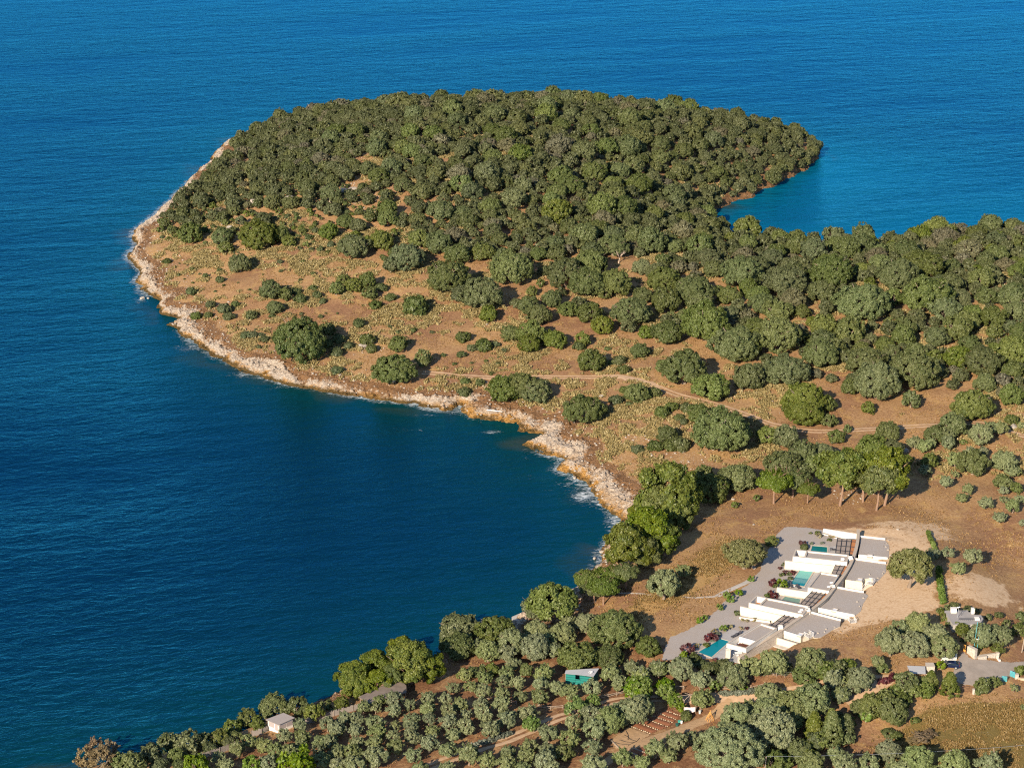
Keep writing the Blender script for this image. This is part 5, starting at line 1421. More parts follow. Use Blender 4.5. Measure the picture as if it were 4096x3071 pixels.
S3 = [ZA_(825, 1500), ZA_(1410, 1600), ZB_(2095, 5), ZB_(2000, 150), ZB_(1960, 280), ZB_(1850, 370), ZB_(1205, 245), ZB_(1390, 90)]
S4 = [ZB_(1085, 315), ZB_(1605, 452), ZB_(1590, 550), ZB_(1480, 600), ZB_(1250, 745), ZB_(1140, 755), ZB_(1060, 640), ZB_(960, 690), ZB_(900, 745), ZB_(602, 655), ZB_(800, 510)]
terrace(S1, 'farthest gravel roof terrace behind the curved wall', [(0, 1), (4, 5)], [ZA_(1482, 748), ZA_(1615, 758), ZA_(1608, 822), ZA_(1476, 808)])
terrace(S2, 'gravel roof terrace above the deep court with railed steps', [(0, 1)], [ZA_(1268, 1268), ZA_(1392, 1282), ZA_(1375, 1352), ZA_(1245, 1328)])
terrace(S3, 'gravel roof terrace directly behind the third villa block', [(0, 1), (5, 6)], [ZB_(1472, 218), ZB_(1572, 240), ZB_(1520, 296), ZB_(1420, 272)])
terrace(S4, 'nearest gravel roof terrace, scattered with small weeds', [(0, 1), (8, 9)], [ZB_(868, 648), ZB_(962, 672), ZB_(905, 738), ZB_(812, 704)])
t = stone_wall('court_wall', ZB_(412, 722), ZB_(880, 862), 2.0, 0.35, 'cream stone wall along the near edge of the nearest sunken court')
def steps(px_top, px_bot, n, wid, label, rail=True):
    a, b = at_z(*px_top, VZ + ZT_), at_z(*px_bot, VZ + 0.3)
    t = empty('stair', ctr([a, b]), 0, label, 'stair', 'railed stairs down to the sunken courts')
    d = unit(b[:2] - a[:2]); nr = np.array([-d[1], d[0]]) * wid / 2; L = np.linalg.norm(b[:2] - a[:2])
    m = MB()
    pad = [a[:2] - d * 1.6 + nr, a[:2] + nr, a[:2] - nr, a[:2] - d * 1.6 - nr]
    m.prism(pad, VZ, VZ + ZT_ + 0.03)
    for k in range(n):
        s0, s1 = L * k / n, L * (k + 1) / n
        z = VZ + ZT_ - (ZT_ - 0.3) * (k + 1) / n
        m.prism([a[:2] + d * s0 + nr, a[:2] + d * s1 + nr, a[:2] + d * s1 - nr, a[:2] + d * s0 - nr], VZ - 0.1, z)
    m.build('steps', COPING, t)
    r = MB()
    e1, e2 = nr * 1.06, -nr * 1.06
    back = a[:2] - d * 1.6
    def run(p, q, zp, zq, sp=0.28):
        k = max(2, int(np.linalg.norm(q - p) / sp))
        for i in range(k + 1):
            x = lerp(p, q, i / k); z = zp + (zq - zp) * i / k
            r.bar((*x, z), (*x, z + 1.0), 0.022 if i % 4 else 0.045, sides=4)
        r.bar((*p, zp + 1.0), (*q, zq + 1.0), 0.04, sides=4); r.bar((*p, zp + 0.12), (*q, zq + 0.12), 0.03, sides=4)
    zt = VZ + ZT_ + 0.03
    run(back + e1, a[:2] + e1, zt, zt); run(back + e2, a[:2] + e2, zt, zt); run(back + e1, back + e2, zt, zt)
    run(a[:2] + e1, b[:2] + e1, zt, VZ + 0.3)
    r.build('railing', WHITEMETAL, t)
    return t
steps(ZA_(1500, 1385), ZA_(1375, 1540), 7, 1.9, 'railed stair into the deep court behind the square villa')
steps(ZB_(1790, 440), ZB_(1640, 400), 6, 1.4, 'railed stair at the end of the narrow alley between two terraces')
steps(ZB_(1000, 700), ZB_(900, 800), 6, 1.5, 'railed stair into the nearest sunken court')
for i, (q, col) in enumerate([([ZA_(1000, 1312), ZA_(1390, 1362), ZA_(1410, 1590), ZA_(830, 1490)], 0), ([ZB_(1205, 245), ZB_(1850, 370), ZB_(1610, 440), ZB_(1090, 300)], 0), ([ZB_(600, 650), ZB_(900, 740), ZB_(880, 860), ZB_(412, 722)], 0),
                              ([ZA_(1292, 790), ZA_(1935, 855), ZA_(1900, 945), ZA_(1215, 850)], 0)]):
    P = xy(W(q, VZ + ZT_)); 
    tag(MB().prism(offset(P, -0.4), VZ - 0.1, VZ + 0.2 + 0.003 * i).build('court_floor', CONCRETE), kind='structure')

# planting in the gravel yard
plant_px('plum', ZV, [(1225,350,50),(1090,578,48),(1145,580,52),(1045,545,34),(990,668,60),(480,1105,70),(515,1105,70),(305,1195,105),(970,750,40),(525,1280,38),(1000,772,52),(780,1028,32),(1215,1225,1)][:12], 'yard')
plant_px('heath', ZV, [(1240,378,62),(1125,630,38),(450,1160,50),(945,770,42),(1075,522,34),(1350,263,42),(1290,265,26),(1440,320,32),(1120,590,44),(350,1240,42),(1010,690,40),(985,965,36),(1720,865,32),(1950,866,36),(700,905,50),(1060,600,40)], 'yard')
plant_px('fresh', ZV, [(1060,663,82),(815,630,52),(620,770,60),(650,795,60),(715,740,62),(590,1025,64),(560,860,52),(400,963,54),(445,940,42),(1770,735,62),(270,1255,60)], 'yard')
plant_px('tuft', ZV, [(1365,285,42),(1450,295,28),(1475,297,24),(840,960,38),(780,970,28),(745,965,28),(645,1015,44),(515,1055,48),(375,1168,38),(735,1030,38)], 'yard')
plant_px('lav', ZV, [(545,1080,42),(500,1130,34),(1300,350,30),(1385,345,30)], 'yard')
for q in PLANTS:
    if q['zone'] == 'yard':
        q['p'][2] = VZ
        make_plant(q)
# ------------------------------------------------------------------ small buildings
def P1(zoom, x, y): return (zoom[0] + x / zoom[2], zoom[1] + y / zoom[2])
def ground(u, v): return at(np.array([u], float), np.array([v], float))[0]
ZH = (1000, 2750, 7.373); ZN = (2200, 2630, 8.848); ZY = (3750, 2400, 4.145); ZG = (2500, 2780, 5.53); ZD = (1400, 2650, 4.424)
def raised(zoom, pts, zabs): return [at_z(*P1(zoom, x, y), zabs) for x, y in pts]

# white hut by the shore
g = ground(*P1(ZH, 700, 1285)); gz = g[2] - 0.1
RQ = xy(raised(ZH, [(455, 930), (985, 735), (1320, 880), (838, 1090)], gz + 2.75))   # W, N, E, S corners of the roof
hut = empty('shore_hut', (*np.mean(RQ, 0), gz), 0, 'small white hut with a grey board roof beside the shore palings', 'hut')
BQ = offset(RQ, 0.32)
MB().prism(BQ, gz - 0.5, gz + 2.56).build('wall', PLASTER, hut)
MB().prism(RQ, [gz + 2.62, gz + 2.66, gz + 2.66, gz + 2.62], [gz + 2.74, gz + 2.80, gz + 2.80, gz + 2.74]).build('roof', ROOFBOARD, hut)
PANE = plain('dusty_window', (0.36, 0.31, 0.30), 0.25, 0.08, 2.0)
def window(a, b, s0, s1, z0, z1, parent, name='window', mat=PANE, fr=WHITEMETAL, proud=0.05):
    """a glazed opening on the wall line a-b between shares s0..s1"""
    a, b = np.array(a, float), np.array(b, float); p, q = lerp(a, b, s0), lerp(a, b, s1)
    d = unit(q - p); n = np.array([d[1], -d[0]])
    o = MB().prism([p, q, q + n * 0.03, p + n * 0.03], z0, z1).build(name, mat, parent)
    f = MB()
    for (u0, u1, w0_, w1_) in ((s0, s1, z0 - 0.06, z0), (s0, s1, z1, z1 + 0.06)): f.prism([lerp(a, b, u0), lerp(a, b, u1), lerp(a, b, u1) + n * proud, lerp(a, b, u0) + n * proud], w0_, w1_)
    f.build('frame', fr, o)
    return o
ctrb = np.mean(BQ, 0)
def outward(a, b):   # order so that window() faces away from the hut's middle
    a, b = np.array(a), np.array(b); d = unit(b - a); n = np.array([d[1], -d[0]])
    return (a, b) if n @ ((a + b) / 2 - ctrb) > 0 else (b, a)
a, b = outward(BQ[0], BQ[3])
s_rev = np.allclose(a, BQ[3])
for s0, s1, z0 in ((0.07, 0.58, 1.15), (0.66, 0.92, 0.75)):
    window(a, b, 1 - s1 if s_rev else s0, 1 - s0 if s_rev else s1, gz + z0, gz + 2.4, hut)
a, b = outward(BQ[3], BQ[2])
s_rev = np.allclose(a, BQ[2])
for s0, s1 in ((0.06, 0.48), (0.53, 0.97)):
    window(a, b, 1 - s1 if s_rev else s0, 1 - s0 if s_rev else s1, gz + 1.05, gz + 2.2, hut)

# shed wrapped in green netting
g = ground(*P1(ZN, 940, 985)); gz = g[2] - 0.1
RQ = xy(raised(ZN, [(560, 440), (1740, 372), (1535, 650), (520, 548)], gz + 2.9))
shed = empty('netted_shed', (*np.mean(RQ, 0), gz), 0, 'shed with corrugated roof wrapped in dark green netting', 'shed')
BQ = offset([RQ[3], RQ[2], RQ[1], RQ[0]], 0.18)
m = MB()
f0, f1 = BQ[0], BQ[1]
m.wall([f0, lerp(f0, f1, 0.36)], 0.05, gz - 0.4, gz + 2.7)                    # left of the opening
m.wall([lerp(f0, f1, 0.365), lerp(f0, f1, 0.535)], 0.05, gz - 0.4, gz + 1.55)
m.wall([lerp(f0, f1, 0.54), f1], 0.05, gz - 0.4, gz + 2.45)
m.wall([f1, BQ[2]], 0.05, gz - 0.4, gz + 2.6); m.wall([BQ[3], f0], 0.05, gz - 0.4, gz + 2.6); m.wall([BQ[2], BQ[3]], 0.05, gz - 0.4, gz + 2.6)
m.build('netting', NET, shed)
m = MB()
for k in range(4):
    s = k / 3
    for e0, e1 in ((RQ[3], RQ[2]),): pass
mid0, mid1 = lerp(RQ[0], RQ[1], 0.56), lerp(RQ[3], RQ[2], 0.56)
MB().prism([RQ[0], mid0, mid1, RQ[3]], [gz + 2.9, gz + 2.95, gz + 2.85, gz + 2.82], [gz + 2.94, gz + 2.99, gz + 2.89, gz + 2.86]).build('roof', CORR, shed)
MB().prism([lerp(mid0, RQ[1], 0.01), RQ[1], RQ[2], lerp(mid1, RQ[2], 0.01)], [gz + 2.97, gz + 2.9, gz + 2.72, gz + 2.87], [gz + 3.01, gz + 2.94, gz + 2.76, gz + 2.91]).build('roof_sheet', CORR, shed)
for k, p in enumerate(BQ): MB().bar((*p, gz), (*p, gz + 2.7), 0.05).build('post', WOOD, shed)
hp = lerp(lerp(RQ[0], RQ[1], 0.84), lerp(RQ[3], RQ[2], 0.84), 0.62)
coil = [((hp[0] + (0.35 + 0.05 * (k % 7)) * math.cos(k * 0.55), hp[1] + (0.30 + 0.05 * (k % 5)) * math.sin(k * 0.55), gz + 3.0 + 0.012 * k), 0.035) for k in range(34)]
Vc, Fc = tubes([coil], 5)
tag(mesh_from('hose_coil', Vc, Fc, [WHITEMETAL]), 'tangled white hose lying on the corrugated shed roof', 'hose')

# flat roofed shelter under the shore pines
g = ground(*P1(ZD, 330, 735)); gz = g[2]
RQ = xy(raised(ZD, [(150, 600), (345, 725), (620, 625), (1000, 520), (995, 400), (880, 285), (620, 385)], gz + 2.3))
sh = empty('beach_shelter', (*np.mean(RQ, 0), gz), 0, 'flat brown-roofed shelter standing under the shore pines', 'shelter')
MB().prism(RQ, gz + 2.12, gz + 2.3).build('roof', plain('brown_felt_roof', (0.19, 0.15, 0.125), 0.95, 0.2, 0.7), sh)
for k in (0, 1, 2, 3, 4, 5):
    p = lerp(RQ[k], np.mean(RQ, 0), 0.06); z = float(hgt(*p))
    MB().bar((*p, min(z, gz) - 0.3), (*p, gz + 2.115), 0.07).build('post', WOOD, sh)

# house with a grey flat roof on the right
g = ground(*P1(ZY, 300, 410)); gz = float(g[2]) - 0.1
rz_ = gz + 2.2
RP = xy(raised(ZY, [(118, 168), (500, 163), (516, 195), (560, 200), (608, 240), (716, 240), (762, 306), (700, 392), (262, 405)], rz_))
hs = empty('flat_roofed_house', (*np.mean(RP, 0), gz), 0, 'low house with a grey flat roof and white chimney blocks among trees', 'house')
MB().prism(RP, gz - 1.0, rz_ - 0.14).build('wall', plain('grey_render', (0.36, 0.33, 0.30), 0.9, 0.12, 0.8), hs)
MB().prism(RP, rz_ - 0.138, rz_).build('roof', plain('grey_roof_screed', (0.29, 0.265, 0.25), 0.9, 0.12, 0.5), hs)
def roofblock(name, zoom, base_px, w, d, h, mat, par):
    c = at_z(*P1(zoom, *base_px), rz_)
    return MB().prism([c[:2] + np.array(k) * [w / 2, d / 2] for k in ((-1, -1), (1, -1), (1, 1), (-1, 1))], rz_ + 0.002, rz_ + h).build(name, mat, par)
roofblock('chimney', ZY, (262, 196), 1.4, 1.1, 1.15, PLASTER, hs)
roofblock('chimney', ZY, (580, 212), 0.75, 1.0, 1.35, PLASTER, hs)
roofblock('water_tank_box', ZY, (652, 318), 1.2, 1.0, 0.55, PLASTER, hs)
m = MB()
c0, c1 = at_z(*P1(ZY, 352, 330), rz_), at_z(*P1(ZY, 612, 332), rz_)
for k in range(9): m.bar(lerp(c0, c1, k / 8), lerp(c0, c1, k / 8) + [0, 0, 0.55], 0.03, sides=4)
for z in (0.3, 0.55): m.bar(c0 + [0, 0, z], c1 + [0, 0, z], 0.04, sides=4)
m.build('railing', STEEL, hs)
c = at_z(*P1(ZY, 395, 250), rz_)
m = MB().bar(c, c + [0, 0, 1.5], 0.025, sides=5)
for k in range(4): m.bar(c + [-0.6 + 0.1 * k, 0, 1.2 + 0.1 * k], c + [0.6 - 0.1 * k, 0, 1.2 + 0.1 * k], 0.015, sides=4)
m.build('aerial', STEEL, hs)

# gateway of the house: white stone walls, orange gate, pillars
def plinth(name, px_list, th, h, label, mat=RUBBLE, cap=True, cat='wall'):
    P = at(*np.array(px_list, float).T)
    z0 = P[:, 2].min() - 0.3; z1 = P[:, 2].mean() + h
    t = empty(name, (*P[:, :2].mean(0), P[:, 2].mean()), 0, label, cat)
    MB().wall(P, th, z0, z1 - (0.1 if cap else 0)).build('wall', mat, t)
    if cap: MB().wall(P, th + 0.08, z1 - 0.098, z1).build('coping', COPING, t)
    return t
def pillar(px, w, h, label, mat=RUBBLE, name='gate_pillar'):
    p = ground(*px); t = empty(name, p, 0, label, 'pillar')
    MB().prism([p[:2] + np.array(k) * w / 2 for k in ((-1, -1), (1, -1), (1, 1), (-1, 1))], p[2] - 0.3, p[2] + h - 0.1).build('shaft', mat, t)
    MB().prism([p[:2] + np.array(k) * (w / 2 + 0.06) for k in ((-1, -1), (1, -1), (1, 1), (-1, 1))], p[2] + h - 0.098, p[2] + h).build('cap', COPING, t)
    return t
plinth('gate_wall', [P1(ZY, 505, 868), P1(ZY, 632, 972)], 0.85, 2.3, 'thick white stone gate wall beside the orange gate')
plinth('bench_wall', [P1(ZY, 668, 966), P1(ZY, 806, 972)], 0.6, 0.75, 'low white stone bench wall in front of the gate')
plinth('garden_wall', [P1(ZY, 690, 935), P1(ZY, 955, 952)], 0.4, 0.85, 'low white stone wall ending at the square pillar', cap=True)
pillar(P1(ZY, 988, 948), 0.75, 1.45, 'square white stone pillar at the end of the low wall')
plinth('garden_wall', [P1(ZY, 985, 960), P1(ZY, 1010, 1000), P1(ZY, 1045, 1016)], 0.35, 0.35, 'short curved white kerb wall beside the road', PLASTER, False)
plinth('garden_wall', [P1(ZY, 60, 1010), P1(ZY, 310, 985)], 0.4, 1.7, 'white wall under the big olive by the parked car', PLASTER)
pillar(P1(Z4, 722, 1290), 1.9, 2.2, 'broad rubble stone gate pillar beside the metal shed')
p = ground(*P1(ZY, 465, 862)); q = ground(*P1(ZY, 428, 842))
og = empty('orange_gate', p, 0, 'open orange wooden gate leaf beside the thick gate wall', 'gate')
MB().wall([p, q], 0.07, p[2] + 0.08, p[2] + 1.95).build('panel', plain('orange_gate_boards', (0.62, 0.27, 0.05), 0.6, 0.12, 2.0), og)
MB().bar(p, p + [0, 0, 2.0], 0.05).build('hinge_post', STEEL, og)
# metal-roofed lean-to
g = ground(*P1(Z4, 560, 1330)); gz = float(g[2])
Q = xy(raised(Z4, [(425, 1200), (665, 1210), (672, 1300), (470, 1290)], gz + 1.9))
t = empty('lean_to', (*np.mean(Q, 0), gz), 0, 'lean-to with a blue-grey corrugated roof beside the stone pillar', 'shed')
MB().prism(Q, [gz + 1.95] * 2 + [gz + 1.7] * 2, [gz + 2.0] * 2 + [gz + 1.75] * 2).build('roof', CORR, t)
for p in Q: MB().bar((*lerp(p, np.mean(Q, 0), 0.08), gz - 0.5), (*lerp(p, np.mean(Q, 0), 0.08), gz + 1.72), 0.05).build('post', WOOD, t)

# gates on the near side of the road
def bar_gate(name, pa, pb, h, mat, label, nb=9):
    a, b = ground(*pa), ground(*pb); z = (a[2] + b[2]) / 2
    a, b = np.array([a[0], a[1], z]), np.array([b[0], b[1], z])
    t = empty(name, lerp(a, b, 0.5), 0, label, 'gate')
    m = MB()
    m.bar(a + [0, 0, 0.1], b + [0, 0, 0.1], 0.04, sides=4).bar(a + [0, 0, h], b + [0, 0, h], 0.04, sides=4)
    m.bar(a, a + [0, 0, h + 0.05], 0.05).bar(b, b + [0, 0, h + 0.05], 0.05); m.build('frame', mat, t)
    m = MB()
    for k in range(1, nb): m.bar(lerp(a, b, k / nb) + [0, 0, 0.1], lerp(a, b, k / nb) + [0, 0, h], 0.028 if mat is not TEAL else 0.055, sides=4)
    m.build('bars', mat, t)
    return t
bar_gate('teal_gate', P1(Z4, 1788, 1330), P1(Z4, 1850, 1368), 1.5, TEAL, 'turquoise barred gate leaf hung on the white pillar')
bar_gate('teal_gate', P1(Z4, 1678, 1398), P1(Z4, 1745, 1418), 1.4, TEAL, 'turquoise barred gate leaf standing open nearer the bushes')
pillar(P1(Z4, 1874, 1368), 0.8, 1.25, 'white stone pillar carrying the turquoise gate leaf')
pillar(P1(Z4, 1652, 1400), 0.6, 1.1, 'small white pillar behind the roadside bushes')
bar_gate('iron_gate', P1(Z4, 1100, 1520), P1(Z4, 1278, 1570), 1.5, RUST, 'rusty barred iron gate between the dark trees and a post', 13)
pillar(P1(Z4, 1302, 1572), 0.5, 1.35, 'white gate post beside the rusty iron gate')
plinth('garden_wall', [P1(Z4, 1895, 1375), P1(Z4, 1980, 1392)], 0.5, 0.5, 'low rubble wall running right from the turquoise gate', CREAMROCK, False)

# ------------------------------------------------------------------ the parked car
def car(px, rz, label):
    p = ground(*px)
    t = empty('parked_car', p + [0, 0, 0.07], rz, label, 'car')
    L, Wd = 4.1, 1.75
    prof = [(-2.02, 0.36), (-2.05, 0.62), (-1.98, 0.86), (-1.15, 0.98), (-0.55, 1.38), (0.10, 1.50), (1.05, 1.46), (1.62, 1.22), (1.98, 0.98), (2.05, 0.62), (2.0, 0.34), (1.62, 0.24), (-1.6, 0.24)]
    V, F = [], []
    rows = [(-1.0, 0.93, 0.90), (-0.90, 1.0, 1.0), (0.90, 1.0, 1.0), (1.0, 0.93, 0.90)]
    n = len(prof)
    for s, kx, kz in rows:
        for x, z in prof:
            tuck = 1.0 - 0.17 * max(0, (z - 0.92) / 0.6)
            V.append((x * kx, s * Wd / 2 * tuck, 0.3 + (z - 0.3) * (kz if z > 0.9 else 1)))
    for r in range(len(rows) - 1):
        for i in range(n):
            j = (i + 1) % n
            F.append((r * n + i, r * n + j, (r + 1) * n + j, (r + 1) * n + i))
    F.append(tuple(range(n))[::-1]); F.append(tuple((len(rows) - 1) * n + i for i in range(n)))
    bd = mesh_from('body', V, F, [NAVY], True, t)
    bv = bd.modifiers.new('soft_edges', 'BEVEL'); bv.width = 0.06; bv.segments = 2
    def pane(name, pts):
        return mesh_from(name, pts, [tuple(range(len(pts)))], [GLASS], False, t)
    pane('windscreen', [(-1.18, -0.70, 1.0), (-1.18, 0.70, 1.0), (-0.56, 0.62, 1.41), (-0.56, -0.62, 1.41)])
    pane('rear_window', [(1.30, -0.60, 1.43), (1.30, 0.60, 1.43), (1.80, 0.66, 1.15), (1.80, -0.66, 1.15)])
    for s in (-1, 1):
        y0, y1 = s * 0.885, s * 0.80
        pane('side_window', [(-0.98, y0, 1.02), (0.22, y0, 1.02), (0.22, y1, 1.40), (-0.50, y1, 1.34)])
        pane('side_window', [(0.30, y0, 1.02), (1.45, y0, 1.06), (1.15, y1, 1.37), (0.30, y1, 1.40)])
        MB().prism([(-2.03, s * 0.55 - 0.16), (-2.03, s * 0.55 + 0.16), (-1.9, s * 0.62 + 0.14), (-1.9, s * 0.62 - 0.2)], 0.70, 0.82).build('headlight', LAMP, t, t.location - t.location)
        MB().prism([(2.06, s * 0.62 - 0.15), (2.06, s * 0.62 + 0.15), (1.98, s * 0.66 + 0.15), (1.98, s * 0.66 - 0.15)], 0.82, 0.98).build('tail_light', plain('red_lamp', (0.3, 0.01, 0.01), 0.3) if 'red_lamp' not in bpy.data.materials else bpy.data.materials['red_lamp'], t, t.location - t.location)
        for x in (-1.28, 1.27):
            y = s * 0.80
            V, F = tubes([[((x, y - 0.10, 0.32), 0.29), ((x, y - 0.095, 0.32), 0.325), ((x, y + 0.095, 0.32), 0.325), ((x, y + 0.10, 0.32), 0.29)]], 18)
            w = mesh_from('wheel', V, F, [TYRE], True, t)
            V, F = tubes([[((x, y + s * 0.09, 0.32), 0.20), ((x, y + s * 0.115, 0.32), 0.19)]], 14)
            mesh_from('rim', V, F, [GREYMETAL], False, w)
    return t
ct = car(P1(Z4, 1000, 1218), math.radians(-12), 'dark navy hatchback parked against the white wall on the road')
for ch in ct.children:
    if ch.name.startswith(('headlight', 'tail_light')): ch.location = (0, 0, 0)

# ------------------------------------------------------------------ poles, wires, lamps
def pole(name, px, h, r, mat, label, lean=(0, 0), cat='pole'):
    p = ground(*px); t = empty(name, p, 0, label, cat)
    top = p + [lean[0], lean[1], h]
    MB().bar(p - [0, 0, 0.4], top, r, sides=8).build('shaft', mat, t)
    return t, top
up1, tp1 = pole('utility_pole', P1(Z4, 1945, 1022), 9.3, 0.13, WOOD, 'tall brown utility pole at the right beside the road', (0.7, 0))
m = MB().bar(tp1 + [-0.7, 0, -0.5], tp1 + [0.7, 0, -0.5], 0.06, sides=5); m.build('crossarm', WOOD, up1)
up2, tp2 = pole('utility_pole', (3055, 3112), 5.6, 0.10, WOOD, 'leftmost wooden utility pole, at the bottom edge of the photo', (0.3, 0))
up3, tp3 = pole('utility_pole', P1(ZQ, 1930, 1098), 3.6, 0.09, WOOD, 'short leaning wooden pole in the dry grass field', (-0.7, 0))
def wire(name, a, b, sag, label, r=0.022):
    pts = [(lerp(a, b, k / 16) - [0, 0, sag * 4 * (k / 16) * (1 - k / 16)], r) for k in range(17)]
    V, F = tubes([pts], 4)
    return tag(mesh_from(name, V, F, [GREYMETAL]), label, 'wire')
wire('overhead_wire', tp2, tp3, 0.5, 'overhead wire from the bottom-edge pole to the leaning pole')
wire('overhead_wire', tp3, tp3 + [14, 2.0, 0.6], 0.2, 'overhead wire running right from the short leaning pole')
fl, tf = pole('flag_pole', P1(ZY, 602, 800), 7.3, 0.055, TEAL, 'taller bare turquoise pole rising behind the gate wall', (0.35, 0))
lp, tl = pole('lamp_post', P1(ZY, 652, 828), 4.9, 0.05, TEAL, 'turquoise lamp post with two white lamps behind the gate wall', (0.2, 0), 'street lamp')
for s in (-1, 1):
    c = tl + [s * 0.32, 0, -1.9]
    o = MB().beam(c + [-0.22, 0, 0.1 + 0.04 * s], c + [0.22, 0, 0.1 - 0.04 * s], 0.2, 0.12).build('lamp_head', LAMP, lp)
lp2, tl2 = pole('lamp_post', P1(ZY, 318, 412), 4.9, 0.055, GREYMETAL, 'grey lamp post with one white head at the house front', (0.15, 0), 'street lamp')
MB().beam(tl2 + [-0.55, 0, 0.02], tl2 + [0.3, 0, 0.25], 0.28, 0.14).build('lamp_head', LAMP, lp2)

# ------------------------------------------------------------------ fences
def rail_fence(px, label, rails=2, h=1.0):
    P = at(*np.array(px, float).T)
    t = empty('rail_fence', P.mean(0), 0, label, 'fence', 'weathered rail fences along the orchard track')
    seg = np.r_[0, np.cumsum(np.hypot(*np.diff(P[:, :2], axis=0).T))]
    n = max(2, int(seg[-1] / 2.2) + 1)
    q = [np.array([np.interp(s, seg, P[:, k]) for k in range(2)]) for s in np.linspace(0, seg[-1], n)]
    q = [np.array([*x, float(hgt(*x))]) for x in q]
    for x in q: MB().bar(x - [0, 0, 0.3], x + [rng.uniform(-.06, .06), 0, h + rng.uniform(-.05, .2)], 0.075).build('post', WOOD, t)
    m = MB()
    for i in range(n - 1):
        for r in range(rails):
            z = h * (0.45 + 0.42 * r)
            m.bar(q[i] + [0, 0.06, z + rng.uniform(-.1, .1)], q[i + 1] + [0, 0.06, z + rng.uniform(-.1, .1)], 0.065, sides=6)
    m.build('rails', WOOD, t)
rail_fence([P1(ZO, 1005, 785), P1(ZO, 1100, 800), P1(ZO, 1210, 818)], 'weathered rail fence in the middle of the young olive rows')
rail_fence([P1(ZO, 1345, 842), P1(ZO, 1430, 850), P1(ZO, 1505, 845)], 'weathered rail fence left of the bright green tree')
rail_fence([P1(ZO, 1735, 785), P1(ZO, 1820, 768), P1(ZO, 1900, 752)], 'weathered rail fence behind the double olive by the track')
rail_fence([P1(ZP, 480, 385), P1(ZP, 580, 388)], 'short weathered rail fence behind the almond tree')
rail_fence([P1(ZP, 945, 392), P1(ZP, 1010, 394), P1(ZP, 1100, 388)], 'weathered rail fence behind the grey lavender row')
rail_fence([P1(ZP, 1100, 388), P1(ZP, 1230, 380), P1(ZP, 1372, 348)], 'weathered rail fence running up right of the yellow-green shrub', 1)
Q = at(*np.array([P1(ZP, x, y) for x, y in [(1330, 262), (1405, 258), (1488, 262), (1570, 268), (1650, 268), (1740, 268)]], float).T)
t = empty('wire_fence', Q.mean(0), 0, 'thin post and wire fence in the dry grass below the villas', 'fence')
for p in Q: MB().bar(p - [0, 0, 0.3], p + [0.05, 0, 1.5], 0.05).build('post', WOOD, t)
m = MB()
for i in range(len(Q) - 1):
    for z in (0.5, 0.95, 1.4): m.bar(Q[i] + [0, 0, z], Q[i + 1] + [0, 0, z], 0.012, sides=4)
m.build('wires', GREYMETAL, t)
p = ground(*P1(ZP, 1694, 248)); tag(MB().bar(p, p + [0.08, 0, 2.2], 0.10).build('fence_post', WOOD, None, p), 'thick grey wooden post standing beside the wire fence', 'post')
def palings(px, label, h=1.5):
    P = at(*np.array(px, float).T)
    t = empty('paling_fence', P.mean(0), 0, label, 'fence', 'reed palings along the shore')
    seg = np.r_[0, np.cumsum(np.hypot(*np.diff(P[:, :2], axis=0).T))]
    n = int(seg[-1] / 0.22)
    g_ = np.random.default_rng(len(label))
    m = MB()
    for s in np.linspace(0, seg[-1], n):
        x, y = np.interp(s, seg, P[:, 0]), np.interp(s, seg, P[:, 1]); z = float(hgt(x, y))
        d = 0.11
        k = np.searchsorted(seg, s, 'right') - 1; k = min(k, len(P) - 2)
        u_ = unit(P[k + 1, :2] - P[k, :2]) * d; nn = np.array([-u_[1], u_[0]]) * 0.15 + np.array([-u_[1], u_[0]]) / d * g_.uniform(-0.04, 0.04)
        c = np.array([x, y]); hh = h * g_.uniform(0.82, 1.12)
        m.prism([c - u_ - nn * 0.3, c + u_ * 0.9 - nn * 0.3, c + u_ * 0.9 + nn, c - u_ + nn], z - 0.2, z + hh)
    m.build('palings', PALING, t)
    m = MB()
    for s in np.arange(0, seg[-1], 2.5):
        x, y = np.interp(s, seg, P[:, 0]), np.interp(s, seg, P[:, 1]); z = float(hgt(x, y))
        m.bar((x, y - 0.12, z - 0.2), (x, y - 0.12, z + h * 1.1), 0.05)
    m.build('posts', WOOD, t)
palings([P1(ZL, 1270, 1165), P1(ZL, 1400, 1122), P1(ZL, 1490, 1085)], 'reed paling fence on the shore to the left of the hut')
palings([P1(ZL, 1590, 1020), P1(ZL, 1650, 1005), P1(ZL, 1695, 985)], 'short reed paling fence just left of the white hut')
palings([P1(ZL, 1925, 942), P1(ZL, 2000, 925), P1(ZL, 2100, 892), P1(ZL, 2212, 862), P1(ZL, 2350, 825)], 'reed paling fence running right from the hut to the shelter')

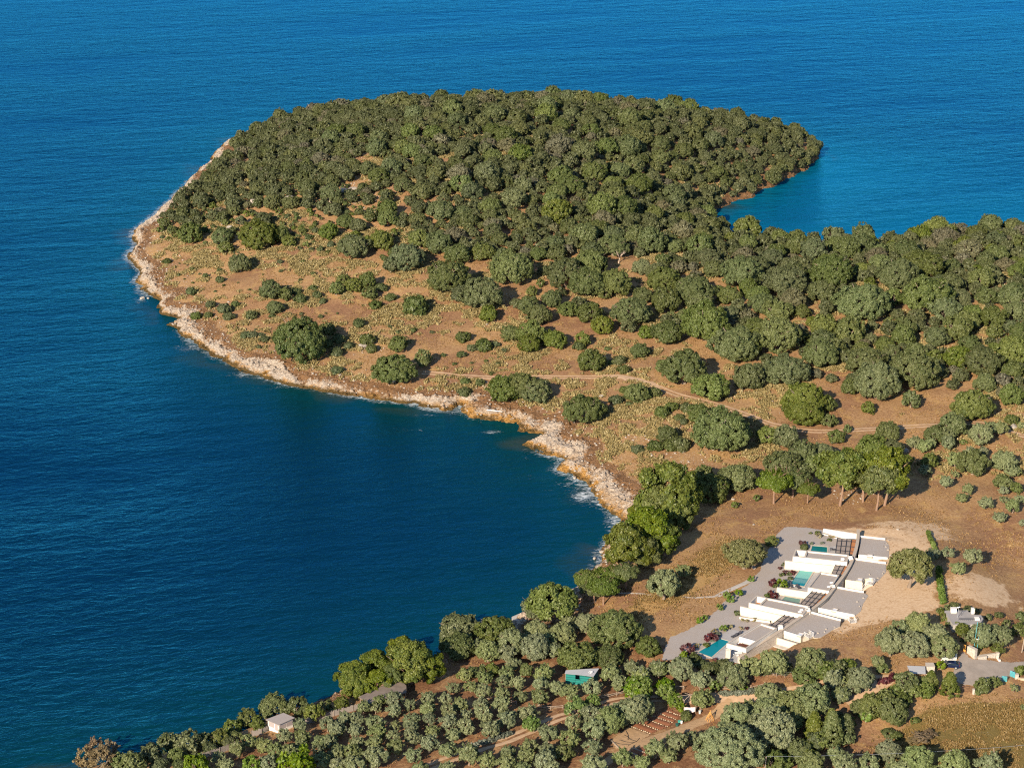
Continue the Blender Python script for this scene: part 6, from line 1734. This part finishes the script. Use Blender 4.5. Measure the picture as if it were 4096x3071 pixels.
# ------------------------------------------------------------------ vegetable garden
def drape_poly(name, px, mat, h, rib=0.0, parent=None, res=0.35):
    poly = at(*np.array(px, float).T)[:, :2]
    x0, y0 = poly.min(0); x1, y1 = poly.max(0)
    X, Y = np.meshgrid(np.arange(x0, x1 + res, res), np.arange(y0, y1 + res, res))
    cx, cy = (X[:-1, :-1] + X[1:, 1:]) / 2, (Y[:-1, :-1] + Y[1:, 1:]) / 2
    ok = inside(cx, cy, poly)
    ii = np.arange(X.size).reshape(X.shape)
    F = np.stack([ii[:-1, :-1], ii[:-1, 1:], ii[1:, 1:], ii[1:, :-1]], -1)[ok]
    d = unit(poly[1] - poly[0]); n_ = np.array([-d[1], d[0]])
    s = X * n_[0] + Y * n_[1]
    edge = np.clip(seg_dist(X, Y, poly, True) / 0.4, 0, 1)
    Z = hgt(X, Y) + 0.06 + h * edge + rib * np.abs(np.sin(s * 4.2)) * edge + (fbm(X * 2, Y * 2, 2, 5) - 0.5) * 0.1 * edge
    V = np.stack([X, Y, Z], -1).reshape(-1, 3); u = np.unique(F)
    rm = np.zeros(len(V), int); rm[u] = np.arange(len(u))
    return link(name, quick_mesh(name, V[u], rm[F], [mat]), parent), poly
BL_ = [((965, 285), (1190, 300), (1265, 455)), ((870, 340), (1240, 460)), ((725, 395), (1130, 545)), ((590, 460), (1070, 610)), ((450, 520), (960, 710)), ((265, 600), (740, 775)), ((80, 675), (570, 855))]
lines = [((965, 285), (1262, 440))] + [b for b in BL_[1:]]
bedlab = ['farthest', 'second farthest', 'third farthest', 'third nearest', 'second nearest', 'nearest']
def stones_along(a, b, label, seed):
    A, B = ground(*P1(ZG, *a)), ground(*P1(ZG, *b))
    t = empty('stone_edging', lerp(A, B, 0.5), 0, label, 'stone edging', 'stone rows between the garden beds')
    g_ = np.random.default_rng(seed); L = np.linalg.norm(B - A); n = int(L / 0.55)
    Vs, Fs = [], []
    for k in range(n):
        c = lerp(A, B, (k + 0.5) / n) + [g_.uniform(-.1, .1), g_.uniform(-.1, .1), 0]
        c[2] = float(hgt(c[0], c[1])) + 0.14
        v = ICO[0] * g_.uniform(0.13, 0.24) * g_.uniform(0.7, 1.3, (12, 3)) * [1, 1, 0.7] + c
        Fs += [tuple(int(i) + len(Vs) for i in f) for f in ICO[1]]; Vs += list(v)
    mesh_from('stones', [np.array(v) - np.array(t.location) for v in Vs], Fs, [CREAMROCK], False, t)
for i in range(6):
    (a0, b0), (a1, b1) = lines[i], lines[i + 1]
    pts = [lerp(a0, a1, 0.12), lerp(b0, b1, 0.12), lerp(b0, b1, 0.86), lerp(a0, a1, 0.86)]
    o, poly = drape_poly('garden_bed', [P1(ZG, *p) for p in pts], REDDIRT, 0.12, 0.10)
    tag(o, bedlab[i] + ' red soil bed of the vegetable garden', 'garden bed', 'red soil vegetable beds')
    stones_along(*lines[i + 1], 'row of pale stones along the near edge of the %s red bed' % bedlab[i], i)
o, poly = drape_poly('garden_bed', [P1(ZG, *p) for p in [(60, 700), (560, 870), (120, 1150), (-200, 1180), (-330, 1000)]], TANDIRT, 0.05, 0.05)
tag(o, 'wide pale tan bed laced with dark drip hoses', 'garden bed')
hv = []
for k, (a, b) in enumerate([((-20, 900), (230, 1030)), ((-150, 1010), (190, 1060)), ((-260, 1060), (90, 1110)), ((60, 1150), (330, 960)), ((20, 760), (80, 1000))]):
    A, B = ground(*P1(ZG, *a)), ground(*P1(ZG, *b))
    hv.append([((*(lerp(A, B, s) + [0.15 * math.sin(s * 7 + k), 0.15 * math.cos(s * 5), 0])[:2], float(hgt(*(lerp(A, B, s) + [0.15 * math.sin(s * 7 + k), 0.15 * math.cos(s * 5), 0])[:2])) + 0.24), 0.045) for s in np.linspace(0, 1, 14)])
for k, pl in enumerate(hv):
    V, F = tubes([pl], 5)
    tag(mesh_from('drip_hose', V, F, [TYRE]), ('farthest', 'second farthest', 'third farthest', 'nearest', 'steepest')[k] + ' dark drip hose lying on the pale tan bed', 'hose', 'drip hoses on the tan bed')
o, poly = drape_poly('garden_bed', [P1(ZG, *p) for p in [(130, 1200), (470, 1130), (480, 1290), (430, 1340), (130, 1280)]], REDDIRT, 0.08, 0.06)
tag(o, 'shaded dark red bed below the tan bed', 'garden bed')
def plank(a, b, label):
    A, B = ground(*P1(ZG, *a)), ground(*P1(ZG, *b))
    tag(MB().beam(A + [0, 0, 0.28], B + [0, 0, 0.28], 0.25, 0.25).build('timber_edging', WOOD, None, lerp(A, B, 0.5)), label, 'timber edging')
plank((-330, 985), (-120, 1190), 'pale timber edging at the left end of the tan bed')
plank((140, 1275), (290, 1345), 'grey timber edging in front of the shaded bed')
plank((200, 1190), (470, 1290), 'grey timber edging across the shaded bed')
# bamboo teepee, tarpaulin, tubs
p = ground(*P1(ZG, 1880, 545)); t = empty('bamboo_teepee', p, 0, 'teepee of orange bamboo canes beside the garden path', 'plant support')
m = MB()
for k in range(11):
    a = 6.283 * k / 11
    m.bar(p + [1.05 * math.cos(a), 1.05 * math.sin(a), 0], p + [-0.10 * math.cos(a), -0.10 * math.sin(a), 2.6], 0.045, sides=5)
m.build('canes', BAMBOO, t)
V, F = tubes([[((p[0] + 0.13 * math.cos(k), p[1] + 0.13 * math.sin(k), p[2] + 2.35 + 0.01 * k), 0.03) for k in range(9)]], 5)
mesh_from('twine', [np.array(v) - p for v in V], F, [WOOD], False, t)
c = ground(*P1(ZG, 1430, 400)); t = empty('tarpaulin', c, 0, 'pale pink tarpaulin hung over a line beside the garden beds', 'tarpaulin')
V, F = [], []
for i in range(9):
    for j, (yy, zz) in enumerate(((-0.85, 1.0), (-0.55, 1.35), (-0.2, 1.68), (0.0, 1.78), (0.2, 1.66), (0.5, 1.3), (0.7, 1.1))):
        V.append((-1.3 + 2.6 * i / 8, yy * (1 + 0.15 * math.sin(i * 1.3)), zz - 0.16 * math.sin(i / 8 * math.pi) + 0.05 * math.sin(i * 2.1 + j)))
for i in range(8):
    for j in range(6): F.append((i * 7 + j, i * 7 + j + 1, (i + 1) * 7 + j + 1, (i + 1) * 7 + j))
o = mesh_from('cloth', V, F, [CLOTH], True, t); o.modifiers.new('thickness', 'SOLIDIFY').thickness = 0.02
for s in (-1.45, 1.45): MB().bar(c + [s, 0, -0.2], c + [s, 0, 2.0], 0.05).build('post', WOOD, t)
def tub(px, r, h, col, label, cat='tub'):
    p = ground(*px); t = empty('tub', p, 0, label, cat)
    V, F = tubes([[((p[0], p[1], p[2]), r * 0.8), ((p[0], p[1], p[2] + h), r)]], 14)
    m_ = plain('tub_paint_' + col[0], col[1], 0.5, 0.06, 3)
    mesh_from('body', [np.array(v) - p for v in V], F[:-1], [m_], False, t)
    V, F = tubes([[((p[0], p[1], p[2] + h - 0.05), r * 1.06), ((p[0], p[1], p[2] + h), r * 1.06)]], 14)
    mesh_from('rim', [np.array(v) - p for v in V], F, [m_], False, t)
tub(P1(ZG, 1152, 672), 0.42, 0.55, ('dark_green', (0.02, 0.09, 0.075)), 'dark green tub at the corner of the garden path')
tub(P1(ZG, 1252, 618), 0.28, 0.6, ('white', (0.75, 0.73, 0.70)), 'white bucket beside the small dark tree in the garden', 'bucket')
tub(P1(ZG, 1205, 590), 0.42, 0.35, ('sea_green', (0.06, 0.38, 0.30)), 'sea green basin behind the white bucket', 'basin')
tub(P1(ZG, 1655, 398), 0.32, 0.75, ('grey', (0.50, 0.53, 0.52)), 'pale grey barrel to the right of the tarpaulin', 'barrel')
tub(P1(ZG, 1372, 530), 0.30, 0.5, ('blue', (0.02, 0.20, 0.42)), 'small blue tub by the dark tree in the garden')
p = ground(*P1(ZG, 1298, 300)); t = empty('forked_support', p, 0, 'forked grey wooden support beside the bright green tree', 'plant support')
m = MB()
top = p + [0.05, 0, 2.2]
m.bar(p - [0, 0, 0.2], top, 0.10)
for e in ([-1.5, 0.2, 3.3], [1.5, 0.3, 3.6], [0.7, -0.4, 3.3], [-0.6, 0.5, 3.1]):
    m.bar(top, p + e, 0.06); 
m.bar(p + [1.5, 0.3, 3.6], p + [0.2, 0.6, 3.9], 0.045); m.bar(p + [-1.5, 0.2, 3.3], p + [1.9, 0.3, 3.75], 0.04)
m.build('branches', WOOD, t)
p = ground(*P1(ZG, 1710, 1440)); tag(MB().bar(p - [0, 0, 0.2], p + [0, 0, 1.5], 0.11).build('fence_post', GREYMETAL, None, p), 'short grey post standing beneath the huge foreground olive', 'post')

# ------------------------------------------------------------------ shore: jetty, log, marker, boulders
P = at_z(*np.array([P1(ZO, x, y) for x, y in [(1180, 262), (1250, 232), (1430, 228), (1390, 262), (1260, 300), (1205, 322)]], float).T, 0.9)
tag(MB().prism(xy(P), -1.0, 0.9).prism(xy(at_z(*np.array([P1(ZO, x, y) for x, y in [(1232, 243), (1320, 236), (1322, 250), (1236, 262)]], float).T, 1.3)), 0.9, 1.35).build('jetty', CONCRETE, None, (*P.mean(0)[:2], 0.9)),
    'low grey concrete jetty at the water below the shore trees', 'jetty')
A, B = ground(*P1((1800, 1300, 1.58), 232, 547)), ground(*P1((1800, 1300, 1.58), 332, 558))
V, F = tubes([[(lerp(A, B, s) + [0, 0.25 * math.sin(s * 3), 0.55], 0.24 - 0.10 * s) for s in np.linspace(0, 1, 9)], [(lerp(A, B, 0.7) + [0, 0, 0.55], 0.08), (lerp(A, B, 0.8) + [0.2, 0.5, 0.9], 0.04)]], 7)
tag(mesh_from('driftwood_log', V, F, [plain('bleached_driftwood', (0.66, 0.60, 0.54), 0.9, 0.1, 2.0)], True), 'bleached white driftwood log lying on the rocky shore', 'log')
mk = ground(1243, 452); mk = np.array([mk[0], mk[1], float(hgt(mk[0], mk[1]))])
t = empty('sea_marker', mk, 0, 'tiny white marker pillar above the trees on the far crest', 'marker')
MB().prism([mk[:2] + np.array(k) * 0.7 for k in ((-1, -1), (1, -1), (1, 1), (-1, 1))], mk[2] - 0.5, mk[2] + 5.4).build('pillar', PLASTER, t)
MB().prism([mk[:2] + np.array(k) * 1.0 for k in ((-1, -1), (1, -1), (1, 1), (-1, 1))], mk[2] + 5.402, mk[2] + 6.0).build('cap', COPING, t)
def boulder_mesh(seed):
    g_ = np.random.default_rng(seed)
    import bmesh
    bm = bmesh.new(); bmesh.ops.create_icosphere(bm, subdivisions=3, radius=1.0)
    V = np.array([v.co[:] for v in bm.verts])
    for k in range(9):                                                    # facets: chop with random planes
        n_ = sphere_pts(1, g_)[0]; d = g_.uniform(0.55, 0.9)
        s = V @ n_ - d; V -= np.outer(np.maximum(s, 0), n_)
    V += (g_.normal(size=V.shape)) * 0.018
    for v, c in zip(bm.verts, V): v.co = c
    me = bpy.data.meshes.new('boulder'); bm.to_mesh(me); bm.free(); me.materials.append(ROCK)
    return me
BM = [boulder_mesh(s) for s in range(6)]
BOULD = [(P1(ZT, 1500, 770), 2.6, 'largest pale boulder beside the lone shrubs on the slope'), (P1(ZT, 1640, 905), 0.8, 'small pale boulder above the shore shrubs'),
         (P1((1800, 1300, 1.58), 1480, 800), 1.0, 'grey boulder among the dark shrubs left of the spreading olive'), (P1((1800, 1300, 1.58), 1275, 825), 0.9, 'small grey boulder at the foot of the dark shrubs'),
         (P1((1800, 1300, 1.58), 955, 455), 1.5, 'white boulder in shade right of the lone shore tree'), (P1((1800, 1300, 1.58), 1115, 472), 0.9, 'small white boulder beside the round roadside bush'),
         (P1(ZS, 95, 600), 0.9, 'pale boulder just below the green bush on the open slope'), (P1(ZU, 1215, 1308), 1.8, 'pale boulder below the large wood tree near the track'),
         (P1(ZR, 2140, 205), 2.4, 'broad grey stone block beside the track at the far right'), (P1(ZR, 1330, 380), 2.2, 'broad pale stone block behind the tall pines'),
         (P1((400, 300, 1.579), 978, 808), 4.2, 'leftmost grey rock outcrop showing among the wood'), (P1((400, 300, 1.579), 1200, 800), 4.6, 'tall grey rock outcrop in the middle of the wood edge'),
         (P1((400, 300, 1.579), 1540, 745), 4.8, 'wide grey rock outcrop in the wood clearing'), (P1((400, 300, 1.579), 1600, 735), 3.6, 'right-hand half of the grey outcrop in the clearing'),
         (P1((400, 300, 1.579), 1690, 742), 3.0, 'rightmost small outcrop in the wood clearing'), (P1((400, 300, 1.579), 1470, 800), 2.6, 'low outcrop below the wood clearing'),
         (P1((400, 300, 1.579), 760, 980), 2.4, 'left end of the pale rock ledge on the upper slope'), (P1((400, 300, 1.579), 820, 972), 2.6, 'right end of the pale rock ledge on the upper slope'),
         (P1(ZV, 830, 545), 1.4, 'pale boulder at the foot of the oak by the gravel yard'), (P1(ZV, 832, 198), 0.7, 'small pale stone in the grass above the oak'),
         (P1(ZV, 1990, 238), 0.9, 'pale stone at the far edge of the bare sand lot'), (P1(ZV, 145, 1190), 0.5, 'single reddish stone on the shaded gravel'),
         ((2420, 2225), 1.6, 'ochre rock in the water below the shore pines'), ((2378, 2236), 1.2, 'small ochre rock offshore below the shore pines'), ((2408, 2208), 1.3, 'ochre rock touching the shore above the offshore rocks'),
         ((2300, 1913), 1.2, 'dark rock in the surf of the near cove'), ((570, 1195), 1.7, 'dark rock in the surf at the far left point'), ((592, 1194), 1.2, 'smaller dark rock in the surf at the far left point'),
         (P1(ZR, 60, 735), 1.0, 'pale stone slab in the grass beside the dark hedgerow')]
for k, (px, s, lab) in enumerate(BOULD):
    p = ground(*px); o = link('boulder', BM[k % 6], None, tuple(p + [0, 0, s * 0.12]))
    o.scale = (s * 0.62, s * 0.5, s * 0.42); o.rotation_euler.z = k * 1.7
    tag(o, lab, 'boulder')
for k, (px, dy) in enumerate([(ZA_(1955, 450), 0), (ZA_(1915, 518), 0), (ZA_(1900, 590), 0), (ZA_(1945, 658), 0), (ZA_(1995, 780), 0), (ZA_(1830, 1185), 0), (ZA_(1850, 1140), 0), (ZA_(1720, 1278), 0), (ZA_(1540, 1200), 0),
                              (ZB_(2005, 50), 0), (ZB_(1900, 115), 0), (ZB_(1940, 200), 0), (ZB_(1495, 570), 0), (ZB_(1345, 600), 0), (ZB_(1325, 650), 0), (ZB_(1200, 670), 0)]):
    p = at_z(*px, VZ + ZT_); o = link('edging_stone', BM[k % 6], None, tuple(p + [0, 0, 0.08])); o.scale = (0.36, 0.28, 0.24); o.rotation_euler.z = k
    o.data.materials[0] = ROCK
    tag(o, 'pale edging stone on the rim of the roof terraces, %s from the far end' % ('first', 'second', 'third', 'fourth', 'fifth', 'sixth', 'seventh', 'eighth', 'ninth', 'tenth', 'eleventh', 'twelfth', 'thirteenth', 'fourteenth', 'fifteenth', 'sixteenth')[k], 'stone', 'edging stones on the roof terraces')
# bare snags
for k, (px, w, lab) in enumerate([(P1(ZB, 1075, 925), 6.0, 'bare dead tree in the gap between the wood crowns'), (P1(ZO, 270, 700), 5.0, 'bare grey snag in front of the shore pine'), (P1(ZU, 690, 920), 5.0, 'bare twisted trunk showing in the right-hand wood')]):
    p = ground(*px); o = bpy.data.objects.new('dead_tree', None); COL.objects.link(o)
    g_ = np.random.default_rng(50 + k)
    link('trunk', trunk_mesh('bare_trunk', 1, 0.35, g_, plain('bare_wood', (0.46, 0.36, 0.28), 0.9, 0.15, 2.0), 8, 0.42, 0.035, 0.1), o)
    o.location = tuple(p); o.scale = (w,) * 3; tag(o, lab, 'dead tree')

# ------------------------------------------------------------------ hedges (one clipped or climbing row is one thing)
def hedge(px, w, h, kind, label, seed, name='hedge'):
    P = at(*np.array(px, float).T); g_ = np.random.default_rng(seed)
    seg = np.r_[0, np.cumsum(np.hypot(*np.diff(P[:, :2], axis=0).T))]
    cl = []
    for s in np.arange(0, seg[-1], w * 0.28):
        x, y = np.interp(s, seg, P[:, 0]), np.interp(s, seg, P[:, 1]); z = float(hgt(x, y))
        hh = h * (0.6 + 0.8 * vnoise(np.array(s / 2.0), np.array(seed * 1.0)))
        for _ in range(4):
            cl.append((np.array([x + g_.uniform(-.4, .4) * w, y + g_.uniform(-.4, .4) * w, z + g_.uniform(0.05, 0.9) * float(hh)]), 0.30 * w * g_.uniform(0.7, 1.2)))
    o0 = cl[len(cl) // 2][0].copy()
    cl = [(c - o0, r) for c, r in cl]
    me = crown_mesh(name, cl, 0.24, 40, [LEAF[kind]], g_)
    o = link(name, me, None, tuple(o0)); return tag(o, label, 'hedge')
hedge([P1(ZR, 1500, 985), P1(ZR, 1520, 1040), P1(ZR, 1550, 1100), P1(ZR, 1575, 1170)], 0.9, 0.9, 'fresh', 'thin green vine row at the top of the bare sand lot', 1)
hedge([P1(Z4, 840, -60), P1(Z4, 855, 60), P1(Z4, 870, 170), P1(Z4, 880, 280), P1(Z4, 905, 385)], 1.3, 1.5, 'fresh', 'green vine hedge between the sand lot and the house', 2)
hedge([P1(ZP, 955, 438), P1(ZP, 1080, 435), P1(ZP, 1190, 425), P1(ZP, 1300, 405)], 1.4, 1.0, 'lav', 'grey lavender row in front of the rail fence', 3)
hedge([P1(ZO, 860, 1112), P1(ZO, 960, 1075), P1(ZO, 1060, 1045), P1(ZO, 1170, 1005)], 1.2, 0.9, 'lav', 'grey lavender row along the left side of the orchard track', 4)
hedge([P1(ZQ, 800, 335), P1(ZQ, 860, 310), P1(ZQ, 925, 275)], 1.5, 1.4, 'plum', 'red flowering oleander hedge where the track bends', 5)

# ------------------------------------------------------------------ ground cover nobody could count: scrub, dry grass, loose stones
TRACKS = [(at(*np.array(p, float).T)[:, :2], w_) for p, w_ in ((HEADTRACK, 1.5), (ORCH, 1.7), (GPATH, 1.6))]
def cover(name, mat, n, size, dens, label, seed, blades=5, tall=1.0, spread=0.5, cat='ground cover', box=(-200, 260, 395, 960)):
    g_ = np.random.default_rng(seed)
    X = g_.uniform(box[0], box[1], n); Y = g_.uniform(box[2], box[3], n)
    S = _bil(SD, X, Y)
    U, Vv = pix(np.stack([X, Y, hgt(X, Y)], -1))
    keep = (S > 1.0) & (U > -150) & (U < 4250) & (Vv < 3150) & (g_.uniform(size=n) < dens(X, Y, S))
    keep &= ~inside(X, Y, np.array(YARD)[:, :2]) & ~inside(X, Y, ROADPOLY[:, :2])
    for tr, tw in TRACKS: keep &= seg_dist(X, Y, tr) > tw
    X, Y = X[keep], Y[keep]
    sc = size * g_.uniform(0.5, 1.4, len(X))
    c = np.repeat(np.arange(len(X)), blades)
    m_ = len(c)
    off = g_.normal(size=(m_, 2)) * (sc[c] * spread)[:, None]
    x, y = X[c] + off[:, 0], Y[c] + off[:, 1]; z = hgt(x, y)
    h = sc[c] * tall * g_.uniform(0.6, 1.2, m_); a = g_.uniform(0, 6.283, m_); w = sc[c] * 0.35
    bx, by = np.cos(a) * w, np.sin(a) * w; lx, ly = g_.normal(size=(2, m_)) * h * 0.35
    V = np.stack([np.stack([x - bx, y - by, z - 0.03], -1), np.stack([x + bx, y + by, z - 0.03], -1),
                  np.stack([x + bx * 0.6 + lx, y + by * 0.6 + ly, z + h], -1), np.stack([x - bx * 0.6 + lx, y - by * 0.6 + ly, z + h * 0.9], -1)], 1).reshape(-1, 3)
    F = np.arange(4 * m_).reshape(m_, 4)
    val = np.clip(np.repeat(g_.uniform(0, 1, len(X)), blades) * 0.7 + g_.uniform(0, 0.3, m_), 0, 1)
    o = link(name, quick_mesh(name, V, F, [mat], False, [('leaf', 'FACE', val)]))
    print(name, len(X))
    return tag(o, label, cat, kind='stuff')
nz = lambda X, Y, s, o: fbm(X / s, Y / s, 3, o)
LEAF['drygrass'] = mat_leaf('dry_grass', (0.215, 0.128, 0.056), (0.385, 0.260, 0.122), trans=0.2, objvar=0.0)
LEAF['tallgrass'] = mat_leaf('tall_meadow_grass', (0.180, 0.115, 0.048), (0.31, 0.215, 0.100), trans=0.2, objvar=0.0)
rockfree = lambda X, Y, S: sstep(1, 6, S - _bil(ROCKW, X, Y))
open_ = lambda X, Y: (1 - _bil(M_sand, X, Y)) * (1 - 0.75 * _bil(M_soil, X, Y))
cover('dry_grass', LEAF['drygrass'], 450000, 0.24, lambda X, Y, S: rockfree(X, Y, S) * open_(X, Y) * sstep(0.40, 0.60, nz(X, Y, 9, 1)) * sstep(960, 700, Y), 'sparse dry orange grass tufts over the open ground', 21, 4, 1.0, 0.55)
cover('meadow_grass', LEAF['tallgrass'], 200000, 0.30, lambda X, Y, S: np.maximum(_bil(M_gold, X, Y), _bil(M_green, X, Y)) * sstep(0.3, 0.55, nz(X, Y, 5, 2)), 'tall dry meadow grass by the villas and bottom right field', 22, 5, 0.95, 0.7, box=(20, 180, 395, 580))
cover('pale_scrub', LEAF['scrub'], 900000, 0.62, lambda X, Y, S: rockfree(X, Y, S) * open_(X, Y) * sstep(0.40, 0.56, nz(X, Y, 18, 5)) * sstep(0.42, 0.60, nz(X, Y, 4, 6)) * 0.55 * sstep(545, 600, Y) * sstep(930, 860, Y), 'low pale yellow-green scrub on the open slope', 23, 16, 0.9, 0.62)
def loose_stones():
    g_ = np.random.default_rng(31); n = 70000
    X = g_.uniform(-170, 250, n); Y = g_.uniform(470, 900, n); S = _bil(SD, X, Y)
    keep = g_.uniform(size=n) < _bil(stony, X, Y) * 0.9 * (S > 1)
    X, Y = X[keep], Y[keep]; r = 0.10 + 0.40 * g_.uniform(size=len(X)) ** 3
    V = (ICO[0][None] * g_.uniform(0.6, 1.3, (len(X), 12, 3)) * r[:, None, None] * [1, 1, 0.65]) + np.stack([X, Y, hgt(X, Y) + r * 0.2], -1)[:, None, :]
    F = ICO[1][None] + (np.arange(len(X)) * 12)[:, None, None]
    o = link('loose_stones', quick_mesh('loose_stones', V.reshape(-1, 3), F.reshape(-1, 3), [ROCK], False))
    print('stones', len(X))
    return tag(o, 'loose pale stones strewn above the rocky rim', 'stones', kind='stuff')
loose_stones()
# ------------------------------------------------------------------ labels: every plant is told apart by its look and by what it stands next to
MARKS = [('the white shore hut', 1160, 2870), ('the green netted shed', 2330, 2690), ('the brown-roofed beach shelter', 1530, 2745), ('the concrete jetty', 2100, 2465),
    ('the bamboo teepee', 2840, 2870), ('the red garden beds', 2620, 2880), ('the tan garden bed', 2510, 2965), ('the parked navy car', 3805, 2655), ('the grey-roofed house', 3850, 2470),
    ('the rusty iron gate', 3860, 2755), ('the turquoise gates', 4040, 2690), ('the leaning field pole', 3980, 3030), ('the bottom-edge utility pole', 3060, 3035), ('the nearest pool', 2840, 2590),
    ('the two-tone pool', 3200, 2310), ('the small far pool', 3275, 2195), ('the bare sand lot', 3600, 2250), ('the tall pines\' trunks', 3430, 2020), ('the umbrella pines\' trunks', 3160, 2050),
    ('the driftwood log', 1980, 1648), ('the track\'s bend', 2520, 1508), ('the track\'s left end', 1700, 1490), ('the rocky cove', 2420, 2040), ('the track\'s right end', 4000, 1715),
    ('the largest slope boulder', 1450, 1385), ('the far left point', 560, 1150), ('the wood clearing', 1400, 745), ('the white sea marker', 1243, 440), ('the headland\'s right tip', 3275, 610),
    ('the bay\'s inner corner', 2860, 880), ('the thin wire fence', 3130, 2705), ('the red oleander hedge', 3550, 2720), ('the upper lavender row', 2960, 2775), ('the lower lavender row', 1940, 2985),
    ('the middle rail fence', 2000, 2810), ('the vine hedge', 3765, 2390), ('the bare dead tree', 2475, 1050), ('the lower-left photo corner', 150, 3050), ('the two-rut track\'s middle', 3250, 1722),
    ('the pale rock ledge', 900, 915), ('the wide grey outcrop', 1390, 770), ('the garden path\'s fork', 2900, 2800), ('the left rock rim', 760, 1380), ('the stone block by the pines', 3620, 1805),
    ('the dry brush pile', 3680, 2940), ('the gravel yard\'s left end', 2660, 2620), ('the pale footpath', 2700, 2385)]
ORD = ['nearest', 'second nearest', 'third nearest', 'fourth nearest', 'fifth nearest', 'sixth nearest', 'seventh nearest', 'eighth nearest', 'ninth nearest', 'tenth nearest', 'eleventh nearest', 'twelfth nearest',
       'thirteenth nearest', 'fourteenth nearest', 'fifteenth nearest', 'sixteenth nearest', 'seventeenth nearest', 'eighteenth nearest', 'nineteenth nearest', 'twentieth nearest'] + ['%s nearest' % w for w in
       ('twenty-first', 'twenty-second', 'twenty-third', 'twenty-fourth', 'twenty-fifth', 'twenty-sixth', 'twenty-seventh', 'twenty-eighth', 'twenty-ninth', 'thirtieth')]
DIRS = ['right of', 'up-right of', 'above', 'up-left of', 'left of', 'down-left of', 'below', 'down-right of']
WORDS = {'olive': ('silvery olive tree', 'tree'), 'wild': ('grey-green olive tree', 'tree'), 'oak': ('dark green tree', 'tree'), 'spread': ('spreading tree', 'tree'), 'pine': ('yellow-green pine', 'tree'),
         'tallpine': ('tall bare-trunked pine', 'tree'), 'umbrella': ('flat-topped pine', 'tree'), 'paleoak': ('loose pale oak', 'tree'), 'dusty': ('dusty grey-brown tree', 'tree'), 'cone': ('pointed dark tree', 'tree'), 'fresh': ('bright green tree', 'tree'), 'brown': ('brown dry bush', 'tree'),
         'heath': ('low dark shrub', 'shrub'), 'plum': ('purple shrub', 'shrub'), 'lav': ('grey-green cushion shrub', 'shrub'), 'tuft': ('golden grass clump', 'grass clump')}
GROUPS = {'orchard': 'young olives in the shore orchard', 'upper_orchard': 'pale olives above the netted shed', 'shore': 'trees along the near shore', 'track': 'bright trees beside the orchard track',
          'lower_grove': 'olives around the garden', 'lower_right': 'trees at the lower right', 'field': 'dry bushes in the field', 'house_grove': 'trees around the grey-roofed house', 'pines': 'pines behind the villas and cove',
          'hedgerow': 'hedgerow behind the villas', 'upper_grove': 'small olives on the right-hand slope', 'villa': 'trees around the villas', 'headland': 'trees on the open headland', 'slope': 'shrubs on the open slope',
          'woodland': 'trees of the right-hand wood', 'wood': 'trees of the headland wood', 'yard': 'planting in the gravel yard'}
kinds_seen = {}
for q in PLANTS:
    if 'obj' in q: kinds_seen.setdefault(q['kind'], []).append(q)
mx = np.array([[m[1], m[2]] for m in MARKS], float)
for kd, qs in kinds_seen.items():
    noun, cat = WORDS[kd]
    buckets = {}
    ws = sorted(q['w'] for q in qs)
    lo, hi = ws[len(ws) // 4], ws[(3 * len(ws)) // 4]
    for q in qs:
        u, v = pix(q['p'] + [0, 0, q['zc']])
        size = 'small' if q['w'] < lo else 'large' if q['w'] > hi else 'middling'
        d = np.hypot(mx[:, 0] - u, (mx[:, 1] - v) * 1.4)
        k = int(np.argmin(d))
        a = math.atan2(-(v - mx[k, 1]), u - mx[k, 0])
        buckets.setdefault((size, k, int(round(a / (math.pi / 4))) % 8), []).append((d[k], q))
    for (size, k, dr), lst in buckets.items():
        lst.sort(key=lambda t: t[0])
        for i, (dd, q) in enumerate(lst):
            adj = {'small': 'small ', 'large': 'large ', 'middling': 'medium-sized '}[size]
            lab = '%s%s %s %s, %s' % (adj, noun, DIRS[dr], MARKS[k][0], ORD[min(i, 29)] if len(lst) > 1 else 'the only one there')
            if i > 29: lab = '%s%s far %s %s, past the thirtieth' % (adj, noun, DIRS[dr], MARKS[k][0])
            tag(q['obj'], lab, 'pine tree' if 'pine' in kd or kd == 'umbrella' else 'olive tree' if kd in ('olive', 'wild') else cat, GROUPS.get(q['zone']))
